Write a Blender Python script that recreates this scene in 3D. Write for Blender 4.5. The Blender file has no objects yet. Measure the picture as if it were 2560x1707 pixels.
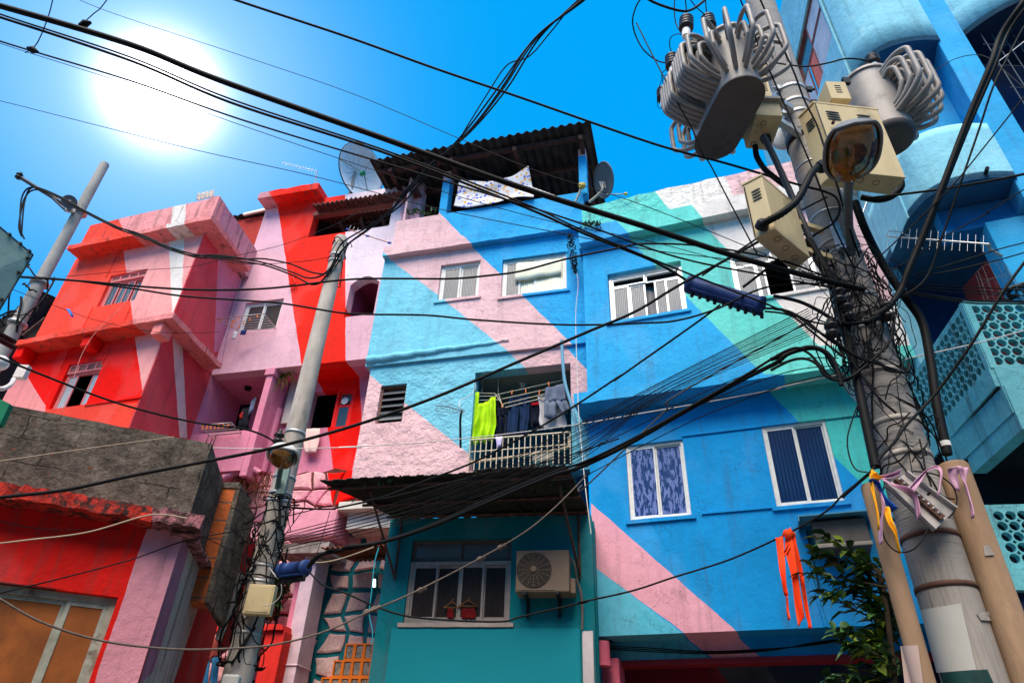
import bpy, math, random
from mathutils import Vector, Matrix, noise
from mathutils.geometry import tessellate_polygon
random.seed(7)
V=Vector
# ---------------------------------------------------------------- camera
F=1731.0; CX,CY=1280.0,853.5; HC=1.6
up=V((102.3,2488.2,F)).normalized(); fw=V((0,0,1)); Yc=(fw-up*fw.dot(up)).normalized(); Xc=Yc.cross(up)
if Xc.x<0: Xc=-Xc
CAM=V((0,0,HC))
def c2w(c): return V((Xc.dot(c),Yc.dot(c),up.dot(c)))
def ray(p): return c2w(V(((p[0]-CX)/F,(CY-p[1])/F,1.0)))
S=bpy.context.scene
cd=bpy.data.cameras.new('camera'); cam=bpy.data.objects.new('camera',cd); S.collection.objects.link(cam)
cd.sensor_width=36; cd.lens=F/2560*36; cd.clip_end=2000; cd.clip_start=0.05
r_,u_,f_=c2w(V((1,0,0))),c2w(V((0,1,0))),c2w(V((0,0,1)))
cam.matrix_world=Matrix(((r_.x,u_.x,-f_.x,0),(r_.y,u_.y,-f_.y,0),(r_.z,u_.z,-f_.z,HC),(0,0,0,1)))
S.camera=cam
# ---------------------------------------------------------------- light
SUN_EL,SUN_AZ=math.radians(58),math.radians(196)      # azimuth from +Y clockwise: behind the camera
sd=V((math.sin(SUN_AZ)*math.cos(SUN_EL),math.cos(SUN_AZ)*math.cos(SUN_EL),math.sin(SUN_EL)))
w=bpy.data.worlds.new('World'); S.world=w; w.use_nodes=True
nt=w.node_tree; nt.nodes.clear()
def nn(t,k,**kw):
    n=t.nodes.new(k)
    for a,b in kw.items(): setattr(n,a,b)
    return n
sky=nn(nt,'ShaderNodeTexSky',sky_type='NISHITA',sun_disc=False,sun_elevation=SUN_EL,sun_rotation=SUN_AZ)
sky.air_density=1.0; sky.dust_density=0.2; sky.ozone_density=3
hs=nn(nt,'ShaderNodeMix',data_type='RGBA',blend_type='MULTIPLY'); hs.inputs[0].default_value=1; hs.inputs[7].default_value=(0.02,0.55,0.75,1)
nt.links.new(sky.outputs[0],hs.inputs[6])
fl=nn(nt,'ShaderNodeMix',data_type='RGBA'); fl.inputs[0].default_value=0.85; fl.inputs[7].default_value=(0.0,0.86,2.15,1); nt.links.new(hs.outputs[2],fl.inputs[6])
# bright air round the sun in the sky (direction in the world, not in the picture)
gs=ray((404,228)).normalized()
tc=nn(nt,'ShaderNodeTexCoord'); nv=nn(nt,'ShaderNodeVectorMath',operation='NORMALIZE'); nt.links.new(tc.outputs['Generated'],nv.inputs[0])
dp=nn(nt,'ShaderNodeVectorMath',operation='DOT_PRODUCT'); dp.inputs[1].default_value=gs; nt.links.new(nv.outputs[0],dp.inputs[0])
ac=nn(nt,'ShaderNodeMath',operation='ARCCOSINE'); nt.links.new(dp.outputs['Value'],ac.inputs[0])
def glow(width,amp):
    a=nn(nt,'ShaderNodeMath',operation='DIVIDE'); a.inputs[1].default_value=width; nt.links.new(ac.outputs[0],a.inputs[0])
    b=nn(nt,'ShaderNodeMath',operation='POWER'); b.inputs[1].default_value=2; nt.links.new(a.outputs[0],b.inputs[0])
    c=nn(nt,'ShaderNodeMath',operation='MULTIPLY'); c.inputs[1].default_value=-1; nt.links.new(b.outputs[0],c.inputs[0])
    d=nn(nt,'ShaderNodeMath',operation='EXPONENT'); nt.links.new(c.outputs[0],d.inputs[0])
    e=nn(nt,'ShaderNodeMath',operation='MULTIPLY'); e.inputs[1].default_value=amp; nt.links.new(d.outputs[0],e.inputs[0]); return e
g1,g2=glow(0.047,12.0),glow(0.18,0.95)
ad=nn(nt,'ShaderNodeMath',operation='ADD'); nt.links.new(g1.outputs[0],ad.inputs[0]); nt.links.new(g2.outputs[0],ad.inputs[1])
cr=nn(nt,'ShaderNodeMix',data_type='RGBA',blend_type='ADD',clamp_result=False); cr.inputs[0].default_value=1
sc=nn(nt,'ShaderNodeVectorMath',operation='SCALE'); sc.inputs[0].default_value=(1,0.95,0.9); nt.links.new(ad.outputs[0],sc.inputs['Scale'])
nt.links.new(fl.outputs[2],cr.inputs[6]); nt.links.new(sc.outputs[0],cr.inputs[7])
bg=nn(nt,'ShaderNodeBackground'); bg.inputs[1].default_value=0.10; nt.links.new(cr.outputs[2],bg.inputs[0])
wo=nn(nt,'ShaderNodeOutputWorld'); nt.links.new(bg.outputs[0],wo.inputs[0])
sl=bpy.data.lights.new('sun','SUN'); sl.energy=1.5; sl.angle=math.radians(45); sl.color=(1,0.86,0.70)
so=bpy.data.objects.new('sun',sl); S.collection.objects.link(so); so.rotation_euler=(-sd).to_track_quat('-Z','Y').to_euler(); so.location=(0,-5,20)
S.view_settings.view_transform='Standard'; S.view_settings.look='None'; S.view_settings.gamma=1; S.view_settings.use_curve_mapping=False
S.view_settings.exposure=2.22
S.render.engine='CYCLES'; S.cycles.max_bounces=6
# ---------------------------------------------------------------- picture frames used to read positions
def fr(x0,y0,wd,zw):
    s=wd/zw
    return lambda x,y:(x0+x*s,y0+y*s)
A=fr(0,380,900,2016);B=fr(0,980,900,1941);C=fr(850,280,800,2023);D=fr(850,850,700,1996);E=fr(650,1100,900,2325)
Fz=fr(1450,380,750,2063);G=fr(1450,900,800,1554);H=fr(1600,0,960,2150);I=fr(1950,600,610,1594);J=fr(1950,1100,610,1576);K=fr(0,0,700,2195);L=fr(480,950,500,1036);T=fr(0,0,2560,2352)
M=fr(1940,0,620,2352);N=fr(2080,380,480,1792);O=fr(0,540,260,755);P=fr(1580,0,520,1941);Q=fr(500,880,440,2156);R=fr(620,440,440,1500)
def aty(p,y): r=ray(p); return CAM+r*(y/r.y)
def atz(p,z): r=ray(p); return CAM+r*((z-HC)/r.z)
class Pl:                                                # a vertical wall plane: u runs right, z up, k out towards the street
    def __init__(s,O_,az):
        a=math.radians(az); s.O=V((O_.x,O_.y,0)); s.d=-V((math.sin(a),math.cos(a),0)); s.n=V((s.d.y,-s.d.x,0))
    def uz(s,p,k=0):
        r=ray(p); t=(s.O+s.n*k-CAM).dot(s.n)/r.dot(s.n); q=CAM+r*t
        return ((q-s.O).dot(s.d),q.z)
    def at(s,u,z,k=0): return V((s.O.x,s.O.y,0))+s.d*u+s.n*k+V((0,0,z))
    def px(s,p,k=0): return s.at(*s.uz(p,k),k)
    def rect(s,pa,pb,k=0):
        a,b=s.uz(pa,k),s.uz(pb,k); return (min(a[0],b[0]),min(a[1],b[1]),max(a[0],b[0]),max(a[1],b[1]))
    def kfor(s,p,z): q=atz(p,z); return (q-s.O).dot(s.n)
# ---------------------------------------------------------------- mesh builder
class MB:
    def __init__(s): s.v=[];s.f=[];s.sm=[];s.mi=[]
    def add(s,vs,fs,smooth=False,mi=0):
        o=len(s.v); s.v+=[V(x) for x in vs]
        for f in fs: s.f.append([i+o for i in f]); s.sm.append(smooth); s.mi.append(mi)
        return s
    def box(s,c,ax,ay,az,mi=0):                          # corner + three edge vectors
        c,ax,ay,az=V(c),V(ax),V(ay),V(az)
        vs=[c,c+ax,c+ax+ay,c+ay,c+az,c+ax+az,c+ax+ay+az,c+ay+az]
        return s.add(vs,[(0,3,2,1),(4,5,6,7),(0,1,5,4),(1,2,6,5),(2,3,7,6),(3,0,4,7)],mi=mi)
    def pbox(s,pl,u0,z0,u1,z1,k0,k1,mi=0):               # box on a wall plane
        return s.box(pl.at(u0,z0,k0),pl.d*(u1-u0),pl.n*(k1-k0),V((0,0,z1-z0)),mi)
    def prism(s,pts,vec,mi=0,smooth=False):
        n=len(pts); vec=V(vec); pts=[V(p) for p in pts]
        if smooth: s.add(pts+[p+vec for p in pts],[tuple(range(n))[::-1],tuple(range(n,2*n))],mi=mi); s.add(pts+[p+vec for p in pts],[],mi=mi)
        else: s.add(pts+[p+vec for p in pts],[tuple(range(n))[::-1],tuple(range(n,2*n))],mi=mi)
        o=len(s.v)-2*n
        for i in range(n): s.f.append([o+i,o+(i+1)%n,o+n+(i+1)%n,o+n+i]); s.sm.append(smooth); s.mi.append(mi)
        return s
    def tube(s,pts,r,n=8,caps=True,mi=0,rs=None):
        pts=[V(p) for p in pts]; m=len(pts); vs=[];ref=None
        for i,p in enumerate(pts):
            t=(pts[min(i+1,m-1)]-pts[max(i-1,0)])
            t=t.normalized() if t.length>1e-9 else V((0,0,1))
            if ref is None: ref=t.orthogonal().normalized()
            ref=(ref-t*ref.dot(t)); ref=ref.normalized() if ref.length>1e-6 else t.orthogonal().normalized()
            b=t.cross(ref); rr=rs[i] if rs else r
            vs+=[p+(ref*math.cos(2*math.pi*j/n)+b*math.sin(2*math.pi*j/n))*rr for j in range(n)]
        fs=[(i*n+j,i*n+(j+1)%n,(i+1)*n+(j+1)%n,(i+1)*n+j) for i in range(m-1) for j in range(n)]
        s.add(vs,fs,True,mi)
        if caps:
            o=len(s.v)-m*n; A_=[V(x) for x in s.v[o:o+n]]; B_=[V(x) for x in s.v[o+(m-1)*n:o+m*n]]; s.add(A_,[tuple(range(n))[::-1]],False,mi); s.add(B_,[tuple(range(n))],False,mi)
        return s
    def lathe(s,p0,axis,prof,n=20,mi=0):                 # prof: (distance along axis, radius)
        ax=V(axis).normalized(); p0=V(p0); e=ax.orthogonal().normalized(); b=ax.cross(e); vs=[]
        for h,r in prof: vs+=[p0+ax*h+(e*math.cos(2*math.pi*j/n)+b*math.sin(2*math.pi*j/n))*max(r,1e-4) for j in range(n)]
        m=len(prof); s.add(vs,[(i*n+j,i*n+(j+1)%n,(i+1)*n+(j+1)%n,(i+1)*n+j) for i in range(m-1) for j in range(n)],True,mi)
        o=len(s.v)-m*n; A_=[V(x) for x in s.v[o:o+n]]; B_=[V(x) for x in s.v[o+(m-1)*n:o+m*n]]; s.add(A_,[tuple(range(n))[::-1]],False,mi); s.add(B_,[tuple(range(n))],False,mi)
        return s
    def slab(s,pl,outer,holes,k,th,mi=0):                # wall with openings; outer, holes: lists of (u,z)
        loops=[outer]+holes; flat=[q for l in loops for q in l]
        tri=tessellate_polygon([[V((a,b,0)) for a,b in l] for l in loops])
        n=len(flat); vs=[pl.at(a,b,k) for a,b in flat]+[pl.at(a,b,k-th) for a,b in flat]
        fs=[]
        for t in tri:
            a,b,c=[flat[i] for i in t]
            if (b[0]-a[0])*(c[1]-a[1])-(b[1]-a[1])*(c[0]-a[0])<0: t=t[::-1]
            fs.append(tuple(t)); fs.append(tuple(i+n for i in t[::-1]))
        o=0
        for l in loops:
            m=len(l); ar=sum(l[i][0]*l[(i+1)%m][1]-l[(i+1)%m][0]*l[i][1] for i in range(m))
            if (ar>0)==(l is outer): sg=1
            else: sg=-1
            for i in range(m):
                q=(o+i,o+i+n,o+(i+1)%m+n,o+(i+1)%m); fs.append(q if sg>0 else q[::-1])
            o+=m
        return s.add(vs,fs,mi=mi)
    def build(s,name,mats,parent=None,bevel=0,label=None,cat=None,group=None,kind=None,loc=None,subd=0,auto=False):
        me=bpy.data.meshes.new(name); ob=bpy.data.objects.new(name,me); S.collection.objects.link(ob)
        if parent is not None:
            b=V((0,0,0)); q=parent
            while q is not None: b=b+q.location; q=q.parent
            ob.parent=parent
        else:
            if loc is None:
                xs=[v.x for v in s.v];ys=[v.y for v in s.v];zs=[v.z for v in s.v]
                loc=((min(xs)+max(xs))/2,(min(ys)+max(ys))/2,min(zs))
            b=V(loc); ob.location=b
        me.from_pydata([v-b for v in s.v],[],s.f); me.polygons.foreach_set('use_smooth',s.sm); me.polygons.foreach_set('material_index',s.mi)
        for m in (mats if isinstance(mats,(list,tuple)) else [mats]): me.materials.append(m)
        me.update()
        if bevel:
            md=ob.modifiers.new('bevel','BEVEL'); md.width=bevel; md.segments=2; md.limit_method='ANGLE'; md.angle_limit=math.radians(40)
        if subd:
            md=ob.modifiers.new('sub','SUBSURF'); md.levels=subd; md.render_levels=subd
        tag(ob,label,cat,group,kind); return ob
def tag(o,label=None,cat=None,group=None,kind=None):
    for k,v in (('label',label),('category',cat),('group',group),('kind',kind)):
        if v: o[k]=v
    return o
def thing(name,loc,label,cat,group=None):
    o=bpy.data.objects.new(name,None); S.collection.objects.link(o); o.location=V(loc); o.empty_display_size=0.1
    return tag(o,label,cat,group)
def wob(a): return random.uniform(-a,a)
def roughbar(mb,a,b,ex,ey,seg=0.12,j=0.006,mi=0):        # hand-cast bar from a to b with cross-section edges ex,ey
    a,b,ex,ey=V(a),V(b),V(ex),V(ey); n=max(2,int((b-a).length/seg)); vs=[]
    def J(): return V((wob(j),wob(j),wob(j)))
    for i in range(n+1):
        c=a.lerp(b,i/n); vs+=[c+J(),c+ex+J(),c+ex+ey+J(),c+ey+J()]
    fs=[(0,1,2,3)[::-1],(4*n,4*n+1,4*n+2,4*n+3)]
    for i in range(n):
        for q in range(4): fs.append((4*i+q,4*i+(q+1)%4,4*i+4+(q+1)%4,4*i+4+q))
    return mb.add(vs,[tuple(f) for f in fs],mi=mi)
def fixn(ob):
    import bmesh
    bm=bmesh.new(); bm.from_mesh(ob.data); bmesh.ops.recalc_face_normals(bm,faces=bm.faces); bm.to_mesh(ob.data); bm.free(); return ob
def smooth_path(pts,sub=6):
    pts=[V(p) for p in pts]; out=[]
    for i in range(len(pts)-1):
        p0,p1,p2,p3=pts[max(i-1,0)],pts[i],pts[i+1],pts[min(i+2,len(pts)-1)]
        for k in range(sub):
            t=k/sub; out.append(0.5*((2*p1)+(p2-p0)*t+(2*p0-5*p1+4*p2-p3)*t*t+(3*p1-p0-3*p2+p3)*t**3))
    return out+[pts[-1]]
# ---------------------------------------------------------------- materials
MATS={}
def basemat(name):
    m=bpy.data.materials.new(name); m.use_nodes=True; t=m.node_tree; return m,t,t.nodes['Principled BSDF']
def mathn(t,op,a,b=None):
    n=nn(t,'ShaderNodeMath',operation=op)
    for i,x in enumerate((a,b)):
        if x is None: continue
        if isinstance(x,(int,float)): n.inputs[i].default_value=x
        else: t.links.new(x,n.inputs[i])
    return n.outputs[0]
def mixc(t,f,a,b,mode='MIX'):
    n=nn(t,'ShaderNodeMix',data_type='RGBA',blend_type=mode)
    for i,x in ((0,f),(6,a),(7,b)):
        if isinstance(x,(int,float)): n.inputs[i].default_value=x
        elif isinstance(x,tuple): n.inputs[i].default_value=(*x[:3],1)
        else: t.links.new(x,n.inputs[i])
    return n.outputs[2]
def noisen(t,vec,scale,detail=4,rough=0.55,out=0):
    n=nn(t,'ShaderNodeTexNoise'); n.inputs['Scale'].default_value=scale; n.inputs['Detail'].default_value=detail; n.inputs['Roughness'].default_value=rough
    t.links.new(vec,n.inputs['Vector']); return n.outputs[out]
def ramp(t,f,stops):
    n=nn(t,'ShaderNodeValToRGB'); e=n.color_ramp.elements
    while len(e)<len(stops): e.new(0.5)
    for x,(p,c) in zip(e,stops): x.position=p; x.color=(*c,1) if isinstance(c,tuple) else (c,c,c,1)
    t.links.new(f,n.inputs[0]); return n.outputs[0]
def geo(t): return nn(t,'ShaderNodeNewGeometry').outputs['Position']
def vscale(t,vec,s):
    n=nn(t,'ShaderNodeVectorMath',operation='MULTIPLY'); n.inputs[1].default_value=s; t.links.new(vec,n.inputs[0]); return n.outputs[0]
def bumpn(t,bs,h,strength,dist):
    b=nn(t,'ShaderNodeBump'); b.inputs['Strength'].default_value=strength; b.inputs['Distance'].default_value=dist
    t.links.new(h,b.inputs['Height']); t.links.new(b.outputs[0],bs.inputs['Normal']); return b
def plain(name,col,rough=0.7,metal=0,var=0.15,vs=8.0,bump=0.0,bs_=40,dist=0.01,col2=None,c2amt=(0.55,0.7),stretch=None,spec=0.22):
    if name in MATS: return MATS[name]
    m,t,b=basemat(name); g=geo(t)
    if stretch: g=vscale(t,g,stretch)
    n=noisen(t,g,vs,5)
    f=ramp(t,n,[(0.3,(1-var,)*3),(0.7,(1+var*0.6,)*3)])
    c=mixc(t,1.0,tuple(col),f,'MULTIPLY')
    if col2:
        n2=noisen(t,g,vs*0.45,7,0.7); c=mixc(t,ramp(t,n2,[(c2amt[0],0.0),(c2amt[1],1.0)]),c,tuple(col2))
    t.links.new(c,b.inputs['Base Color']); b.inputs['Roughness'].default_value=rough; b.inputs['Metallic'].default_value=metal; b.inputs['Specular IOR Level'].default_value=spec
    if bump: bumpn(t,b,noisen(t,g,bs_,5),bump,dist)
    MATS[name]=m; return m
def halfplanes(t,pos,pl,pts,k=0):
    uz=[pl.uz(p,k) if isinstance(p,tuple) and len(p)==2 else p[:2] for p in pts]
    return halfuz(t,pos,pl,uz)
def halfuz(t,pos,pl,uz):
    cu=sum(a for a,b in uz)/len(uz); cz=sum(b for a,b in uz)/len(uz); acc=None
    for i in range(len(uz)):
        (a0,b0),(a1,b1)=uz[i],uz[(i+1)%len(uz)]
        nu,nz=-(b1-b0),(a1-a0); l=math.hypot(nu,nz)
        if l<1e-6: continue
        nu/=l;nz/=l; c=nu*a0+nz*b0
        if nu*cu+nz*cz<c: nu,nz,c=-nu,-nz,-c
        nv_=pl.d*nu; off=c+pl.O.dot(nv_)
        d=nn(t,'ShaderNodeVectorMath',operation='DOT_PRODUCT'); d.inputs[1].default_value=(nv_.x,nv_.y,nz); t.links.new(pos,d.inputs[0])
        g=mathn(t,'GREATER_THAN',d.outputs['Value'],off)
        acc=g if acc is None else mathn(t,'MULTIPLY',acc,g)
    return acc
def mural(name,pl,default,regions,bump=0.35,coarse=0.5,drip=0.10,fine=60,rough=0.75,dirt=(0.06,0.05,0.045),dirtamt=0.25,k=0,patch=None):
    m,t,b=basemat(name); g=geo(t)
    nz_=noisen(t,g,3.0,3,0.5,out=1); wv=nn(t,'ShaderNodeVectorMath',operation='SUBTRACT'); wv.inputs[1].default_value=(0.5,0.5,0.5); t.links.new(nz_,wv.inputs[0])
    ws=nn(t,'ShaderNodeVectorMath',operation='SCALE'); ws.inputs['Scale'].default_value=0.035; t.links.new(wv.outputs[0],ws.inputs[0])
    pa=nn(t,'ShaderNodeVectorMath',operation='ADD'); t.links.new(g,pa.inputs[0]); t.links.new(ws.outputs[0],pa.inputs[1]); pos=pa.outputs[0]
    c=tuple(default)
    for col,pts in regions: c=mixc(t,halfplanes(t,pos,pl,pts,k),c,tuple(col))
    n1=noisen(t,g,1.3,4); c=mixc(t,1.0,c,ramp(t,n1,[(0.3,(0.84,)*3),(0.7,(1.05,)*3)]),'MULTIPLY')
    n5=noisen(t,g,14,6,0.7); c=mixc(t,1.0,c,ramp(t,n5,[(0.35,(0.93,)*3),(0.65,(1.03,)*3)]),'MULTIPLY')
    st=noisen(t,vscale(t,g,(9,9,0.7)),1.0,5,0.65)          # rain streaks
    c=mixc(t,mathn(t,'MULTIPLY',ramp(t,st,[(0.52,0.0),(0.75,1.0)]),drip*3.2),c,tuple(dirt))
    d2=noisen(t,g,5.5,9,0.8)                              # scuffs and chips
    c=mixc(t,mathn(t,'MULTIPLY',ramp(t,d2,[(0.66,0.0),(0.72,1.0)]),dirtamt*1.9),c,tuple(dirt))
    ck=mathn(t,'ABSOLUTE',mathn(t,'SUBTRACT',noisen(t,g,2.1,6,0.6),0.5)); ckm=mathn(t,'MULTIPLY',ramp(t,ck,[(0.0015,1.0),(0.006,0.0)]),ramp(t,noisen(t,g,0.9,2),[(0.50,0.0),(0.60,1.0)]))
    c=mixc(t,mathn(t,'MULTIPLY',ckm,0.45),c,tuple(x*0.3 for x in dirt))
    pt=ramp(t,noisen(t,vscale(t,g,(1.6,1.6,1.1)),1.0,3,0.4),[(0.52,0.0),(0.60,1.0)]); c=mixc(t,mathn(t,'MULTIPLY',pt,0.03),c,(0.75,0.75,0.75))
    if patch: c=mixc(t,mathn(t,'MULTIPLY',ramp(t,noisen(t,g,patch[1],5,0.7),[(0.58,0.0),(0.63,1.0)]),patch[2]),c,patch[0])
    t.links.new(c,b.inputs['Base Color']); b.inputs['Roughness'].default_value=rough; b.inputs['Specular IOR Level'].default_value=0.08
    h1=noisen(t,g,4.0,7,0.62); h2=noisen(t,g,fine,4,0.6); h4=noisen(t,g,18,5,0.6)
    h=mathn(t,'ADD',mathn(t,'MULTIPLY',h1,coarse*3.0),mathn(t,'ADD',mathn(t,'MULTIPLY',h4,coarse*0.8),mathn(t,'MULTIPLY',h2,0.22)))
    bumpn(t,b,h,bump*0.78,0.035); MATS[name]=m; return m
def ribbed(name,d,col=(0.12,0.125,0.13),hi=(0.34,0.35,0.36),freq=170,rough=0.22,patch=None,spec=0.5):
    m,t,b=basemat(name); g=geo(t)
    dd=nn(t,'ShaderNodeVectorMath',operation='DOT_PRODUCT'); dd.inputs[1].default_value=d; t.links.new(g,dd.inputs[0])
    s=mathn(t,'SINE',mathn(t,'MULTIPLY',dd.outputs['Value'],freq)); s01=mathn(t,'ADD',mathn(t,'MULTIPLY',s,0.5),0.5)
    big=noisen(t,vscale(t,g,(3,3,1.2)),1.4,4,0.6)
    f=mathn(t,'MULTIPLY',s01,ramp(t,big,[(0.3,0.25),(0.65,1.0)]))
    c=mixc(t,f,col,hi)
    if patch: c=mixc(t,ramp(t,noisen(t,vscale(t,g,(30,30,8)),1.0,5,0.6),[(patch[1],0.0),(patch[1]+0.02,1.0)]),c,patch[0])
    t.links.new(c,b.inputs['Base Color']); b.inputs['Roughness'].default_value=rough; b.inputs['Specular IOR Level'].default_value=spec
    bumpn(t,b,s01,0.35,0.006); MATS[name]=m; return m
def emis(name,col,st):
    m,t,b=basemat(name); b.inputs['Emission Color'].default_value=(*col,1); b.inputs['Emission Strength'].default_value=st; b.inputs['Base Color'].default_value=(*col,1); return m
RED=(0.92,0.006,0.002);RED2=(0.90,0.022,0.010);CORAL=(0.74,0.085,0.10);PINKL=(0.90,0.30,0.29);SALM=(0.92,0.07,0.04);MAUVE=(0.72,0.24,0.35);MAGEN=(0.55,0.10,0.20)
PALE=(0.80,0.46,0.54);PALE2=(0.82,0.52,0.53);WHT=(0.82,0.76,0.70);LBLUE=(0.19,0.58,0.72);BLUE=(0.03,0.40,0.78);BLUE_SHADED=(0.008,0.30,0.68);TURQ=(0.14,0.66,0.58);TURQ_SHADED=(0.05,0.55,0.50);CYAN=(0.10,0.50,0.66);PINK3=(0.78,0.36,0.44);TEAL=(0.004,0.17,0.20)
concrete=plain('weathered_concrete',(0.33,0.31,0.28),0.9,var=0.28,vs=6,bump=0.3,bs_=60,stretch=(1,1,0.6),col2=(0.20,0.185,0.165))
cable=plain('black_cable',(0.008,0.008,0.008),0.6,var=0.2,vs=20,spec=0.12)
cable_grey=plain('grey_cable',(0.10,0.095,0.085),0.7,var=0.25,vs=20)
whitewire=plain('pale_wire',(0.62,0.58,0.54),0.6)
alu=plain('window_aluminium',(0.72,0.72,0.70),0.35,metal=0.35,var=0.12,vs=12,col2=(0.42,0.38,0.30),c2amt=(0.66,0.76))
wframe=plain('white_frame_paint',(0.78,0.77,0.72),0.45,var=0.12,vs=14,col2=(0.36,0.31,0.22),c2amt=(0.66,0.74))
dark=plain('dark_interior',(0.010,0.010,0.012),0.9,var=0.3,vs=3)
darkb=plain('dark_blue_interior',(0.006,0.012,0.022),0.9)
galv=plain('galvanised_steel',(0.45,0.46,0.46),0.45,metal=0.6,var=0.3,vs=14,col2=(0.25,0.22,0.19))
rust=plain('rusty_steel',(0.10,0.05,0.035),0.85,var=0.4,vs=12,bump=0.2)
beige=plain('beige_box_paint',(0.57,0.455,0.25),0.5,var=0.13,vs=6,bump=0.04,bs_=12,col2=(0.34,0.27,0.15),c2amt=(0.55,0.70),stretch=(1,1,0.35))
tgrey=plain('transformer_grey',(0.31,0.28,0.255),0.42,var=0.15,vs=6,bump=0.05,bs_=18,col2=(0.17,0.15,0.135),c2amt=(0.6,0.75))
blackm=plain('black_fitting',(0.014,0.014,0.015),0.5)
ins=plain('dark_porcelain',(0.035,0.03,0.03),0.28,var=0.2)
asb=plain('mossy_corrugated_sheet',(0.032,0.027,0.025),0.92,var=0.5,vs=5,bump=0.6,bs_=28,col2=(0.018,0.03,0.014),c2amt=(0.5,0.66))
asb2=plain('sooty_corrugated_sheet',(0.045,0.036,0.033),0.95,var=0.55,vs=4,bump=0.5,bs_=26,col2=(0.09,0.045,0.035),c2amt=(0.6,0.72))
# ---------------------------------------------------------------- building helpers
def hole(r): return [(r[0],r[1]),(r[2],r[1]),(r[2],r[3]),(r[0],r[3])]
def room(par,pl,r,k0,depth,mat=None,m=0.05,name='room'):  # box of dark space behind an opening, open to the street
    u0,z0,u1,z1=r[0]-m,r[1]-m,r[2]+m,r[3]+m; a=MB()
    c=[pl.at(u,z,k) for k in (k0,k0-depth) for u,z in ((u0,z0),(u1,z0),(u1,z1),(u0,z1))]
    a.add(c,[(4,5,6,7),(0,1,5,4)[::-1],(3,2,6,7),(0,3,7,4),(1,2,6,5)[::-1]])
    return a.build(name,mat or dark,par)
def window(par,pl,r,k,n=2,fw_=0.045,fmat=None,gmat=None,th=0.05,sill=None,cells=None,label=None,kw=0.0):
    """frame set at depth k (negative is into the wall); cells: list of (u0,z0,u1,z1) fractions, each a pane"""
    u0,z0,u1,z1=r; W,Hh=u1-u0,z1-z0; fm=fmat or alu
    f=MB(); f.pbox(pl,u0,z0,u0+fw_,z1,k-th,k); f.pbox(pl,u1-fw_,z0,u1,z1,k-th,k); f.pbox(pl,u0+fw_,z0,u1-fw_,z0+fw_,k-th,k-0.002); f.pbox(pl,u0+fw_,z1-fw_,u1-fw_,z1,k-th,k-0.002)
    fo=f.build('window',fm,par,bevel=0.004,label=label)
    cells=cells or [(i/n,0,(i+1)/n,1) for i in range(n)]
    iu0,iz0,iu1,iz1=u0+fw_,z0+fw_,u1-fw_,z1-fw_
    for i,c in enumerate(cells):
        a0=iu0+(iu1-iu0)*c[0]; a1=iu0+(iu1-iu0)*c[2]; b0=iz0+(iz1-iz0)*c[1]; b1=iz0+(iz1-iz0)*c[3]
        kk=k-0.008-(0.022 if i%2 else 0); w_=fw_*0.62; s=MB()
        s.pbox(pl,a0,b0,a0+w_,b1,kk-0.02,kk); s.pbox(pl,a1-w_,b0,a1,b1,kk-0.02,kk); s.pbox(pl,a0+w_,b0,a1-w_,b0+w_,kk-0.02,kk-0.001); s.pbox(pl,a0+w_,b1-w_,a1-w_,b1,kk-0.02,kk-0.001)
        s.build('sash',fm,fo,bevel=0.003)
        g=c[4] if len(c)>4 else gmat
        if g: MB().pbox(pl,a0+w_*0.5,b0+w_*0.5,a1-w_*0.5,b1-w_*0.5,kk-0.014,kk-0.009).build('pane',g,fo)
    if sill:
        q=MB(); roughbar(q,pl.at(u0-0.05,z0-0.05,k-th-0.02),pl.at(u1+0.05,z0-0.05,k-th-0.02),pl.n*(kw-k+th+0.02+0.03),V((0,0,0.045)),j=0.002); fixn(q.build('window_sill',sill,par))
    return fo
def corr(mb,a,b,c,pitch=0.177,amp=0.025,th=0.008,n=None,droop=0.0,jag=0.0):
    """corrugated sheet: a->b is the wavy edge, a->c runs along the ridges"""
    a,b,c=V(a),V(b),V(c); e=b-a; d=c-a; nrm=e.cross(d).normalized(); 
    if nrm.z<0: nrm=-nrm
    m=max(8,int(e.length/pitch*8)); rows=10; vs=[]
    for r in range(rows+1):
        for i in range(m+1):
            t=i/m; j=jag*(noise.noise(V((t*9,0,3)))) if r==rows or r==0 else 0
            f=r/rows+ (j if r==0 else -j)
            p=a+e*t+d*f+nrm*(amp*math.sin(2*math.pi*t*e.length/pitch)+droop*math.sin(3*t+f*2)*0.5+0.006*noise.noise(V((t*14,f*5,1))))
            vs.append(p)
    fs=[(r*(m+1)+i,r*(m+1)+i+1,(r+1)*(m+1)+i+1,(r+1)*(m+1)+i) for r in range(rows) for i in range(m)]
    o=len(vs); vs2=[v+nrm*th for v in vs]; fs2=[tuple(x+o for x in f[::-1]) for f in fs]
    ed=[]
    for i in range(m): ed.append((i,i+o,i+1+o,i+1)); q=rows*(m+1)+i; ed.append((q,q+1,q+1+o,q+o))
    for r in range(rows): q=r*(m+1); p=q+m+1; ed.append((q,p,p+o,q+o)); ed.append((q+m,q+m+o,p+m+o,p+m))
    mb.add(vs+vs2,fs+fs2+ed,True); return mb
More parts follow.
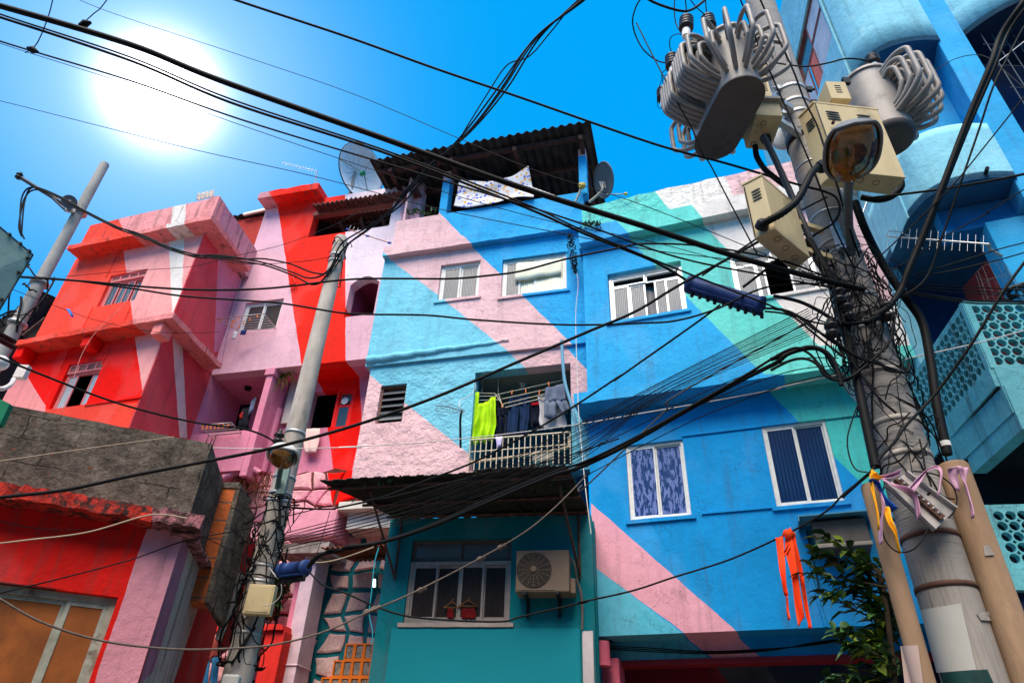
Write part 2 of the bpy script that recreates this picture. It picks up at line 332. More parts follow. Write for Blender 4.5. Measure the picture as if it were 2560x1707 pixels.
def drape(left,right,nx=14,rip=0.02,freq=5,mat=None,name='cloth',parent=None,n=V((0,-1,0)),label=None,cat=None,group=None,seed=0,th=0.004,sub=3,jag=0.0):
    L_=smooth_path(left,sub); R_=smooth_path(right,sub); vs=[];m=len(L_)
    for i in range(m):
        for j in range(nx+1):
            t=j/nx; f=i/(m-1); p=L_[i].lerp(R_[i],t)
            ph=seed+freq*t*6.28+1.3*math.sin(2.2*f+seed); a=rip*(0.35+0.65*f)
            p=p+n*(a*math.sin(ph)+rip*1.2*noise.noise(V((t*3,f*3,seed))))
            if jag and i==m-1: p=p+V((0,0,jag*noise.noise(V((t*11,seed,0)))))
            vs.append(p)
    fs=[(i*(nx+1)+j,i*(nx+1)+j+1,(i+1)*(nx+1)+j+1,(i+1)*(nx+1)+j) for i in range(m-1) for j in range(nx)]
    ob=MB().add(vs,fs,True).build(name,mat,parent,label=label,cat=cat,group=group)
    md=ob.modifiers.new('thick','SOLIDIFY'); md.thickness=th; return ob
# ---------------------------------------------------------------- ground
gm=plain('concrete_street',(0.20,0.175,0.15),0.9,var=0.25,vs=9,bump=0.3,bs_=80)
q=MB(); NG=24; ext=[-400,-60,-20]+[(-12+i*1.6) for i in range(18)]+[24,60,400]
q.add([V((x,y,0)) for y in (-400,-40,-12,0,4,9,16,40,400) for x in ext],[(r*len(ext)+i,r*len(ext)+i+1,(r+1)*len(ext)+i+1,(r+1)*len(ext)+i) for r in range(8) for i in range(len(ext)-1)])
q.build('ground',gm,kind='structure',loc=(0,0,0))
q=MB(); pv=plain('pavement_concrete',(0.22,0.21,0.2),0.9,var=0.2,vs=5,bump=0.3)
# ---------------------------------------------------------------- blue house (right)
YS=1.15
U=Pl(aty(T(1600,890),6.6*YS),-69.5)
slabz=U.uz(G(910,90))[1]; kin=U.kfor(G(912,152),slabz)     # depth of the lower wall behind the upper one
KL=max(-0.6,min(-0.15,kin)); print('BB slab',slabz,'kin',kin)
bb=thing('blue_house',U.at(0,0),'blue house with turquoise, white and pink diagonal stripes beside the transformer pole','house')
uL=U.uz(T(1346,800))[0]; uR=2.62
w1=U.rect(Fz(207,1172),Fz(690,745)); w2=U.rect(Fz(1083,1028),Fz(1572,590))
ledz0=U.uz(Fz(790,462),0.16)[1]; ledz1=U.uz(Fz(740,368),0.16)[1]; topz=U.uz(Fz(610,250),-0.02)[1]; slabt=slabz+0.16
print('BB led',ledz0,ledz1,'top',topz,'w1',w1,'w2',w2)
mU=mural('blue_house_upper_paint',U,BLUE,[
 (TURQ,[Fz(130,390),Fz(285,546),Fz(1260,1540),Fz(2600,1540),Fz(2600,100)]),
 (WHT,[Fz(640,240),Fz(830,480),Fz(1640,1330),Fz(2400,1330),Fz(2400,0)]),
 (PALE2,[Fz(1330,400),Fz(1480,570),Fz(1900,1040),Fz(2400,1000),Fz(2200,300)])],coarse=0.45,bump=0.55)
q=MB(); q.slab(U,[(uL,slabt),(uR,slabt),(uR,ledz0),(uL,ledz0)],[hole(w1),hole(w2)],0,0.22); fixn(q.build('wall',mU,bb))
mP=mural('blue_house_parapet_paint',U,TURQ,[(WHT,[Fz(470,190),Fz(515,275),Fz(612,392),Fz(1100,392),Fz(1000,100)]),(PALE2,[Fz(990,150),Fz(1065,330),Fz(1900,330),Fz(1700,0)])],k=-0.02,coarse=1.2,bump=0.8,drip=0.25,dirtamt=0.6)
q=MB(); pts=[(uL,ledz1)]+[(uR,ledz1)]+[(uR-i*(uR-uL)/26,topz+wob(0.018)) for i in range(27)]
q.slab(U,pts,[],-0.02,0.2); fixn(q.build('parapet',mP,bb))
q=MB(); roughbar(q,U.at(uL-0.02,ledz0,-0.1),U.at(uR,ledz0,-0.1),U.n*0.26,V((0,0,ledz1-ledz0)),j=0.007); fixn(q.build('cornice',mU,bb))
# floor slab over the lower wall
us=U.uz(T(1318,905))[0]
q=MB(); roughbar(q,U.at(us,slabz,KL-0.1),U.at(uR,slabz,KL-0.1),U.n*(-KL+0.1+0.03),V((0,0,0.17)),j=0.006); fixn(q.build('floor_slab',mU,bb))
q=MB(); q.pbox(U,uL,slabt,uL+0.2,ledz0,-1.6,-0.22); fixn(q.build('side_wall',mU,bb))
q=MB(); q.pbox(U,uL+0.2,ledz1-0.1,uR,ledz1,-5,-0.22); q.pbox(U,uL+0.2,0,uR,ledz1-0.1,-5,-4.8); q.build('roof_deck',concrete,bb)
Lw=KL
gb=U.uz(G(640,1318),Lw)[1]                               # bottom of lower wall
uLL=U.uz(G(60,900),Lw)[0]
lw1=U.rect(G(243,778),G(498,383),Lw); lw2=U.rect(G(955,712),G(1188,285),Lw)
print('lower',gb,uLL,lw1,lw2)
mL=mural('blue_house_lower_shaded_paint',U,BLUE_SHADED,[  # blue and turquoise darkened: shade below the slab is put into the paint
 (TURQ_SHADED,[G(700,-65),G(915,150),G(1045,285),G(1475,700),G(2400,700),G(1800,-65)]),
 (WHT,[G(1100,-65),G(1270,125),G(1700,640),G(2400,640),G(1800,-65)]),
 (BLUE_SHADED,[G(1250,498),G(1475,705),G(1475,800),G(1250,800)]),
 (PINK3,[G(-400,330),G(50,690),G(1000,1525),G(780,1535),G(65,1000),G(-400,660)]),
 (CYAN,[G(-300,750),G(65,1000),G(780,1535),G(-300,1600)])],k=Lw,coarse=0.30,bump=0.45,drip=0.12,patch=((0.75,0.12,0.12),7,0.0))
q=MB(); q.slab(U,[(uLL,gb),(uR,gb),(uR,slabz+0.05),(uLL,slabz+0.05)],[hole(lw1),hole(lw2)],Lw,0.2)
g1_,g2_=U.uz(G(505,372),Lw)[1],U.uz(G(760,735),Lw)[1]
q.pbox(U,lw1[2]+0.0,g1_,lw2[0],g1_+0.03,Lw-0.02,Lw+0.022); q.pbox(U,lw1[2]+0.12,g2_,lw2[0]-0.05,g2_+0.02,Lw-0.02,Lw+0.02)
q.pbox(U,lw2[2]+0.0,g1_+0.0,uR,g1_+0.03,Lw-0.02,Lw+0.022)
fixn(q.build('lower_wall',mL,bb))
q=MB(); cu=U.uz(G(1190,1200),Lw)[0]; q.tube([U.at(cu-0.03,gb,Lw+0.02),U.at(cu-0.09,U.uz(G(1150,960),Lw)[1],Lw+0.02)],0.016); q.build('conduit',mL,bb)
q=MB(); q.pbox(U,uLL,gb-0.0,uR,gb+0.08,Lw-1.0,Lw-0.2); q.pbox(U,uLL,gb-0.0,uLL+0.15,slabz,Lw-4,Lw-0.2); q.build('soffit',mL,bb)
b2=U.uz(G(650,1445),Lw-0.35)[1]
q=MB(); q.pbox(U,uLL+0.02,b2,uR,gb,Lw-0.55,Lw-0.35); fixn(q.build('beam',mL,bb))
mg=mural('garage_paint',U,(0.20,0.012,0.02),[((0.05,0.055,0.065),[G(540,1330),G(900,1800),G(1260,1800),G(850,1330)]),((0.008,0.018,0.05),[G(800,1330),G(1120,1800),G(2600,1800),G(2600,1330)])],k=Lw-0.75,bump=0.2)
q=MB(); q.pbox(U,uLL+0.02,0,uR,b2,Lw-0.8,Lw-0.75); 
for i in range(12): q.pbox(U,uLL+0.03,0.1+i*0.22,uR-0.02,0.11+i*0.22,Lw-0.75,Lw-0.745)
q.build('garage_door',mg,bb)
rp=plain('garage_frame_red',(0.28,0.02,0.03),0.7); q=MB(); q.pbox(U,uLL+0.1,b2-0.06,uR,b2-0.004,Lw-0.56,Lw-0.33); q.build('door_lintel',rp,bb)
pk=plain('pink_post_paint',(0.62,0.12,0.18),0.7,var=0.2,bump=0.3); q=MB(); q.pbox(U,uLL+0.02,0,uLL+0.22,b2,Lw-0.5,Lw-0.18); q.build('post',pk,bb,bevel=0.01)
pb=MB(); a=U.px(G(112,1375),Lw-0.05); pb.tube([a+V((0,0,0.02)),a-V((0,0,0.22))],0.075,14); pb.lathe(a-V((0,0,.24)),(0,0,1),[(0,.09),(.05,.09)],14); pb.build('pipe_elbow',pk,bb)
for i in range(3):
    pts=[U.px(G(*p),Lw+0.02-0.06*0) for p in ((95,1360+8*i),(300,1368+9*i),(600,1385+6*i),(900,1372+5*i),(1150,1350-6*i),(1300,1320))]
    MB().tube(smooth_path([p-U.n*0.30 for p in pts]),0.006,6).build('ceiling_cable',cable,bb)
# windows
RG=ribbed('ribbed_glass_right',U.d,(0.13,0.135,0.14),(0.22,0.225,0.23),freq=240)
DB=ribbed('blue_film_glass',U.d,(0.003,0.016,0.065),(0.012,0.045,0.13),freq=150,spec=.3)
DB2=ribbed('peeling_blue_film',U.d,(0.01,0.03,0.12),(0.02,0.05,0.16),freq=120,patch=((0.15,0.19,0.42),0.50))
window(bb,U,lw1,Lw-0.03,fw_=.036,fmat=wframe,cells=[(0,0,.5,1,DB2),(.5,0,1,1,DB2)],sill=mL,kw=Lw,label='window with peeling blue film on its two panes')
window(bb,U,lw2,Lw-0.03,fw_=.036,fmat=wframe,cells=[(0,0,.5,1,DB),(.5,0,1,1,DB)],sill=mL,kw=Lw,label='window with two dark blue ribbed panes')
tr=0.78
window(bb,U,w1,-0.07,cells=[(0,0,.25,tr,RG),(.25,0,.49,tr,RG),(.62,0,.80,tr,RG),(.78,0,1,tr,RG),(0,tr,.5,1,dark),(.5,tr,1,1,dark)],sill=mU)
window(bb,U,w2,-0.07,cells=[(0,0,.28,tr,RG),(.28,0,.40,tr,RG),(.70,0,1,tr,RG),(0,tr,.5,1,RG),(.5,tr,1,1,RG)],sill=mU)
room(bb,U,w1,-0.22,1.2); room(bb,U,w2,-0.22,1.2); room(bb,U,lw1,Lw-0.2,.5); room(bb,U,lw2,Lw-0.2,.5)
cu=plain('curtain_grey',(0.30,0.29,0.30),0.9,var=0.15)
ca=w1[0]+(w1[2]-w1[0])*.47; cbx=w1[0]+(w1[2]-w1[0])*.66
cto=w1[1]+(w1[3]-w1[1])*.76
drape([U.at(ca,cto,-0.2),U.at(ca,w1[1],-0.2)],[U.at(cbx,cto,-0.2),U.at(cbx,w1[1],-0.2)],nx=20,rip=0.02,freq=3,mat=cu,name='curtain',parent=bb,n=U.n)
# fittings above the window transoms (half-open tilting flaps)
for i in (0,1):
    a0=w1[0]+0.05+(w1[2]-w1[0]-.1)*(0.5*i+.02); a1=a0+(w1[2]-w1[0]-.1)*.45; zz=w1[1]+(w1[3]-w1[1])*.88
    MB().box(U.at(a0,zz,-0.13),U.d*(a1-a0),U.n*0.10-V((0,0,.03)),V((0,0,.012))).build('vent_flap',wframe,bb)
# ---------------------------------------------------------------- pink and light blue house (centre)
CC=Pl(aty(T(1200,850),7.6*YS),-75)
cbh=thing('light_blue_house',CC.at(0,0),'pale pink and light blue striped house with corrugated roof terrace and laundry balcony','house')
cl=CC.uz(T(841,830))[0]; crr=CC.uz(T(1352,800))[0]
clz0=CC.uz(C(795,838),0.10)[1]; clz1=CC.uz(C(785,785),0.10)[1]; cpt=CC.uz(C(1200,545),0.10)[1]; cflo=CC.uz(D(200,185))[1]
cw1=CC.rect(C(612,1196),C(890,935)); cw2=CC.rect(C(1015,1172),C(1430,880)); cw3=CC.rect(D(240,585),D(470,295)); cbal=CC.rect(D(905,925),D(1638,150))
print('CB',cl,crr,clz0,clz1,cpt,cflo,cw1,cw2,cw3,cbal)
mC=mural('light_blue_house_paint',CC,PALE2,[
 (LBLUE,[C(-300,480),C(290,915),C(605,1145),C(1130,1568),D(1300,170),D(300,900),C(-500,1568)]),
 (BLUE,[C(450,480),C(615,640),C(800,838),C(1015,1050),C(1395,1445),C(1600,1660),C(2000,1660),C(2000,200)]),
 (LBLUE,[D(1640,430),D(1820,640),D(1820,1300),D(1640,1300)])],coarse=0.8,bump=0.5,drip=0.07,dirtamt=0.12)
mC2=mural('light_blue_house_lower_paint',CC,LBLUE,[
 (PALE2,[D(60,110),D(210,230),D(460,430),D(905,795),D(1300,1110),D(900,1500),D(-400,1400)]),
 (PALE2,[D(1120,0),D(1300,170),D(1800,600),D(1800,0)]),
 (BLUE,[D(1580,10),D(1750,190),D(1900,350),D(2000,0)]),
 (LBLUE,[D(1640,430),D(1820,640),D(1820,1300),D(1640,1300)])],coarse=1.4,bump=0.7,drip=0.06,dirtamt=0.10)
q=MB(); q.slab(CC,[(cl,cflo),(crr,cflo),(crr,clz0),(cl,clz0)],[hole(cw1),hole(cw2),[(cbal[0],cflo-1e-4+0.0002),(cbal[2],cflo+0.0002),(cbal[2],cbal[3]),(cbal[0],cbal[3])]] if cbal[3]>cflo+0.02 else [hole(cw1),hole(cw2)],0,0.2) if False else q.slab(CC,[(cl,cflo),(cbal[0],cflo),(cbal[0],cbal[3]),(cbal[2],cbal[3]),(cbal[2],cflo),(crr,cflo),(crr,clz0),(cl,clz0)] if cbal[3]>cflo+0.02 else [(cl,cflo),(crr,cflo),(crr,clz0),(cl,clz0)],[hole(cw1),hole(cw2)],0,0.2)
fixn(q.build('upper_wall',mC,cbh))
q=MB(); clb=CC.uz(D(300,1010))[1]
q.slab(CC,[(cl+0.08,clb),(crr,clb),(crr,cflo),(cbal[2],cflo),(cbal[2],cbal[1]),(cbal[0],cbal[1]),(cbal[0],cflo),(cl+0.08,cflo)] if cbal[3]>cflo+0.02 else [(cl+0.08,clb),(crr,clb),(crr,cflo),(cl+0.08,cflo)],[hole(cw3)] if cbal[3]>cflo+0.02 else [hole(cw3),hole(cbal)],-0.05,0.2)
fixn(q.build('lower_wall',mC2,cbh))
# thick hand-made plaster roll at floor level
q=MB(); un=CC.uz(D(1190,60))[0]; zz0=cflo
pts=[CC.at(cl+0.02+(un-cl)*i/24,zz0+0.10+0.10*(i/24)+wob(0.012),-0.015) for i in range(25)]
q.tube(pts,0.09,10,rs=[0.085+0.02*noise.noise(V((i*.7,0,0)))-0.002*i for i in range(25)]); q.build('plaster_roll',mC,cbh)
# terrace parapet, ledge
q=MB(); q.slab(CC,[(cl+0.12,clz1),(crr+0.0,clz1),(crr+0.0,cpt+0.02),(cl+0.12,cpt)],[],0.04,0.18); fixn(q.build('terrace_parapet',mC,cbh))
q=MB(); roughbar(q,CC.at(cl+0.0,clz0,-0.15),CC.at(crr+0.02,clz0,-0.15),CC.n*0.27,V((0,0,clz1-clz0)),j=0.006); fixn(q.build('cornice',mC,cbh))
q=MB(); r=CC.rect(C(1512,870),C(1572,745),0.14); q.pbox(CC,r[0],r[1],r[2]+0.02,r[3],-0.1,0.16); q.build('corner_block',mC,cbh,bevel=0.01)
q=MB(); q.pbox(CC,cl,cflo+0.25,cl+0.2,clz0,-3.0,-0.2); q.pbox(CC,cl+0.2,clz1-.12,crr,clz1,-4,-0.14); q.pbox(CC,cl+0.1,CC.uz(D(300,1010))[1],cl+0.25,cflo,-3,-0.25); q.build('side_wall',mC,cbh)
# terrace columns
rz=CC.uz(C(1530,235),0.03)[1]
for nm,(a,b) in {'a':(C(400,655),C(452,425)),'b':(C(628,600),C(705,370)),'c':(C(1512,500),C(1552,235))}.items():
    r=CC.rect(a,b,0.03); q=MB(); q.pbox(CC,r[0],cpt-0.02,r[2],rz+0.02,-0.17,0.03); q.build('column',mC,cbh,bevel=0.01)
q=MB(); q.pbox(CC,crr-0.45,clz1,crr-0.05,cpt+0.55,-2.4,-1.3); q.build('terrace_room',TURQ and plain('terrace_room_paint',(0.02,0.22,0.28),0.8),cbh)
q=MB(); q.pbox(CC,cl+0.3,cpt-0.1,cl+1.2,cpt+0.35,-1.2,-1.1); q.build('terrace_screen',plain('grey_screen',(0.25,0.26,0.28),0.7),cbh)
q=MB(); q.pbox(CC,cl+0.1,clz1,crr-0.46,cpt+0.9,-2.9,-2.8); q.build('terrace_back_wall',dark,cbh)
# corrugated roof
ra,rb=CC.px(C(185,318),0.55),CC.px(C(1580,52),0.55); zr=(ra.z+rb.z)/2; print('roof z',ra.z,rb.z)
dep=3.4; q=MB(); aL=CC.at(CC.uz(C(185,318),0.55)[0],zr,0.55); aR=CC.at(CC.uz(C(1583,50),0.55)[0],zr+0.03,0.55)
corr(q,aL,aR,aL-CC.n*dep+V((0,0,0.12)),pitch=0.16,amp=0.03,jag=0.004); q.build('roof_sheet',asb2,cbh)
q=MB()
ul_,ur_=CC.uz(C(185,318),0.55)[0],CC.uz(C(1583,50),0.55)[0]
for kk in (0.32,-0.35,-1.1,-1.9,-2.7): q.pbox(CC,ul_+0.1,zr-0.12,ur_-0.1,zr-0.045,kk-0.06,kk+0.02)
for i in range(4):
    uu=ul_+0.35+(ur_-ul_-0.6)*i/3; q.pbox(CC,uu,zr-0.22,uu+0.07,zr-0.12,-2.8,0.40)
q.build('roof_timber',plain('dark_timber',(0.07,0.032,0.026),0.9,var=0.5),cbh)
q=MB(); q.lathe(CC.px(C(1045,420),-0.8),(0,0,-1),[(-.3,.03),(0,.035),(.01,.09),(.05,.10),(.09,.05)],14); q.build('ceiling_lamp',wframe,cbh)
# windows
RC=ribbed('ribbed_glass_centre',CC.d,(0.10,0.105,0.11),(0.16,0.165,0.17),freq=240)
RCC=ribbed('ribbed_glass_over_curtain',CC.d,(0.62,0.62,0.44),(0.78,0.78,0.62),freq=170)
window(cbh,CC,cw1,-0.05,fmat=wframe,gmat=RC,sill=mC,cells=[(0,0,.5,1,RC),(.5,0,1,1,RC)])
window(cbh,CC,cw2,-0.05,fmat=wframe,sill=mC,cells=[(0,0,.26,1,RC),(.24,0,.5,1,RCC),(.5,0,1,1,RCC)],label='window with a cream curtain behind ribbed glass')
cr_=plain('cream_curtain',(0.80,0.80,0.62),0.9,var=0.08)
W2=cw2[2]-cw2[0]
drape([CC.at(cw2[0]+W2*.22,cw2[3]-.1,-0.03),CC.at(cw2[0]+W2*.2,cw2[1]+.32,-0.03)],[CC.at(cw2[0]+W2*.92,cw2[3]-.12,-0.03),CC.at(cw2[0]+W2*.92,cw2[1]+.36,-0.03)],nx=24,rip=0.012,freq=2,mat=cr_,name='curtain',parent=cbh,n=CC.n)
room(cbh,CC,cw1,-0.2,.6); room(cbh,CC,cw2,-0.2,.6)
# louvre window
f=MB(); u0,z0,u1,z1=cw3; fw_=0.03
lf=plain('brown_wood_frame',(0.20,0.09,0.06),0.8,var=0.3)
f.pbox(CC,u0,z0,u0+fw_,z1,-0.2,-0.10); f.pbox(CC,u1-fw_,z0,u1,z1,-0.2,-0.10); f.pbox(CC,u0+fw_,z0,u1-fw_,z0+fw_,-0.2,-0.1); f.pbox(CC,u0+fw_,z1-fw_,u1-fw_,z1,-0.2,-0.1)
lo=f.build('louvre_window',lf,cbh)
for i in range(5):
    zc=z0+0.05+(z1-z0-0.1)*(i+0.1)/5; tilt=0.10 if i else 0.02
    MB().box(CC.at(u0+fw_,zc,-0.06-0.02),CC.d*(u1-u0-2*fw_),-CC.n*0.07+V((0,0,0.09 if i else .13)),V((0,0,.006))).build('louvre_blade',RC,lo)
room(cbh,CC,cw3,-0.25,.6)
# balcony recess
bd=1.5; u0,z0,u1,z1=cbal
tealr=mural('balcony_room_paint',CC,(0.015,0.20,0.30),[],bump=0.2)
q=MB(); u0m,u1m=u0-0.02,u1+0.02
cc_=[CC.at(u,z,k) for k in (-0.2,-bd) for u,z in ((u0m,z0-.3),(u1m,z0-.3),(u1m,z1+.02),(u0m,z1+.02))]
q.add(cc_,[(4,5,6,7),(0,1,5,4)[::-1],(0,3,7,4),(1,2,6,5)[::-1]]); q.build('balcony_room',tealr,cbh)
q=MB(); q.add([cc_[3],cc_[2],cc_[6],cc_[7]],[(0,1,2,3)]); q.build('balcony_ceiling',plain('balcony_ceiling_paint',(0.30,0.27,0.22),0.85),cbh)
q=MB(); q.lathe(CC.at((u0+u1)/2-.1,z1+.02,-0.55),(0,0,-1),[(0,.09),(.03,.09),(.05,.04),(.10,.05),(.13,.0)],14); q.build('balcony_lamp',galv,cbh)
q=MB(); cream=plain('cream_railing_paint',(0.62,0.54,0.40),0.55,var=0.2,vs=20,col2=(0.2,0.1,0.05),c2amt=(0.64,0.72))
rr=CC.rect(D(905,920),D(1640,655),0.0); kz=0.02
def bp(p,k=0.02): return CC.px(p,k)
zt=CC.uz(D(1640,657),kz)[1]; zb=CC.uz(D(920,920),kz)[1]; zb=min(zb,z0)-0.02
ti=CC.uz(D(930,712),kz)[0]; te=CC.uz(D(1640,655),kz)[0]
zt0=(CC.uz(D(930,712),kz)[1]+zt)/2
q.tube([CC.at(ti,zt0,kz),CC.at(te,zt0,kz)],0.014,8)
q.tube([CC.at(ti,zb+.28,kz),CC.at(te,zb+.28,kz)],0.010,8)
for i in range(19): 
    uu=ti+(te-ti)*i/18; q.tube([CC.at(uu,zb,kz),CC.at(uu,zt0,kz)],0.0085,6)
q.build('balcony_railing',cream,cbh)
MB().tube(smooth_path([bp(D(915,872),-0.03),bp(D(1250,830),-0.03),bp(D(1600,772),-0.03),bp(D(1632,740),-0.03),bp(D(1628,690),-0.03)]),0.02,8).build('drain_pipe',plain('pvc_cream',(0.66,0.50,0.33),0.5),cbh)
MB().tube(smooth_path([bp(D(1580,0),0.12),bp(D(1600,280),0.12),bp(D(1655,480),0.12),bp(D(1690,640),0.12),bp(D(1760,900),0.12)]),0.024,8).build('bent_pole',plain('blue_wood',(0.16,0.38,0.52),0.8,col2=(0.25,0.14,0.1)),cbh)

# ---------------------------------------------------------------- unseen houses added behind the camera to block low sky light
def across(x0,x1,h,col,lb):
    th=thing('sky_blocker_house',((x0+x1)/2,-4.2,0),lb,'house'); pa=Pl(V((x1,-4.2,0)),90)      # faces the street
    pw=plain('across_wall_%d'%int(h*10),col,.85,var=.15,vs=2,bump=.3); wz=[(1.0+i*3.0) for i in range(int(h//3))]
    W_=x1-x0; hs_=[(a,z,a+1.1,z+1.2) for z in wz for a in [W_*f for f in (.12,.42,.72)]]
    q=MB(); q.slab(pa,[(0,0),(W_,0),(W_,h),(0,h)],[hole(r) for r in hs_],0,.25); fixn(q.build('wall',pw,th))
    for r in hs_: window(th,pa,r,-.08,fmat=wframe,gmat=dark)
    q=MB(); q.pbox(pa,0,h-.3,W_,h-.05,-6,-.25); q.pbox(pa,0,0,W_,h-.3,-6,-5.8); q.build('roof',concrete,th)
across(-16,-8.2,8.2,(.45,.40,.34),'unseen tan house added behind the viewer to block low sky light, left'); across(-8,-.2,9.2,(.30,.32,.30),'unseen grey house added behind the viewer to block low sky light, middle'); across(0,8,8.6,(.42,.34,.30),'unseen brown house added behind the viewer to block low sky light, right'); across(8.2,16,9.6,(.35,.33,.30),'unseen drab house added behind the viewer to block low sky light, far right')
# ---------------------------------------------------------------- pink house with red stripe (behind the middle pole)
PP=Pl(aty(T(700,750),10.0),-75.5)
pbh=thing('pink_house',PP.at(0,0),'pale pink house with a broad red vertical stripe and an arched opening','house')
ul=PP.uz(R(165,255))[0]; ur=PP.uz(R(1190,700))[0]+0.5
zs=PP.uz(Q(1600,125))[1]; zt=PP.uz(R(1000,190))[1]
KD=PP.kfor(Q(1650,335),zs); KR=PP.kfor(Q(450,560),zs); KD=max(-1.4,min(-.4,KD)); KR=max(-2.6,min(-1.0,KR)); print('PB',ul,ur,zs,zt,'KD',KD,KR)
ow=PP.rect(R(510,525),R(1242,208)); aw=PP.rect(R(815,1205),R(1128,852)); pw=PP.rect(A(1325,1008),A(1592,818))
ow=(ow[0],ow[1],min(ow[2],ur-.1),ow[3])
mPB=mural('pink_house_paint',PP,PALE,[(RED2,[R(213,10),R(255,290),R(450,1568),R(500,1900),R(832,1900),R(830,10)]),
   ((0.86,0.70,0.76),[R(830,0),R(830,900),R(1300,900),R(1300,0)])],coarse=0.35,bump=0.45,drip=0.05,dirtamt=0.10)
arc=[(aw[0]+(aw[2]-aw[0])*t,aw[3]-0.13+0.17*math.sin(math.pi*t)) for t in [i/10 for i in range(10,-1,-1)]]
q=MB(); q.slab(PP,[(ul,zs),(ur,zs),(ur,zt+.2),(ul,zt+.2)],[hole(ow),[(aw[0],aw[1]),(aw[2],aw[1])]+arc,hole(pw)],0,0.2); fixn(q.build('wall',mPB,pbh))
mArc=mural('arch_room_paint',PP,(0.33,0.07,0.15),[],bump=0.2)
room(pbh,PP,(aw[0],aw[1],aw[2],aw[3]+.1),-0.18,0.9,mArc); room(pbh,PP,pw,-0.2,1.0); room(pbh,PP,ow,-0.2,2.2,plain('attic_dark',(0.035,0.028,0.028),0.9))
q=MB(); a0,b0,a1,b1=ow
for i in range(7): q.pbox(PP,a0+.1,b1-.05-.09*i,a1,b1-.03-.09*i,-0.45-.22*i,-0.42-.22*i)
for i in range(4): q.box(PP.at(a0+.4+i*.45,b1-.02,-0.3),PP.d*.06,-PP.n*1.6+V((0,0,-.5)),V((0,0,-.07)))
q.build('roof_batten',plain('attic_timber',(0.12,0.10,0.10),0.9),pbh)
q=MB(); q.pbox(PP,a0-.02,b1-.1,a1,b1+.005,-0.1,0.015); q.build('opening_lintel',plain('lintel_brown',(0.28,0.10,0.08),0.8),pbh)
q=MB(); q.pbox(PP,a1-.33,b0,a1,b1-.12,-0.6,-0.5); q.build('attic_post',plain('attic_post',(0.45,0.43,0.45),0.8),pbh)
# roof slab left, tile eave right
r=PP.rect(R(82,188),R(605,68),0.32); q=MB(); roughbar(q,PP.at(r[0],(PP.uz(R(82,188),.32)[1]+PP.uz(R(600,110),.32)[1])/2,-0.9),PP.at(r[2],(PP.uz(R(82,188),.32)[1]+PP.uz(R(600,110),.32)[1])/2,-0.9),PP.n*1.22,V((0,0,0.17)),j=0.008)
sf=mural('pink_house_slab_paint',PP,(0.62,0.25,0.28),[(RED2,[R(100,-50),R(210,165),R(255,290),R(830,290),R(830,-50)])],coarse=1.0,bump=0.6,dirtamt=0.5,drip=.3); fixn(q.build('roof_slab',sf,pbh))
tile=plain('old_roof_tile',(0.16,0.06,0.05),0.95,var=0.5,bump=0.5,bs_=30,col2=(0.03,0.025,0.025))
ze=PP.uz(R(860,205),0.25)[1]; q=MB(); e0=PP.uz(R(555,235),.25)[0]
corr(q,PP.at(e0,ze,0.25),PP.at(ur,ze,0.25),PP.at(e0,ze+0.30,-1.3),pitch=0.10,amp=0.022,th=0.03); q.build('roof_tile_eave',tile,pbh)
MB().tube([PP.px(R(1045,160),.2),PP.px(R(1045,185),.2)],0.035,10).build('vent_cap',mPB,pbh)
# window, drying rack
RP=plain('dim_glass',(0.05,0.055,0.055),0.12,spec=0.8)
window(pbh,PP,pw,-0.05,cells=[(0,0,.5,1,RP),(.48,0,1,1,RP)],fmat=wframe)
steel=plain('rack_steel',(0.55,0.53,0.50),0.4,metal=0.5)
def rack(pl,pts,name,par,nb=6,pins=()):
    a,b,c,d=[V(p) for p in pts]; q=MB(); q.tube([a,b,c,d,a],0.009,6)
    for i in range(1,nb): q.tube([a.lerp(d,i/nb),b.lerp(c,i/nb)],0.0055,6)
    o=q.build(name,steel,par); return o
zr_=PP.uz(A(1290,1005))[1]
ra_=PP.px(A(1560,985)); rb_=PP.at(PP.uz(A(1205,930),0.55)[0],zr_+.02,0.55)
o=rack(PP,[PP.px(A(1330,1000)),PP.px(A(1545,985)),PP.px(A(1480,905),.45),PP.px(A(1215,935),.45)],'folding_rack',None,6)
tag(o,'steel folding clothes rack fixed below the window of the pink house','drying rack')
pinm=plain('orange_peg',(0.75,0.18,0.03),0.6)
for i in range(10):
    p=PP.px(A(1215,935),.45).lerp(PP.px(A(1480,905),.45),0.05+0.85*((i*0.37)%1)); p=p.lerp(PP.px(A(1330,1000)),(i%4)*0.2)
    o=MB().box(p-V((0.008,0,0.06)),V((.016,0,0)),V((0,.012,0)),V((wob(.02),0,.07))).build('clothes_peg',pinm); tag(o,'orange clothes peg on the rack below the pink house window','clothes peg','orange pegs on the upper rack')
pa_=PP.px(A(1330,1000),.2); o=drape([PP.px(A(1312,1005),.28),PP.px(A(1298,1050),.28)],[PP.px(A(1333,1005),.28),PP.px(A(1318,1050),.28)],nx=5,rip=.006,mat=plain('grey_sock',(0.5,0.52,0.55),.9),name='hanging_cloth',label='small pale grey cloth pegged under the pink house rack',cat='cloth')
o=drape([PP.px(A(1352,1000),.25),PP.px(A(1345,1025),.25)],[PP.px(A(1384,995),.25),PP.px(A(1376,1025),.25)],nx=5,rip=.01,mat=plain('navy_sock',(0.01,0.02,0.12),.9),name='hanging_cloth',label='small navy cloth pegged under the pink house rack',cat='cloth')
MB().tube(smooth_path([PP.px(A(*p),.05) for p in ((1375,640),(1320,820),(1262,1040),(1232,1190))]),0.012,6).build('drain_pipe',mPB,pbh)
MB().tube(smooth_path([PP.px(A(*p),.07) for p in ((1648,635),(1640,700),(1655,735),(1620,740))]),0.018,6).build('wall_pipe',plain('red_pipe',RED,0.6),pbh)
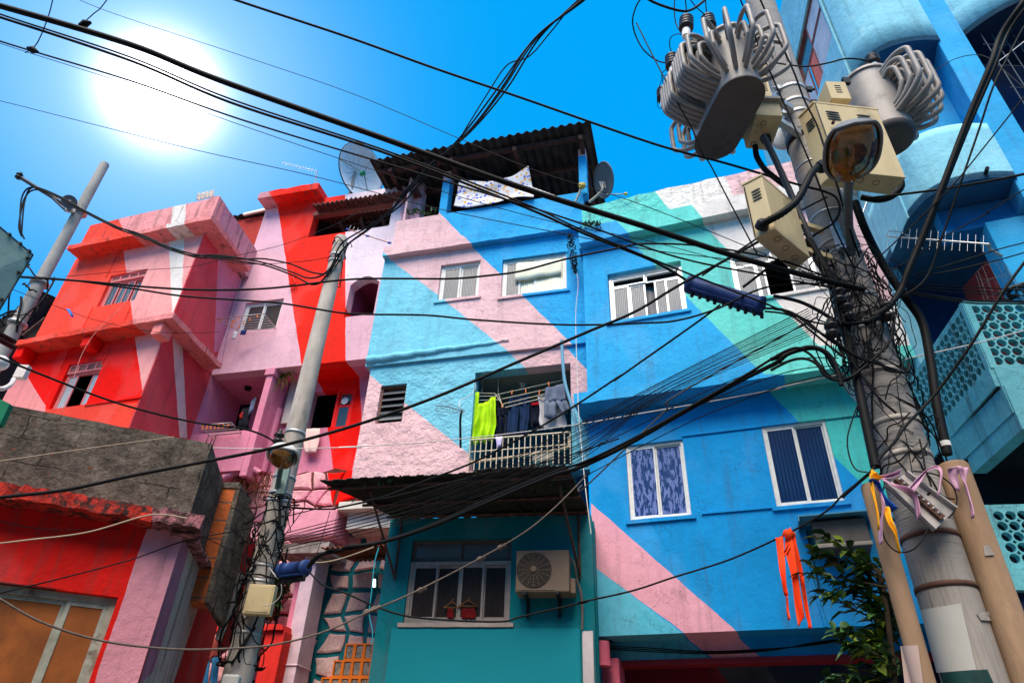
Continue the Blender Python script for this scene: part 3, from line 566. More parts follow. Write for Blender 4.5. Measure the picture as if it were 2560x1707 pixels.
# lower storey
mPL=mural('pink_house_lower_paint',PP,MAUVE,[],coarse=0.4,bump=0.45,k=0,dirtamt=.15)
mPD=mural('pink_house_recess_paint',PP,MAUVE,[(RED,[Q(1500,445),Q(1572,990),Q(1640,1500),Q(1850,1500),Q(1985,880),Q(1960,420)]),(RED,[Q(1380,250),Q(1430,340),Q(1500,445),Q(1960,420),Q(1945,200)])],k=KD,coarse=0.3,bump=0.4,dirtamt=.12)
pil0,pil1=PP.uz(Q(700,700))[0],PP.uz(Q(762,700))[0]
zb_=PP.uz(Q(450,965))[1]; zbot=PP.uz(Q(420,1450))[1]; dz0=PP.uz(Q(1450,1490),KD)[1]
q=MB(); q.pbox(PP,ul-.0,zbot,pil0,zb_,-0.15,0.0); fixn(q.build('balcony_parapet',mPL,pbh))
q=MB(); q.pbox(PP,pil0,zbot-.1,pil1+0.03,zs,KD-.1,0.0); q.build('pilaster',mPL,pbh,bevel=0.012)
q=MB(); q.pbox(PP,pil0-.03,zs-.14,pil1+.06,zs-.002,KD,0.03); q.build('ceiling_beam',mPL,pbh,bevel=0.01)
q=MB(); q.pbox(PP,ul,zs-.001,ur,zs+.12,KR-.1,-0.2); q.build('soffit',mPD,pbh)
q=MB(); q.pbox(PP,ul,zbot,pil0,zs-.002,KR-.1,KR); q.pbox(PP,ul-.15,zbot,ul,zs,KR,-0.001); q.pbox(PP,ul,zbot,pil0,zbot+.1,KR,-.15); q.build('balcony_room',mPL,pbh)
q=MB(); b_=PP.rect(Q(395,950),Q(660,640),KR); q.pbox(PP,b_[0],b_[1]-.6,b_[2],b_[3],KR,KR+.02); q.build('balcony_doorway',dark,pbh)
dr=PP.rect(Q(1290,945),Q(1655,462),KD); dw=PP.rect(Q(1580,968),Q(1912,432),KD)
hole_=(dr[0],dr[1],dw[2],dr[3])
q=MB(); q.slab(PP,[(pil1,dz0),(ur,dz0),(ur,zs-.002),(pil1,zs-.002)],[hole(hole_)],KD,0.15); fixn(q.build('recess_wall',mPD,pbh))
room(pbh,PP,hole_,KD-.15,1.2)
redp=plain('red_gloss_paint',RED,0.45,var=0.05)
window(pbh,PP,(dw[0],dw[1],dw[2],dw[3]),KD-.02,fw_=0.05,fmat=redp,cells=[(0,0,1,.62,RP),(0,.62,1,1,RP)],label='red framed shutter with two dark panes')
MB().lathe(PP.at((dw[0]+dw[2])/2,dw[3]-.24,KD-.025),PP.n,[(0,.065),(.012,.065)],18).build('round_sticker',wframe,pbh)
q=MB(); q.pbox(PP,dr[0]-.07,dr[1],dr[0]+0.02,dr[3],KD-.12,KD+.02); q.build('door_jamb',plain('pink_grey_frame',(0.45,0.28,0.30),0.7),pbh)
sh0,sh1=PP.px(Q(1110,350),KD+.05),PP.px(Q(985,880),KD+.05)
q=MB(); us_=PP.uz(Q(1095,500),KD+.05)[0]; q.pbox(PP,us_-.01,sh1.z,us_+.13,sh0.z,KD+.03,KD+.07); q.build('open_shutter',plain('cream_shutter',(0.62,0.54,0.48),0.6,var=.12),pbh,bevel=.005)
q=MB(); q.tube([PP.px(Q(965,700),KD+.12),PP.px(Q(765,1470),KD+.12)],0.062,14); q.build('down_pipe',mPL,pbh)
q=MB(); q.tube(smooth_path([PP.px(Q(730,1490),KD+.3),PP.px(Q(640,1440),KD+.35),PP.px(Q(520,1450),KD+.4),PP.px(Q(290,1540),KD+.45)]),0.06,14); q.build('pipe_elbow',mPL,pbh)
# cloth at the sill, laundry in the balcony, small rack
cl_=plain('pale_pink_towel',(0.85,0.55,0.50),0.9,var=.05)
drape([PP.px(Q(1240,938),KD+.1),PP.px(Q(1262,1080),KD+.12),PP.px(Q(1290,1230),KD+.12)],[PP.px(Q(1470,932),KD+.1),PP.px(Q(1462,1080),KD+.12),PP.px(Q(1425,1235),KD+.12)],nx=12,rip=.012,freq=2,mat=cl_,name='towel',label='pale pink towel hanging over the sill beside the red shutter',cat='towel',n=PP.n,jag=.04)
cols=[('black_garment',(0.012,0.012,0.02),Q(520,690),Q(470,940),Q(600,680),Q(600,950),'black garment hanging in the pink balcony doorway'),('blue_garment',(0.20,0.24,0.36),Q(620,600),Q(590,780),Q(690,550),Q(655,720),'pale blue garment at the edge of the pink balcony doorway'),('red_garment',(0.6,0.03,0.03),Q(490,760),Q(480,820),Q(530,730),Q(520,810),'small red garment among black laundry in the pink balcony')]
for nm,c,a,b,a2,b2,lb in cols:
    drape([PP.px(a,-.35),PP.px(b,-.35)],[PP.px(a2,-.35),PP.px(b2,-.35)],nx=8,rip=.03,mat=plain(nm,c,.9,var=.3),name=nm,label=lb,cat='garment',n=PP.n,jag=.06,seed=hash(nm)%7 if False else len(nm))
o=rack(PP,[PP.px(Q(110,1020),.0),PP.px(Q(505,985),.0),PP.px(Q(385,865),.35),PP.px(Q(0,893),.35)],'clothes_rack',None,5); tag(o,'thin steel clothes rack on the pink balcony above the grey wall','drying rack')
for i in range(7):
    p=PP.px(Q(0,893),.35).lerp(PP.px(Q(385,865),.35),.12+.13*i)
    o=MB().box(p-V((0.01,0,0.09)),V((.018,0,0)),V((0,.012,0)),V((wob(.02),0,.09))).build('clothes_peg',pinm); tag(o,'orange clothes peg on the small rack over the grey wall','clothes peg','orange pegs on the lower rack')
MB().lathe(PP.px(Q(600,400),-.5),(0,0,-1),[(-.08,.02),(0,.03),(.02,.07),(.10,.06)],12).build('ceiling_lamp',blackm,pbh)
# ---------------------------------------------------------------- stone base below the pink house
def stonemat(name,pl,c1,c2,mortar,sc=3.2,mw=0.05,extra=None):
    m,t,b=basemat(name); g=geo(t)
    dd=nn(t,'ShaderNodeVectorMath',operation='DOT_PRODUCT'); dd.inputs[1].default_value=pl.d; t.links.new(g,dd.inputs[0])
    sp=nn(t,'ShaderNodeSeparateXYZ'); t.links.new(g,sp.inputs[0]); cb=nn(t,'ShaderNodeCombineXYZ'); t.links.new(dd.outputs['Value'],cb.inputs[0]); t.links.new(sp.outputs[2],cb.inputs[1])
    nz=noisen(t,g,4,3,.6,out=1); ws=nn(t,'ShaderNodeVectorMath',operation='SCALE'); ws.inputs['Scale'].default_value=.12; t.links.new(nz,ws.inputs[0]); ad=nn(t,'ShaderNodeVectorMath',operation='ADD'); t.links.new(cb.outputs[0],ad.inputs[0]); t.links.new(ws.outputs[0],ad.inputs[1])
    v=nn(t,'ShaderNodeTexVoronoi',voronoi_dimensions='2D',feature='DISTANCE_TO_EDGE'); v.inputs['Scale'].default_value=sc; t.links.new(ad.outputs[0],v.inputs['Vector'])
    v2=nn(t,'ShaderNodeTexVoronoi',voronoi_dimensions='2D'); v2.inputs['Scale'].default_value=sc; t.links.new(ad.outputs[0],v2.inputs['Vector'])
    sx=nn(t,'ShaderNodeSeparateColor'); t.links.new(v2.outputs['Color'],sx.inputs[0])
    c=mixc(t,sx.outputs[0],c1,c2); c=mixc(t,1.0,c,ramp(t,noisen(t,g,16,6,.7),[(.3,(.75,)*3),(.7,(1.1,)*3)]),'MULTIPLY')
    if extra: c=mixc(t,halfplanes(t,g,pl,extra[1],extra[2]),c,extra[0])
    f=ramp(t,v.outputs['Distance'],[(mw*.7,1.0),(mw,0.0)]); c=mixc(t,f,c,mortar)
    t.links.new(c,b.inputs['Base Color']); b.inputs['Roughness'].default_value=.85
    h=mathn(t,'ADD',ramp(t,v.outputs['Distance'],[(mw*.5,0.0),(mw*2.6,1.0)]),mathn(t,'MULTIPLY',noisen(t,g,22,5,.6),.35)); bumpn(t,b,h,.9,.05); return m
stw=MB(); k_=KD+.06
def stones(pl,u0,z0,u1,z1,k,size,mat,par,seed=1,gap=.80,th=.035,pick=None,name='stones'):
    random.seed(seed); q=MB(); nz=max(2,int((z1-z0)/size)); nu=max(2,int((u1-u0)/size)); g={}
    for i in range(-1,nu+2):
        for j in range(-1,nz+2): g[i,j]=(u0+(u1-u0)*(i+(.18 if j%2 else 0))/nu+wob(size*.30),z0+(z1-z0)*j/nz+wob(size*.26))
    for i in range(nu):
        for j in range(nz):
            c4=[g[i,j],g[i+1,j],g[i+1,j+1],g[i,j+1]]; pts=[]
            for a in range(4):
                p,q_=c4[a],c4[(a+1)%4]; pts.append(p); pts.append(((p[0]+q_[0])/2+wob(size*.07),(p[1]+q_[1])/2+wob(size*.07)))
            cx=sum(p[0] for p in pts)/8; cz=sum(p[1] for p in pts)/8
            if pick and not pick(cx,cz): continue
            gp_=gap+wob(.05)
            def ringp(f,kk): return [pl.at(cx+(p[0]-cx)*f,cz+(p[1]-cz)*f,kk) for p in pts]
            t_=th*(.7+.6*random.random()); vs=ringp(gp_,k-.005)+ringp(gp_*.97,k+t_*.7)+ringp(gp_*.80,k+t_+wob(.006))+[pl.at(cx,cz,k+t_+wob(.01))]
            fs=[(r*8+a,r*8+(a+1)%8,(r+1)*8+(a+1)%8,(r+1)*8+a) for r in range(2) for a in range(8)]+[(16+a,16+(a+1)%8,24) for a in range(8)]
            q.add(vs,fs)
    o=q.build(name,mat,par); return fixn(o)
def stm(name,c1,c2,extra=None):
    m,t,b=basemat(name); g=geo(t); c=mixc(t,ramp(t,noisen(t,g,2.6,2),[(.35,0.0),(.65,1.0)]),c1,c2); c=mixc(t,1.0,c,ramp(t,noisen(t,g,20,7,.75),[(.3,(.65,)*3),(.7,(1.15,)*3)]),'MULTIPLY')
    if extra: c=mixc(t,halfplanes(t,g,PP,extra[1],extra[2]),c,extra[0])
    t.links.new(c,b.inputs['Base Color']); b.inputs['Roughness'].default_value=.85; b.inputs['Specular IOR Level'].default_value=.1; bumpn(t,b,noisen(t,g,30,6,.65),.6,.02); return m

mo1=plain('brown_mortar',(0.13,0.035,0.025),.95,var=.5,vs=8,bump=.5); mo2=plain('teal_mortar',(0.003,0.15,0.18),.8,var=.2,bump=.4)
sm1=stm('pink_stone',(0.74,0.30,0.38),(0.86,0.45,0.46),extra=(RED,[Q(1560,1400),Q(1700,1420),L(905,480),L(905,660),L(730,660),L(705,480)],k_+.02)); sm2=stm('dusty_pink_stone',(0.64,0.36,0.35),(0.74,0.50,0.46))
um=PP.uz(L(655,1200),k_)[0]; zst=dz0
q=MB(); pts=[(pil0-1.6,0),(um,0),(um,zst-.7),(ur,zst-.7)]+[(ur-(ur-pil0+1.6)*i/16,zst+wob(.05)) for i in range(17)]
sw1=thing('stone_wall',PP.at(um,0,k_),'pink stone wall under the pink house recess, partly painted red','stone wall'); sw2=thing('stone_wall',PP.at(um+.5,0,k_),'pink stone wall with wide teal mortar joints beside the teal house','stone wall')
q.slab(PP,pts,[],k_,.3); fixn(q.build('mortar',mo1,sw1)); stones(PP,pil0-1.6,0,ur,zst+.02,k_,.27,sm1,sw1,3,gap=.90,pick=lambda u,z:(u<um-.05 or z>zst-.62))
q=MB(); q.slab(PP,[(um+.006,0),(ur+.3,0),(ur+.3,zst-.72),(um+.006,zst-.72)],[],k_+.02,.3); fixn(q.build('mortar',mo2,sw2)); stones(PP,um+.10,0,ur+.3,zst-.8,k_+.02,.27,sm2,sw2,5,gap=.80)
# pink canopy ledge, grey slab, pale pillar
kc=k_+.55
r1=PP.rect(L(470,820),L(742,650),kc); ct=plain('pink_canopy_paint',(0.78,0.30,0.38),.6,var=.15,bump=.25,bs_=12,col2=(0.62,0.10,0.16),c2amt=(.58,.75))
q=MB(); q.pbox(PP,r1[0],r1[1],r1[2]+.05,r1[3],k_+.005,kc); o=q.build('concrete_canopy',ct,bevel=.05); tag(o,'pink rounded concrete canopy between the middle pole and the mossy awning','canopy')
r2=PP.rect(L(435,898),L(712,838),kc+.1); sg=plain('stained_grey_slab',(0.30,0.24,0.22),.9,var=.4,bump=.5,bs_=20,col2=(0.10,0.08,0.05))
q=MB(); roughbar(q,PP.at(r2[0],r2[1],k_+.005),PP.at(r2[2],r2[1],k_+.005),PP.n*(kc+.1-k_),V((0,0,r2[3]-r2[1])),j=.012); o=fixn(q.build('stained_slab',sg)); tag(o,'stained grey concrete slab resting on the pale pillar','concrete slab')
r3=PP.rect(L(515,1470),L(590,900),kc-.05); q=MB(); pm=plain('pale_pink_pillar',(0.62,0.45,0.50),.8,var=.15,bump=.3,bs_=20)
w_=PP.uz(L(596,1200),kc-.05)[0]-PP.uz(L(527,1200),kc-.05)[0]; u3=PP.uz(L(527,1200),kc-.05)[0]
q.pbox(PP,u3,0,u3+w_,r2[1]-.003,kc-.42,kc-.05); q.pbox(PP,u3-.015,r3[1]-.02,u3+w_+.015,r3[1]+.0,kc-.43,kc-.035); o=q.build('pillar',pm,bevel=.008); tag(o,'pale pink square pillar under the stained slab','pillar')
# second pillar behind, mauve
q=MB(); q.pbox(PP,um-.28,0,um-.02,r2[1]-.05,k_+.003,k_+.3); o=q.build('pillar',mPL,bevel=.01); tag(o,'mauve pillar with a small shelf between pale pillar and teal mortar wall','pillar')
# white ledge slab left of awning
wl_=plain('dirty_white_slab',(0.72,0.66,0.58),.8,var=.15,bump=.3,col2=(.35,.28,.2),c2amt=(.62,.75))
r4=PP.rect(E(500,450),E(720,385),kc); q=MB(); q.pbox(PP,r4[0],r4[1],r4[2]+.3,r4[3],k_,kc); q.pbox(PP,r4[0]+.1,r4[1]-.24,r4[2]+.3,r4[1]-.003,k_,kc-.15); o=q.build('concrete_ledge',wl_,bevel=.01); tag(o,'dirty white stepped ledge under the left end of the mossy awning','ledge')
# rusty corrugated lean-to
rs_=plain('rusty_brown_sheet',(0.22,0.06,0.03),.9,var=.4,bump=.3,col2=(0.08,0.03,0.02))
rpts=[(520,690),(820,625),(645,935),(790,940)]
za=PP.px(E(390,735),kc+.35).z
q=MB(); a_=PP.px(E(385,740),kc+.55); b_=PP.px(E(860,632),kc+.55); zz=(a_.z+b_.z)/2; a_.z=b_.z=zz
corr(q,a_,b_,V(a_)-PP.n*.95+V((0,0,.12)),pitch=.075,amp=.012); o=q.build('corrugated_canopy',rs_); tag(o,'rusty brown corrugated canopy over the stone wall beside the teal house','canopy')
q=MB(); q.tube([a_-PP.n*.5+V((0.25,0,.03)),b_-PP.n*.5+V((0,0,.03))],.02,6); q.build('canopy_batten',rust,o)
# glass blocks in orange frame
ob_=plain('orange_frame_paint',(0.80,0.17,0.01),.6,var=.15); gbm=plain('glass_block',(0.28,0.22,0.16),.08,var=.6,vs=18,bump=.8,bs_=30,spec=.9)
kg=k_+.12; gbt=thing('glass_block_panel',PP.px(L(820,1560),kg),'stepped panel of glass blocks in an orange frame against the stone wall','glass blocks')
ug=PP.uz(L(925,1500),kg)[0]; ztop=PP.uz(L(870,1362),kg)[1]; bs0=PP.uz(L(870,1362),kg)[1]-PP.uz(L(870,1448),kg)[1]
bs0=abs(bs0); bw=abs(PP.uz(L(940,1480),kg)[0]-PP.uz(L(742,1480),kg)[0])/4
for rr_ in range(8):
    for cc2 in range(min(7,3+rr_)):
        u=ug-bw*(cc2+1); z=ztop-bs0*(rr_+1)
        fm_=MB(); 
        fm_.pbox(PP,u,z,u+bw,z+.02,kg-.08,kg); fm_.pbox(PP,u,z+bs0-.02,u+bw,z+bs0,kg-.08,kg); fm_.pbox(PP,u,z+.02,u+.02,z+bs0-.02,kg-.08,kg-.001); fm_.pbox(PP,u+bw-.02,z+.02,u+bw,z+bs0-.02,kg-.08,kg-.001)
        fo=fm_.build('frame',ob_,gbt); MB().pbox(PP,u+.02,z+.02,u+bw-.02,z+bs0-.02,kg-.07,kg-.012).build('glass_block',gbm,fo,bevel=.012)
# shop front below: red planter slab, red post, dark entrance
kp=kc+.2
r5=PP.rect(L(85,1298),L(470,1262),kp); q=MB(); rdm=plain('red_wall_paint',(0.66,0.02,0.012),.7,var=.2,bump=.3)
roughbar(q,PP.at(r5[0],r5[1],k_),PP.at(r5[2],r5[1],k_),PP.n*(kp-k_),V((0,0,r5[3]-r5[1])),j=.01); o=fixn(q.build('planter_slab',rdm)); tag(o,'red concrete slab carrying the leafy shrub behind the middle pole','slab')
u5=PP.uz(L(350,1400),kp)[0]; q=MB(); q.pbox(PP,u5,0,u5+.27,r5[1]-.003,k_+.004,kp-.05); o=q.build('pillar',rdm,bevel=.01); tag(o,'red pillar under the planter slab right of the middle pole','pillar')
q=MB(); q.pbox(PP,r5[0],0,u5-.005,r5[1]-.3,k_+.003,k_+.02); o=q.build('dark_doorway',darkb); tag(o,'dark entrance under the red slab at the foot of the middle pole','doorway')
bc=plain('blue_fabric',(0.02,0.14,0.30),.8,var=.3)
for i,(x0,x1,lb) in enumerate(((20,60,'dark blue cloth strip in the dark entrance, leftmost of three'),(66,100,'blue cloth strip in the dark entrance, middle of three'),(108,150,'blue cloth strip in the dark entrance nearest the middle pole'))):
    drape([PP.px(L(x0,1400),k_+.3),PP.px(L(x0-10,1640),k_+.3)],[PP.px(L(x1,1385),k_+.3),PP.px(L(x1-16,1640),k_+.3)],nx=6,rip=.04,mat=bc,name='cloth_strip',label=lb,cat='cloth',n=PP.n,seed=i)
o=drape([PP.px(L(75,1330),k_+.5),PP.px(L(85,1395),k_+.5),PP.px(L(80,1440),k_+.5)],[PP.px(L(190,1330),k_+.5),PP.px(L(185,1395),k_+.5),PP.px(L(150,1430),k_+.5)],nx=8,rip=.02,mat=plain('dusty_red_flag',(0.28,0.05,0.04),.9),name='bunting_flag',label='dull red bunting flag hanging under the red slab',cat='flag',n=PP.n,jag=.1)
# ---------------------------------------------------------------- red corner house (left)
W0=PP.px(A(1205,1180)); RS=Pl(W0,191); cor=RS.px(A(967,922)); RF=Pl(cor,-72); cu_=(cor-RS.O); cus=V((cu_.x,cu_.y,0)).dot(RS.d)
print('RB corner',cor,'side len',cus)
rbh=thing('red_corner_house',(cor.x,cor.y,0),'red and coral corner house with a white stripe and projecting ledges','house')
OV=.30
fl_=RF.uz(A(300,840))[0]; zl=RF.uz(A(962,938),OV)[1]; zu0=RF.uz(A(1165,455))[1]; zu1=RF.uz(A(1190,372),OV)[1]; zp=RF.uz(A(1000,300),.12)[1]
zl0=RF.uz(A(800,1028))[1]; zl=max(zl,zl0+.1); fl2=RF.uz(A(60,1300))[0]
print('RB z',zl0,zl,zu0,zu1,zp,'left',fl_,fl2)
uw=RF.rect(A(540,868),A(830,652)); dwn=RF.rect(A(270,1442),A(592,1158))
mRF=mural('red_house_front_paint',RF,SALM,[((0.93,0.38,0.36),[A(657,300),A(690,545),A(745,960),A(960,1000),A(1220,300)]),
  (WHT,[A(950,300),A(945,490),A(965,925),A(1000,850),A(1019,770),A(1035,465),A(1040,300)])],coarse=.35,bump=.4,drip=.10,dirtamt=.12)
mRL=mural('red_house_front_lower_paint',RF,RED,[(SALM,[A(0,1440),A(490,1415),A(800,1382),A(800,1700),A(0,1700)]),((0.90,0.30,0.29),[A(-60,1200),A(118,1200),A(255,1420),A(240,1600),A(-60,1600)]),
  ((0.93,0.38,0.36),[A(742,950),A(755,1040),A(805,1382),A(960,950)]),((0.70,0.01,0.008),[A(800,1395),A(730,1600),A(900,1600)])],coarse=.3,bump=.4,drip=.10,dirtamt=.1)
mRP=mural('red_house_parapet_paint',RF,SALM,[((0.86,0.34,0.34),[A(560,200),A(665,385),A(700,480),A(1400,480),A(1300,100)]),(WHT,[A(975,200),A(965,320),A(925,450),A(1035,440),A(1045,200)])],k=.12,coarse=.8,bump=.5,drip=.3,dirtamt=.5)
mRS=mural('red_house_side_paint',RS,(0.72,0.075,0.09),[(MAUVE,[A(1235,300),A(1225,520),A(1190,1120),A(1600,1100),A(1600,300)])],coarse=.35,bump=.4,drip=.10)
mRS2=mural('red_house_side_lower_paint',RS,(0.72,0.075,0.09),[((0.78,0.60,0.55),[A(960,960),A(1005,1600),A(1048,1600),A(1016,960)])],coarse=.35,bump=.4,drip=.1)
mRSP=mural('red_house_side_parapet_paint',RS,(0.66,0.34,0.40),[((0.80,0.30,0.30),[A(1100,100),A(1250,240),A(1222,430),A(1100,430)])],k=.12,coarse=.9,bump=.5,drip=.4,dirtamt=.7)
q=MB(); q.slab(RF,[(fl_,zl0),(-.026,zl0),(-.026,zu0+.05),(fl_,zu0+.05)],[hole(uw)],0,.2); fixn(q.build('front_wall',mRF,rbh))
q=MB(); q.slab(RF,[(fl2,2.0),(-.026,2.0),(-.026,zl0+.05),(fl2,zl0+.05)],[hole(dwn)],0,.2); fixn(q.build('lower_front_wall',mRL,rbh))
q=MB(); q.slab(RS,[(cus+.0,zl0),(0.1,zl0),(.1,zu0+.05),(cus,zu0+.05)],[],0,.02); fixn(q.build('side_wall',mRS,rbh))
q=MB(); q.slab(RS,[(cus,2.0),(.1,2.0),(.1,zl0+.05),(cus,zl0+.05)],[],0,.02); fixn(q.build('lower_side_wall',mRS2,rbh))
def lshelf(z0,z1,ov,left,name,m,endu=0.0,j=.008):
    c=cor; pf=RF.at(left,0,ov); pc=V((c.x,c.y,0)); 
    # outer corner of the overhang
    nF,nS=RF.n,RS.n; det=nF.x*nS.y-nF.y*nS.x; x=(ov*nS.y-ov*nF.y)/det; y=(nF.x*ov-nS.x*ov)/det; oc=V((c.x+x,c.y+y,0))
    A0=RF.at(left,0,-.15); A1=RF.at(left,0,ov); B1=RS.at(endu,0,ov); B0=RS.at(endu,0,-.15); I0=V((c.x,c.y,0))-RF.n*.15-RS.n*.15
    def lerpn(a,b,n): return [V(a).lerp(V(b),i/n)+V((wob(j),wob(j),0)) for i in range(n)]
    loop=[A0,*lerpn(A1,oc,22),*lerpn(oc,B1,10),B1,B0,I0]; q=MB(); n=len(loop)
    h0=[p+V((0,0,z0+wob(j))) for p in loop]; h1=[p+V((0,0,z1+wob(j))) for p in loop]
    q.add(h0+h1,[tuple(range(n))[::-1],tuple(range(n,2*n))]+[(i,(i+1)%n,n+(i+1)%n,n+i) for i in range(n)])
    return fixn(q.build(name,m,rbh))
mLdg=mural('red_house_ledge_paint',RF,SALM,[((0.80,0.26,0.25),[A(657,300),A(690,545),A(745,960),A(745,1300),A(2200,1300),A(2200,300)]),(WHT,[A(930,300),A(930,600),A(1030,600),A(1030,300)])],k=OV,coarse=1.0,bump=.7,drip=.3,dirtamt=.6)
ea=RS.uz(A(1400,660),OV)[0]; eb=RS.uz(A(1240,1200),OV)[0]; print('ends',ea,eb)
lshelf(zu0,max(zu1,zu0+.1),OV,RF.uz(A(372,548),OV)[0],'upper_ledge',mLdg,min(ea,.2)); lshelf(zl0,zl,OV,RF.uz(A(75,1098),OV)[0],'lower_ledge',mLdg,min(eb,.2))
# dark stained edge on the ledges
zq=max(zu1,zu0+.1)
def parap(ov,z0,z1):
    nF,nS=RF.n,RS.n; det=nF.x*nS.y-nF.y*nS.x
    x=(ov*nS.y-ov*nF.y)/det; y=(nF.x*ov-nS.x*ov)/det; c=V((cor.x+x,cor.y+y,0)); return c
pc_=parap(.12,0,0); pl_=RF.uz(A(470,480),.12)[0]
q=MB(); uu0=(pc_-RF.O).dot(RF.d); pts=[(pl_,zq)]+[(uu0,zq)]+[(uu0-(uu0-pl_)*i/12,zp+wob(.012)) for i in range(13)]; q.slab(RF,pts,[],.12,.18); fixn(q.build('parapet',mRP,rbh))
q=MB(); us0=(pc_-RS.O).dot(RS.d); pts=[(us0,zq),(.25,zq)]+[(.25+(us0-.25)*i/9,zp+wob(.012)) for i in range(10)]; q.slab(RS,pts,[],.117,.18); fixn(q.build('side_parapet',mRSP,rbh))
q=MB()
for i,(x,y) in enumerate(((885,1040),(492,1100),(115,1160))):
    u=RF.uz(A(x,y),.15)[0]; q=MB(); q.pbox(RF,u-.09,zl0-.22,u+.09,zl0-.002,0.0,.24); q.build('ledge_bracket',mRL if i else plain('pink_bracket_paint',(0.86,0.25,0.22),.7,bump=.3),rbh,bevel=.02)
# recessed panel edges either side of the windows
for (p0,p1) in ((A(668,548),A(600,700)),(A(520,870),A(440,1010)),(A(730,870),A(685,975))):
    a,b=RF.uz(p0),RF.uz(p1); MB().pbox(RF,a[0]-.006,min(a[1],b[1]),a[0]+.012,max(a[1],b[1]),-.002,.014).build('wall_moulding',mRF,rbh)
for (p0,p1) in ((A(390,1110),A(370,1180)),(A(625,1070),A(600,1160))):
    a,b=RF.uz(p0),RF.uz(p1); MB().pbox(RF,a[0]-.006,min(a[1],b[1])-.1,a[0]+.012,max(a[1],b[1]),-.002,.014).build('wall_moulding',mRL,rbh)
a=RF.uz(A(490,1417)); MB().pbox(RF,dwn[2],a[1]-.01,0.015,a[1]+.02,-.002,.018).build('wall_moulding',mRL,rbh)
pf=plain('coral_frame_paint',(0.74,0.22,0.22),.55,var=.12); RR=ribbed('mottled_glass',RF.d,(0.05,0.07,0.08),(0.20,0.25,0.27),freq=90); RR2=ribbed('pale_mottled_glass',RF.d,(0.30,0.36,0.38),(0.50,0.56,0.58),freq=150)
vent=plain('vent_slat',(0.75,0.45,0.40),.7)
def rbwin(r,gm,open_):
    u0,z0,u1,z1=r; zv=z0+(z1-z0)*.80; H_=z1-z0
    fo=window(rbh,RF,(u0,z0,u1,zv),-.06,fw_=.035,fmat=pf,cells=[(0,0,.26,1,gm),(.28,0,.5,1,None if open_ else gm),(.5,0,.72,1,None if open_ else gm),(.74,0,1,1,gm)] if not open_ else [(0,0,.3,1,gm),(.7,0,1,1,gm)])
    q=MB(); q.pbox(RF,u0,zv,u1,zv+.03,-.12,-.03); q.pbox(RF,u0,z1-.03,u1,z1,-.12,-.03)
    for i in range(5): x=u0+(u1-u0-.03)*i/4; q.pbox(RF,x,zv+.03,x+.03,z1-.03,-.12,-.031)
    q.build('vent_frame',pf,fo)
    q=MB()
    for i in range(4):
        x=u0+.03+(u1-u0-.03)*i/4; 
        for j in range(4): zc=zv+.04+(z1-zv-.07)*j/4; q.box(RF.at(x+.005,zc,-.05),RF.d*((u1-u0-.03)/4-.04),-RF.n*.05+V((0,0,.02)),V((0,0,.006)))
    q.build('vent_slats',vent,fo)
    room(rbh,RF,r,-.2,.6)
rbwin(uw,RR,False); rbwin(dwn,RR2,True)
q=MB(); q.pbox(RF,fl_,2,fl_+.2,zu0,-3,-.2); q.pbox(RF,fl_+.2,zu0,-.2,zu0+.1,-3,-.2); q.pbox(RF,fl_+.2,2.0,-.5,zu0,-3.2,-3.0); q.build('back_wall',mRF,rbh)
# little corrugated roof patch and grey eave on the roof behind
a=RF.px(A(1150,260),-.9); q=MB(); corr(q,RF.px(A(1100,275),-.8),RF.px(A(1200,250),-.8),RF.px(A(1105,237),-.8),pitch=.10,amp=.015); o=q.build('fibre_cement_sheet',plain('pale_fibre_sheet',(0.50,0.42,0.38),.9,var=.3)); tag(o,'small upright fibre cement sheet on the roof of the red corner house','roofing sheet')
q=MB(); a0=PP.px(A(1365,350),-1.5); a1=PP.px(A(1490,320),-1.5); corr(q,a0-PP.d*.3,a1+PP.d*.2,a0-PP.d*.3-PP.n*1.5+V((0,0,.2)),pitch=.17,amp=.02); o=q.build('shed_roof',asb2); tag(o,'dark corrugated shed roof between the red and pink houses','shed roof')
q=MB(); q.pbox(PP,PP.uz(A(1375,400),-1.6)[0]-.3,a0.z-2.0,PP.uz(A(1490,400),-1.6)[0]+.3,a0.z-.05,-2.6,-1.6); q.build('shed_wall',plain('shed_wall_red',(0.4,0.03,0.02),.8),o)
q=MB(); q.box(PP.px(A(1360,352),-1.45),PP.px(A(1490,322),-1.45)-PP.px(A(1360,352),-1.45),-PP.n*.05,V((0,0,.07))); q.build('fascia',wframe,o)
# ---------------------------------------------------------------- grey block with red ledge (foreground left)
fc=aty(B(1140,285),6.0); FF=Pl(fc,248.7); FS=Pl(fc,169)
gray=thing('rough_grey_building',(fc.x,fc.y,0),'rough grey cement upper wall over a red ledge and a brown boarded window, foreground left','building')
ztp=fc.z; zgb=FF.uz(B(1035,692))[1]; 
m,t,b_=basemat('rough_cement'); g=geo(t)
dd=nn(t,'ShaderNodeVectorMath',operation='DOT_PRODUCT'); dd.inputs[1].default_value=FF.d; t.links.new(g,dd.inputs[0]); sp=nn(t,'ShaderNodeSeparateXYZ'); t.links.new(g,sp.inputs[0]); cb=nn(t,'ShaderNodeCombineXYZ'); t.links.new(dd.outputs['Value'],cb.inputs[0]); t.links.new(sp.outputs[2],cb.inputs[1])
wz_=nn(t,'ShaderNodeVectorMath',operation='SCALE'); wz_.inputs['Scale'].default_value=.05; t.links.new(noisen(t,g,9,4,.6,out=1),wz_.inputs[0]); wa=nn(t,'ShaderNodeVectorMath',operation='ADD'); t.links.new(cb.outputs[0],wa.inputs[0]); t.links.new(wz_.outputs[0],wa.inputs[1])
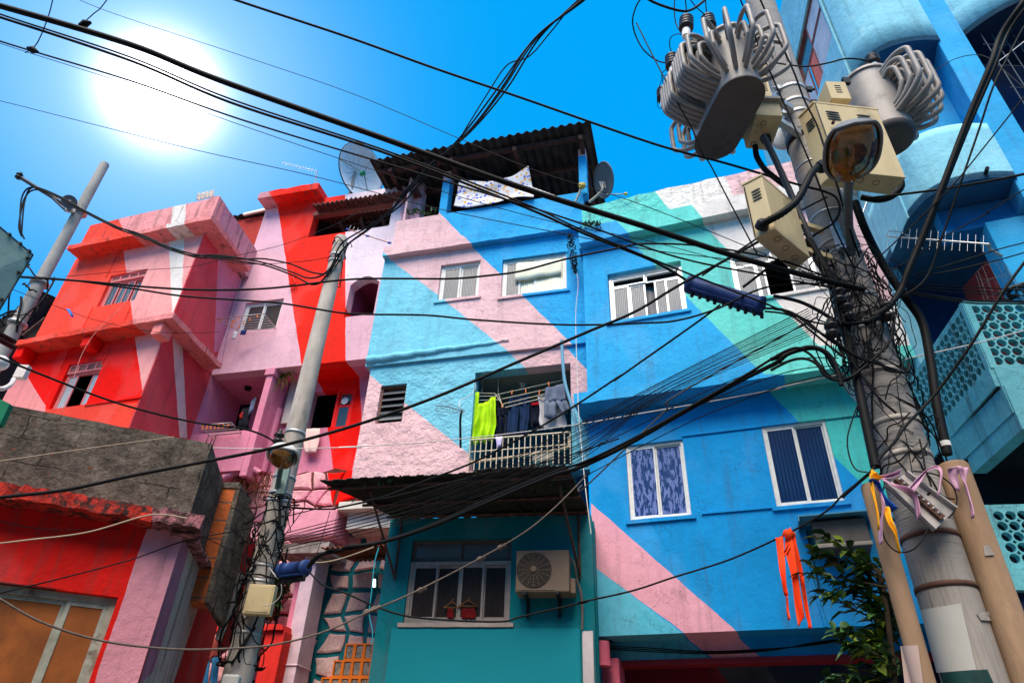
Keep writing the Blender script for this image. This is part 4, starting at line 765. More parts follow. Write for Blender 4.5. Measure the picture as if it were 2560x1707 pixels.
bt=nn(t,'ShaderNodeTexBrick'); bt.inputs['Scale'].default_value=1; bt.inputs['Brick Width'].default_value=.42; bt.inputs['Row Height'].default_value=.21; bt.inputs['Mortar Size'].default_value=.006; bt.inputs['Mortar Smooth'].default_value=.4; t.links.new(wa.outputs[0],bt.inputs['Vector'])
jm=mathn(t,'MULTIPLY',bt.outputs['Fac'],ramp(t,noisen(t,g,3.2,4),[(.45,0.0),(.6,1.0)]))
n1=noisen(t,g,6,8,.72); n2=noisen(t,g,30,6,.7); c=ramp(t,n1,[(.28,(.045,.036,.028)),(.47,(.125,.100,.078)),(.60,(.20,.165,.13)),(.75,(.27,.235,.195))]); c=mixc(t,1.0,c,ramp(t,n2,[(.3,(.6,)*3),(.7,(1.25,)*3)]),'MULTIPLY'); c=mixc(t,mathn(t,'MULTIPLY',jm,.8),c,(.02,.016,.012)); c=mixc(t,ramp(t,noisen(t,g,17,3),[(.70,0.0),(.74,1.0)]),c,(.25,.07,.03))
t.links.new(c,b_.inputs['Base Color']); b_.inputs['Roughness'].default_value=.95; b_.inputs['Specular IOR Level'].default_value=.08
bumpn(t,b_,mathn(t,'ADD',mathn(t,'ADD',mathn(t,'MULTIPLY',n1,.9),mathn(t,'MULTIPLY',n2,.55)),mathn(t,'MULTIPLY',jm,-.35)),.9,.05); gcm=m
dS=FS.uz(B(1207,492))[0]; print('FB',ztp,zgb,dS)
q=MB(); n_=28
pts=[(-4.5,zgb),(0,zgb)]+[(-(4.5)*i/n_,ztp+.015*noise.noise(V((i*.9,0,0)))+0.012) for i in range(n_+1)]
q.slab(FF,pts,[],0,.2); fixn(q.build('cement_wall',gcm,gray))
q=MB(); q.slab(FS,[(0.0,zgb-.15),(dS,zgb-.15),(dS,ztp),(0,ztp+.01)],[],0,.199); fixn(q.build('cement_side_wall',gcm,gray))
OVF=.22; zr0=FF.uz(B(1060,728),OVF)[1]; zr1=FF.uz(B(1060,705),OVF)[1]; zr1=zr0+max(.06,zr1-zr0); print('ledge',zr0,zr1)
m,t,b_=basemat('rough_red_ledge'); g=geo(t); c=mixc(t,ramp(t,noisen(t,g,9,7,.75),[(.47,0.0),(.58,1.0)]),(0.72,0.03,0.012),(0.05,0.02,0.015))
dp_=halfplanes(t,g,FF,[B(820,400),B(820,1000),B(1400,1000),B(1400,400)],OVF); c=mixc(t,dp_,c,mixc(t,ramp(t,noisen(t,g,10,7,.75),[(.45,0.0),(.55,1.0)]),(0.55,0.20,0.22),(0.08,0.03,0.03)))
t.links.new(c,b_.inputs['Base Color']); b_.inputs['Roughness'].default_value=.95; bumpn(t,b_,noisen(t,g,26,7,.7),1.0,.06); rlm=m
q=MB(); roughbar(q,FF.at(-4.5,zr0,-.1),FF.at(OVF*.6,zr0,-.1),FF.n*(OVF+.1),V((0,0,zgb-zr0-.005)),seg=.05,j=.014); roughbar(q,FS.at(-.1,zr0+.002,-.1),FS.at(dS+.5,zr0+.002,-.1),FS.n*(OVF*.5+.1),V((0,0,zgb-.15-zr0-.005)),seg=.05,j=.012); fixn(q.build('ledge',rlm,gray))
bw_=FF.rect(B(-400,1700),B(652,1100)); zwt=FF.uz(B(640,1105))[1]; bw_=(-3.4,1.0,FF.uz(B(570,1300))[0],zwt)
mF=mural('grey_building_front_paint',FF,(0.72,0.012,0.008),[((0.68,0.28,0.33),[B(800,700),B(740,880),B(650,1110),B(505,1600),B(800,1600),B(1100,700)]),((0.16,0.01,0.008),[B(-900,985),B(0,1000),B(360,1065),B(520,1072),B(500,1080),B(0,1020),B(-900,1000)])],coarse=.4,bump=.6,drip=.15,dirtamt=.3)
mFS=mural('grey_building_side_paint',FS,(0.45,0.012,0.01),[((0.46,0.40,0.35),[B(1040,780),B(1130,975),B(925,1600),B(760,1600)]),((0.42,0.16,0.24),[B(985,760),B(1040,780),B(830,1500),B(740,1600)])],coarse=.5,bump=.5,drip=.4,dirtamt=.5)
q=MB(); q.slab(FF,[(-4.5,0),(0,0),(0,zr0),(-4.5,zr0)],[hole(bw_)],0,.2); fixn(q.build('front_wall',mF,gray))
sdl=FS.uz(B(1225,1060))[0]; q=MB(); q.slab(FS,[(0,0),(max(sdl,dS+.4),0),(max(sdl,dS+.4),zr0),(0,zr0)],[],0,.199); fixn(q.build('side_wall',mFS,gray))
wm_=plain('brown_board',(0.30,0.085,0.015),.55,var=.35,vs=3,col2=(0.12,0.035,0.01),c2amt=(.5,.75),stretch=(1,1,.8)); gf=plain('peeling_green_frame',(0.33,0.33,0.26),.7,var=.3,col2=(0.16,0.12,0.09),c2amt=(.56,.64))
mid=(FF.uz(B(290,1300))[0]-bw_[0]-.05)/(bw_[2]-bw_[0]-.1)
window(gray,FF,bw_,-.06,fw_=.055,fmat=gf,th=.07,cells=[(0,0,.5*mid,1,wm_),(.5*mid,0,mid,1,wm_),(mid,0,1,1,wm_)],label='window closed with brown boards in a peeling green frame')
q=MB(); q.pbox(FF,-4.5,zr0-.3,-.2,zr0-.2,-3,-.2); q.pbox(FF,-4.5,ztp-.3,-.2,ztp-.2,-2,-.2); q.build('floor_deck',concrete,gray)
# brick end piece
bk=basemat('hollow_orange_brick'); m,t,b_=bk; g=geo(t); sp=nn(t,'ShaderNodeSeparateXYZ'); t.links.new(g,sp.inputs[0])
fz=mathn(t,'FRACT',mathn(t,'MULTIPLY',sp.outputs[2],5.2)); c=mixc(t,ramp(t,fz,[(.06,1.0),(.10,0.0)]),mixc(t,noisen(t,g,12,5),(0.60,0.13,0.02),(0.34,0.07,0.015)),(0.10,0.07,0.05)); t.links.new(c,b_.inputs['Base Color']); b_.inputs['Roughness'].default_value=.9; bumpn(t,b_,noisen(t,g,30,5),.5,.02)
e0=FS.at(dS,0,0); zbk=FS.uz(B(1150,800))[1]; zcap=aty(B(1240,492),e0.y).z; dx=aty(B(1290,505),e0.y).x-e0.x
q=MB(); q.box(V((e0.x-.15,e0.y+.002,zr0-.35)),V((dx+.12,0,0)),V((0,.25,0)),V((0,0,zcap-zr0+.30))); q.build('brick_end',m,gray)
q=MB(); roughbar(q,V((e0.x-.15,e0.y-.01,zcap-.05)),V((e0.x+dx,e0.y-.01,zcap-.05)),V((0,.45,0)),V((0,0,.06)),j=.006); fixn(q.build('brick_cap',gcm,gray))
fs2=V((e0.x+dx-.03,e0.y-.005,0)); q=MB(); q.box(fs2+V((0,0,zr0-.35)),V((.05,0,0)),V((.05,.42,-.14)),V((0,0,zcap-zr0+.32))); q.build('cement_fin',gcm,gray)
q=MB(); q.box(fs2+V((.045,.40,zr0-.6)),V((.05,0,0)),V((.03,.25,-.05)),V((0,0,zcap-zr0+.22))); q.build('red_fin',mFS,gray)
for i in range(3):
    p=FF.px(B(1110+18*i,290),-.02); MB().tube([p-V((0,0,.03)),p+V((wob(.01),0,.07+.02*i))],.005,5).build('rebar_stub',rust,gray)
# ---------------------------------------------------------------- teal house (below the balcony)
TT=Pl(aty(T(1150,1430),8.1),-80)
tbh=thing('teal_house',TT.at(0,0),'dark teal ground floor house under the mossy corrugated awning','house')
tl=TT.uz(E(790,900))[0]; trr=TT.uz(E(2150,800))[0]; ztw=TT.uz(E(1300,500))[1]; zpn=TT.uz(E(1400,1215))[1]
tw=TT.rect(E(922,1178),E(1628,628)); twt=TT.uz(E(1300,775))[1]
print('TB',tl,trr,ztw,zpn,tw,twt)
mT=mural('teal_house_paint',TT,(0.004,0.19,0.22),[],coarse=.35,bump=.45,drip=.10)
mT2=plain('smooth_teal_panel',(0.003,0.235,0.285),.8,var=.03,vs=1.5)
q=MB(); q.slab(TT,[(tl,0),(trr,0),(trr,ztw),(tl,ztw)],[hole(tw)],0,.2); fixn(q.build('wall',mT,tbh))
pl0=TT.uz(E(830,1400))[0]; pr0=TT.uz(E(2068,1400))[0]
q=MB(); q.pbox(TT,pl0,0.02,pr0,zpn,0.002,.012); q.build('painted_panel',mT2,tbh)
q=MB(); q.pbox(TT,tl,0,tl+.2,ztw-.003,-2.5,-.2); q.pbox(TT,trr-.01,0,trr+.02,ztw-.003,-1,-.2); q.build('side_wall',mT,tbh)
RT=ribbed('dark_ribbed_glass',TT.d,(0.010,0.007,0.007),(0.06,0.038,0.03),freq=240,rough=.45,spec=.15)
tfm=plain('dull_brown_aluminium',(0.34,0.28,0.24),.45,metal=.2,var=.2,vs=12); tsl=plain('grimy_sill',(0.42,0.34,0.30),.7,var=.2)
fo=window(tbh,TT,(tw[0],tw[1],tw[2],twt),-.03,fmat=tfm,cells=[(0,0,.27,1,RT),(.25,0,.51,1,RT),(.51,0,.76,1,RT),(.75,0,1,1,RT)],sill=tsl)
window(tbh,TT,(tw[0],twt+.01,tw[2],tw[3]),-.06,fw_=.025,fmat=plain('dark_brown_aluminium',(0.12,0.09,0.08),.5),cells=[(0,0,.5,1,RP),(.5,0,1,1,RP)],label='row of dark fanlights above the ribbed panes')
room(tbh,TT,tw,-.2,.8)
MB().lathe(TT.px(E(1550,725),-.35),(0,0,-1),[(0,.10),(.02,.11),(.05,.09)],16).build('lit_lamp',emis('lamp_glow',(0.75,1.0,0.85),1.2),tbh)
# clothes hangers and red bag seen in the window are set on the outside sill line
hg=plain('wood_hanger',(0.26,0.10,0.02),.6); rb_=plain('red_bag',(0.16,0.002,0.003),.8)
def hanger(cx,cy,w,nm_lb):
    a=[TT.px(E(*p),-.022) for p in ((cx-w,cy+30),(cx,cy-8),(cx+w,cy+30))]; q=MB(); q.tube(a+[a[0]],.006,6); h=[TT.px(E(cx+dx_,cy-8-dy_),-.022) for dx_,dy_ in ((0,0),(4,8),(10,14),(4,20))]; q.tube(smooth_path(h),.004,5); o=q.build('clothes_hanger',hg); tag(o,nm_lb,'clothes hanger')
hanger(1240,1050,55,'wooden clothes hanger over a red bag, left one in the teal house window'); hanger(1345,1040,60,'wooden clothes hanger over a red bag, right one in the teal house window')
for (x0,x1,lb) in ((1208,1252,'red bag under the left hanger in the teal house window'),(1300,1395,'red bag under the right hanger in the teal house window')):
    drape([TT.px(E(x0+8,1085),-.022),TT.px(E(x0,1120),-.022),TT.px(E(x0+4,1152),-.022)],[TT.px(E(x1-12,1085),-.022),TT.px(E(x1,1120),-.022),TT.px(E(x1-4,1152),-.022)],nx=8,rip=.010,mat=rb_,name='bag',label=lb,cat='bag',n=TT.n)
# awning over the teal house
KA=1.05; zA=(TT.uz(E(480,275),KA)[1]+TT.uz(E(1200,215),KA)[1]+TT.uz(E(1900,140),KA)[1])/3; print('awn z',zA,[TT.uz(E(*p),KA)[1] for p in ((480,275),(1200,215),(1900,140))])
aw_=thing('corrugated_awning',TT.at(0,ztw,0),'dark mossy corrugated awning over the teal house, wavy front edge','awning')
KA1=1.05; 
aL=TT.at(TT.uz(E(385,258),KA)[0],(TT.uz(E(480,275),KA)[1]+zA)/2,KA); aR=TT.at(TT.uz(E(1985,135),KA)[0],(TT.uz(E(1900,140),KA)[1]+zA)/2,KA)
bl_=TT.at(TT.uz(E(860,525),.0)[0],ztw+.03,-.02)
q=MB(); 
def corrq(mb,a,b,c,d,pitch,amp,th,jag):                 # four corners a-b front, c-d at the wall
    a,b,c,d=map(V,(a,b,c,d)); m=int((b-a).length/pitch*8); rows=12; vs=[]; nr=(b-a).cross(c-a).normalized(); nr=nr if nr.z>0 else -nr
    for r in range(rows+1):
        f=r/rows
        for i in range(m+1):
            t=i/m; p=a.lerp(b,t).lerp(c.lerp(d,t),f); s=0.5+.5*math.sin(2*math.pi*t*(b-a).length/pitch)
            if r==0: p=p+ (a-c).normalized()*jag*noise.noise(V((math.floor(t*(b-a).length/.9)*1.7,0,0)))
            vs.append(p+nr*(amp*(1-2*abs(s-.5)*0.9)*(1 if s>.5 else -1)*abs(2*s-1)+.02*noise.noise(V((t*5,f*3,2)))))
    fs=[(r*(m+1)+i,r*(m+1)+i+1,(r+1)*(m+1)+i+1,(r+1)*(m+1)+i) for r in range(rows) for i in range(m)]
    mb.add(vs,fs,True)
cL=TT.at(TT.uz(E(870,525),.0)[0],ztw+.03,-.02); cR=TT.at(trr-.02,ztw+.03,-.02)
corrq(q,aL,aR,cL,cR,.16,.028,.008,.05); o=q.build('awning_sheet',asb,aw_); md=o.modifiers.new('thick','SOLIDIFY'); md.thickness=.012
q=MB(); random.seed(21)
for i in range(420):
    f,t_=random.random(),random.random(); 
    if noise.noise(V((t_*6,f*4,9)))<.05: continue
    p=aL.lerp(aR,t_).lerp(cL.lerp(cR,t_),f)-V((0,0,.03)); d_=V((wob(1),wob(1),wob(.5))).normalized(); s_2=V((-d_.y,d_.x,0)); q.add([p,p+d_*.05+s_2*.016,p+d_*.09-V((0,0,.03)),p+d_*.05-s_2*.016],[(0,1,2,3)])
q.build('moss',plain('moss_green',(0.02,0.05,0.015),.9,var=.5,vs=20),aw_,kind='stuff'); random.seed(22)
q=MB()
for f in (.12,.55,.88): q.tube([aL.lerp(cL,f)-V((0,0,.05)),aR.lerp(cR,f)-V((0,0,.05))],.018,6)
q.build('awning_batten',rust,aw_)
q=MB(); corr(q,cL+TT.n*.02-V((0,0,.03)),cR+TT.n*.02-V((0,0,.03)),cL+TT.n*.02+V((0,0,.03)),pitch=.16,amp=.02); q.build('awning_flashing',plain('dark_red_flashing',(0.20,0.02,0.03),.8),aw_)
def brk(u):
    s=MB(); s.tube([TT.at(u,ztw-.75,.03),TT.at(u,ztw,.03)],.016,6); s.tube([TT.at(u,ztw-.72,.03),TT.at(u-.15,zA-.1,KA*.8)],.016,6); return s.build('awning_bracket',rust,aw_)
brk(TT.uz(E(905,650))[0]); brk(trr-.15)
# banner strip and cable down the right edge
bn=plain('grey_banner',(0.42,0.37,0.37),.8,var=.1,bump=.2,bs_=10)
ba,bb_=TT.px(E(2082,1232),.03),TT.px(E(2148,1232),.03)
o=drape([TT.px(E(2080,1232),.04),V((TT.px(E(2080,1232),.04).x,TT.px(E(2080,1232),.04).y,1.2))],[TT.px(E(2150,1230),.04),V((TT.px(E(2150,1230),.04).x,TT.px(E(2150,1230),.04).y,1.2))],nx=6,rip=.008,mat=bn,name='banner_strip',label='narrow grey tarpaulin strip nailed to the right edge of the teal house',cat='banner',n=TT.n)
# light tube in the passage
MB().tube([PP.px(E(738,898),kc),PP.px(E(738,945),kc)],.018,8).build('lamp_tube',emis('tube_glow',(0.85,1,0.85),1.3),label='small lit lamp tube hanging in front of the stone wall',cat='lamp')
# ---------------------------------------------------------------- curved light blue building (right)
cv0=[(5.30,9.8),(5.0,8.1),(4.74,6.6),(4.64,6.0),(4.61,5.7),(4.66,5.42),(4.80,5.24),(5.0,5.14),(5.22,5.09),(5.46,5.08)]
cv=smooth_path([V((x,y,0)) for x,y in cv0],5)
lbh=thing('curved_blue_building',(5.2,6.2,0),'tall light blue building with rounded bow balconies and honeycomb railings, far right','building')
LF=Pl(V((4.6,5.8,0)),10); LP=Pl(V((5.46,5.10,0)),-69)
def solidm(name,col,**k): return mural(name,LP,col,[],**k)
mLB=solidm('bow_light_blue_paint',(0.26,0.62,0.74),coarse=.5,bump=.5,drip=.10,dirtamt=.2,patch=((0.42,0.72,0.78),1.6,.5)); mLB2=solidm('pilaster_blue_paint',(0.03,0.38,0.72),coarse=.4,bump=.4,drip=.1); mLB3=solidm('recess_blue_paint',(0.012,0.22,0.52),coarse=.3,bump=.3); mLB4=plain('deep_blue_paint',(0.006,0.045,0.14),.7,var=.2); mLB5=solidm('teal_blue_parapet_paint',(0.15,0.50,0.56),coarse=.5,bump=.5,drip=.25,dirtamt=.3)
def ribbon(path,z0,z1,th,name,mat,zf=None,rows=8):
    n=len(path); inn=[]
    for i,p in enumerate(path):
        t=(path[min(i+1,n-1)]-path[max(i-1,0)]).normalized(); inn.append(p+V((-t.y,t.x,0))*th)
    q=MB(); vs=[]
    for r in range(rows+1):
        for p in path: vs.append(p+V((0,0,z0+(z1-z0)*r/rows)))
    fs=[(r*n+i,r*n+i+1,(r+1)*n+i+1,(r+1)*n+i) for r in range(rows) for i in range(n-1)]
    q.add(vs,fs,True); vi=[p+V((0,0,z)) for z in (z0,z1) for p in inn]; o=len(q.v); q.add(vi,[(i,i+n,i+n+1,i+1) for i in range(n-1)],True)
    q.f+= [[i,o+i,o+i+1,i+1] for i in range(n-1)]+[[rows*n+i,rows*n+i+1,o+n+i+1,o+n+i] for i in range(n-1)]; q.sm+=[False]*(2*n-2); q.mi+=[0]*(2*n-2)
    return fixn(q.build(name,mat,lbh))
ribbon(cv[10:],7.60,8.52,.12,'bow_parapet',mLB)
fw2=LF.rect(M(530,340),M(200,200)); 
ribbon(cv[20:],10.24,14.4,.12,'upper_bow_wall',mLB)
wz0=11.42; a_=LF.uz(M(530,340)); hz=LF.uz(M(240,300))[1]; print('LB win',a_,hz,LF.uz(M(400,870)),LF.uz(M(180,590)))
ws0=a_[0]-1.5; wr=(ws0,a_[1],a_[0],max(hz,a_[1]+.8))
q=MB(); q.slab(LF,[(-4.2,6),(-.85,6),(-.85,7.6),(.05,7.6),(.05,14.4),(-4.2,14.4)],[hole(wr)],0,.15); fixn(q.build('flank_wall',mLB,lbh))
lfm=plain('brown_red_frame',(0.20,0.05,0.04),.5,var=.4,vs=10); lpn=plain('pale_pink_glass',(0.62,0.50,0.50),.15,var=.25,vs=3); lor=plain('orange_panel',(0.85,0.10,0.02),.4,var=.1)
window(lbh,LF,wr,-.03,fw_=.05,fmat=lfm,cells=[(0,0,.24,.62,lpn),(.26,0,.5,.62,lor),(.5,0,1,.62,lpn),(0,.64,.5,1,RP),(.5,.64,1,1,lpn)],label='brown framed window with pale panes and one orange panel')
def soffit(z,path,inner,name,mat,th=.1):
    pts=[V((p.x,p.y,z)) for p in path]+[V((x,y,z)) for x,y in inner]; q=MB(); q.prism(pts[::-1],(0,0,th)); return fixn(q.build(name,mat,lbh))
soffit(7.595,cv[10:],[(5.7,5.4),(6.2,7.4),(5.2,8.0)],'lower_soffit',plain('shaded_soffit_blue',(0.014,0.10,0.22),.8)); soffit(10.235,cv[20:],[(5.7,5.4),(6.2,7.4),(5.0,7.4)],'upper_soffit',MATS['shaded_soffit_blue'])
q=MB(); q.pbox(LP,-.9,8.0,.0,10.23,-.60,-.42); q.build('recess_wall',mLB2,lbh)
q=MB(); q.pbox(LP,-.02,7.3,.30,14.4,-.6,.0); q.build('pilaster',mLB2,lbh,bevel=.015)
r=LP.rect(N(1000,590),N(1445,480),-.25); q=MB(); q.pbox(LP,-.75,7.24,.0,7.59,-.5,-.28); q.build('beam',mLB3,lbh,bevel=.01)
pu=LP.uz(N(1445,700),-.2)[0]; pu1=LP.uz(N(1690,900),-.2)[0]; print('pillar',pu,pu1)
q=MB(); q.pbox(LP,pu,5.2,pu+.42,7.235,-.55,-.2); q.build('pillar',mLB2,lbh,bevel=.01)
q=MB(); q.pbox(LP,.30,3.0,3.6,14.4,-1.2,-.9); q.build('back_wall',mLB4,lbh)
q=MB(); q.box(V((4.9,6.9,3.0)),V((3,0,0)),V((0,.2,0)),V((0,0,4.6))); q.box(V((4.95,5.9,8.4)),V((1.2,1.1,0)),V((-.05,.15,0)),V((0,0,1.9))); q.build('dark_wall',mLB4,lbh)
q=MB(); a1=aty(I(1350,130),5.75); a2=aty(I(1060,640),6.3); q.box(V((a1.x,a1.y,4.9)),V((.06,0,0)),V((0,.5,0)),V((0,0,a1.z-4.9))); q.build('door_frame',plain('dark_red_door',(0.18,0.01,0.01),.6),lbh)
# right bow beyond the pilaster
cr2=smooth_path([V((x,y,0)) for x,y in ((5.74,5.02),(5.85,4.84),(6.05,4.62),(6.35,4.42),(6.8,4.3),(7.6,4.25))],4)
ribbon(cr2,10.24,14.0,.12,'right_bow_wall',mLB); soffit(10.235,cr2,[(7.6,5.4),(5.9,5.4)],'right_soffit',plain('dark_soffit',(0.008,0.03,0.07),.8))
ribbon([p+V((.05,.2,0)) for p in cr2],7.4,8.4,.12,'right_bow_parapet',mLB3)
q=MB()
for i in range(9): x=5.9+i*.14; q.tube([V((x,4.95,8.5)),V((x,4.95,10.2))],.008,5)
for i in range(4): q.tube([V((5.85,4.95,8.6+i*.45)),V((7.2,4.95,8.6+i*.45))],.008,5)
q.build('window_grille',plain('grille_grey',(0.06,0.08,0.10),.6),lbh)
# honeycomb balcony
def honey(pl,u0,u1,z0,z1,k,name,mat,nz=7,th=.06):
    H_=(z1-z0); p=H_/nz; nu=max(1,int((u1-u0)/p)); p2=(u1-u0)/nu; holes=[]
    for i in range(nu):
        for j in range(nz):
            cu,cz=u0+p2*(i+.5),z0+p*(j+.5); r=p*.455
            holes.append([(cu+r*1.0*math.cos(a*math.pi/5),cz+r*math.sin(a*math.pi/5)) for a in range(10)])
    for i in range(1,nu):
        for j in range(1,nz):
            cu,cz=u0+p2*i,z0+p*j; r=p*.20; holes.append([(cu+r*(1.25 if a%2==0 else .6)*math.cos(a*math.pi/4),cz+r*(1.25 if a%2==0 else .6)*math.sin(a*math.pi/4)) for a in range(8)])
    q=MB(); q.slab(pl,[(u0-.05,z0-.03),(u1+.05,z0-.03),(u1+.05,z1+.05),(u0-.05,z1+.05)],holes,k,th); return fixn(q.build(name,mat,lbh))
hc=V((4.42,5.28,0)); HS=Pl(hc,8); HFp=Pl(hc,-84)
honey(HS,-1.75,-.04,5.22,5.92,0,'honeycomb_side_rail',mLB5); honey(HFp,.04,2.1,5.22,5.92,0,'honeycomb_rail',mLB5)
q=MB(); q.pbox(HS,-1.9,5.0,.0,5.185,-1.2,.02); q.pbox(HFp,.02,4.72,2.2,5.185,-1.3,.015); q.build('balcony_floor',mLB5,lbh)
ud=plain('underside_shade',(0.012,0.016,0.022),.9); MB().pbox(HS,-1.88,4.985,-.02,4.996,-1.18,.0).build('balcony_shade_sheet',ud,lbh); MB().pbox(HFp,.04,4.70,2.18,4.716,-1.28,-.005).build('balcony_shade_sheet',ud,lbh)  # added near-black sheets: shade under the balcony put in as colour
q=MB(); q.pbox(HFp,.03,4.55,.16,4.995,-.9,.03); q.build('balcony_bracket',mLB5,lbh)
q=MB(); q.pbox(HFp,-.3,3.0,3,4.7,-1.25,-1.15); q.build('lower_wall',plain('very_dark_wall',(0.01,0.012,0.02),.8),lbh)
h2=aty(J(1295,395),5.28); HB=Pl(V((h2.x,h2.y,0)),-80); zt2=h2.z; zb2=aty(J(1450,800),5.28).z
honey(HB,.05,2.0,zb2,zt2-.08,0,'lower_honeycomb_rail',mLB5,nz=5)
q=MB(); q.pbox(HB,-.02,zb2-.2,2.1,zb2-.035,-.9,.02); q.build('lower_balcony_edge',mLB5,lbh)
q=MB(); q.pbox(HB,-.02,0,2.4,zb2-.205,-.8,-.05); q.build('navy_wall',plain('navy_wall_paint',(0.004,0.012,0.06),.7),lbh)
# broken rod and patches on the low bow
MB().tube([aty(N(1425,225),5.15),aty(N(1450,150),5.0)],.022,8).build('broken_pipe',blackm,lbh)
# bird cage like wire basket on the railing
bcg=thing('wire_basket',aty(N(1560,1380),5.3),'round wire basket holding a black coil on the honeycomb balcony','wire basket')
q=MB(); c0=aty(N(1570,1290),5.45)
for i in range(14): a=i*math.pi/7; q.tube([c0+V((.17*math.cos(a),.17*math.sin(a),-.12)),c0+V((.14*math.cos(a),.14*math.sin(a),.26))],.0018,4)
for z,r in ((-.12,.17),(.07,.155),(.26,.14)): q.tube([c0+V((r*math.cos(a*.4),r*math.sin(a*.4),z)) for a in range(17)],.002,4)
q.build('mesh',plain('dull_wire',(.12,.12,.12),.5),bcg); MB().tube([c0+V((.1*math.cos(a*.7)+a*.012,.1*math.sin(a*.7)-.05,a*.005-.1)) for a in range(26)],.02,7).build('coil',blackm,bcg)
# ---------------------------------------------------------------- main pole
PY=4.7; PXx=.634*PY; pc=V((PXx,PY,0))
def pr(z): return .193-.0026*z
m,t,b_=basemat('pole_concrete_main'); g=geo(t); c=mixc(t,noisen(t,vscale(t,g,(1,1,.5)),7,6,.65),(0.20,0.178,0.157),(0.38,0.35,0.315))
wv=nn(t,'ShaderNodeTexNoise'); wv.inputs['Scale'].default_value=1.0; wv.inputs['Detail'].default_value=3; t.links.new(vscale(t,g,(60,60,2.2)),wv.inputs['Vector'])
tc2=nn(t,'ShaderNodeTexNoise'); tc2.inputs['Scale'].default_value=1; tc2.inputs['Detail'].default_value=2
mp=nn(t,'ShaderNodeMapping'); mp.inputs['Rotation'].default_value=(0,math.radians(35),0); mp.inputs['Scale'].default_value=(4,10,85); t.links.new(g,mp.inputs[0]); t.links.new(mp.outputs[0],tc2.inputs['Vector'])
sp=nn(t,'ShaderNodeSeparateXYZ'); t.links.new(g,sp.inputs[0]); lo=ramp(t,mathn(t,'MULTIPLY',sp.outputs[2],.1),[(.30,1.0),(.34,0.0)])
st=mixc(t,lo,tc2.outputs[0],wv.outputs[0]); c=mixc(t,mathn(t,'MULTIPLY',ramp(t,st,[(.50,0.0),(.66,1.0)]),.38),c,(0.10,0.09,0.08))
t.links.new(c,b_.inputs['Base Color']); b_.inputs['Roughness'].default_value=.9; bumpn(t,b_,st,.5,.012); polem=m
mp_=thing('utility_pole',(pc.x,pc.y,0),'thick round concrete pole carrying the transformers, wound with black wires','utility pole')
q=MB(); q.lathe(pc,(0,0,1),[(0,pr(0)),(1,pr(1)),(2,pr(2)),(4,pr(4)),(6,pr(6)),(8,pr(8)),(10,pr(10)),(12.2,pr(12.2))],32); q.build('shaft',polem,mp_)
def oncyl(p,c=None,r=None,z=None):
    c=c or pc; d=ray(p); rr=r
    for _ in range(3):
        R0=rr if rr else pr(HC+d.z*PY)
        o=V((CAM.x-c.x,CAM.y-c.y)); a=d.x**2+d.y**2; b=2*(o.x*d.x+o.y*d.y); cc3=o.x**2+o.y**2-R0**2; D_=b*b-4*a*cc3
        t_=(-b-math.sqrt(max(D_,0)))/(2*a); break
    return CAM+d*t_
def band(z,h=.03,ext=.004,mat=None,name='steel_band',tilt=0.0):
    q=MB(); R0=pr(z)+ext; q.lathe(pc+V((0,0,z)),(tilt,0,1),[(0,R0-.006),(0,R0),(h,R0),(h,R0-.006)],32); return q.build(name,mat or galv,mp_)
bands=[]; bdm=plain('dull_pale_band',(.40,.36,.31),.6,var=.3,vs=15,col2=(.16,.12,.10))
for p,h,m_ in ((H(830,480),.05,galv),(H(855,555),.05,galv),(H(875,620),.05,galv),(H(890,760),.13,blackm),(H(940,900),.02,galv),(H(1030,1180),.02,galv),(H(1120,1330),.03,polem),(I(620,365),.04,galv),(I(650,560),.04,galv),(I(700,845),.04,bdm),(I(700,1180),.04,bdm),(I(760,1400),.04,bdm),(J(950,605),.035,rust),(J(1100,935),.035,rust)):
    z=oncyl(p).z; bands.append(z); band(z,h,.006 if m_ is not blackm else .012,m_)
# lugs and bolts on the upper clamps
for z in bands[:3]:
    for s in (-1,1):
        d=V((.85*s,-.5,0)).normalized(); q=MB(); c_=pc+d*(pr(z)+.03)+V((0,0,z)); q.box(c_-V((.03,.02,.0)),V((.06,0,0)),V((0,.04,0)),V((0,0,.06))); q.lathe(c_+V((-.06,0,.03)),(1,0,0),[(0,.015),(.12,.015)],8); q.build('clamp_bolt',blackm if s>0 else galv,mp_)
# half-round cable covers
cvm=plain('brown_cable_cover',(0.29,0.185,0.11),.8,var=.3,vs=3.5,bump=.35,bs_=45,col2=(0.15,0.10,0.065),c2amt=(.52,.70),stretch=(1,1,.3))
def cover(cx,cy,r,zt,lb):
    q=MB(); q.lathe(V((cx,cy,0)),(0,0,1),[(0,r),(zt-.02,r),(zt,r*.9)],20); return q.build('cable_cover',cvm,mp_,label=lb)
cover(.566*4.5,4.5,.062,HC+.457*4.44,'left brown half-round cable cover'); cover(.712*4.55,4.58,.105,HC+.503*4.47,'right brown cable cover, taller')
def cylpatch(c,r,corners,name,mat,nx=20,ny=6,th=.003,label=None,holder=None):
    tl_,tr_,br_,bl2=corners; vs=[]
    for j in range(ny+1):
        for i in range(nx+1):
            a=(tl_[0]+(tr_[0]-tl_[0])*i/nx,tl_[1]+(tr_[1]-tl_[1])*i/nx); b=(bl2[0]+(br_[0]-bl2[0])*i/nx,bl2[1]+(br_[1]-bl2[1])*i/nx)
            vs.append(oncyl((a[0]+(b[0]-a[0])*j/ny,a[1]+(b[1]-a[1])*j/ny),c,r))
    fs=[(j*(nx+1)+i,(j+1)*(nx+1)+i,(j+1)*(nx+1)+i+1,j*(nx+1)+i+1) for j in range(ny) for i in range(nx)]
    o=MB().add(vs,fs,False).build(name,mat,holder); md=o.modifiers.new('t','SOLIDIFY'); md.thickness=th; return o
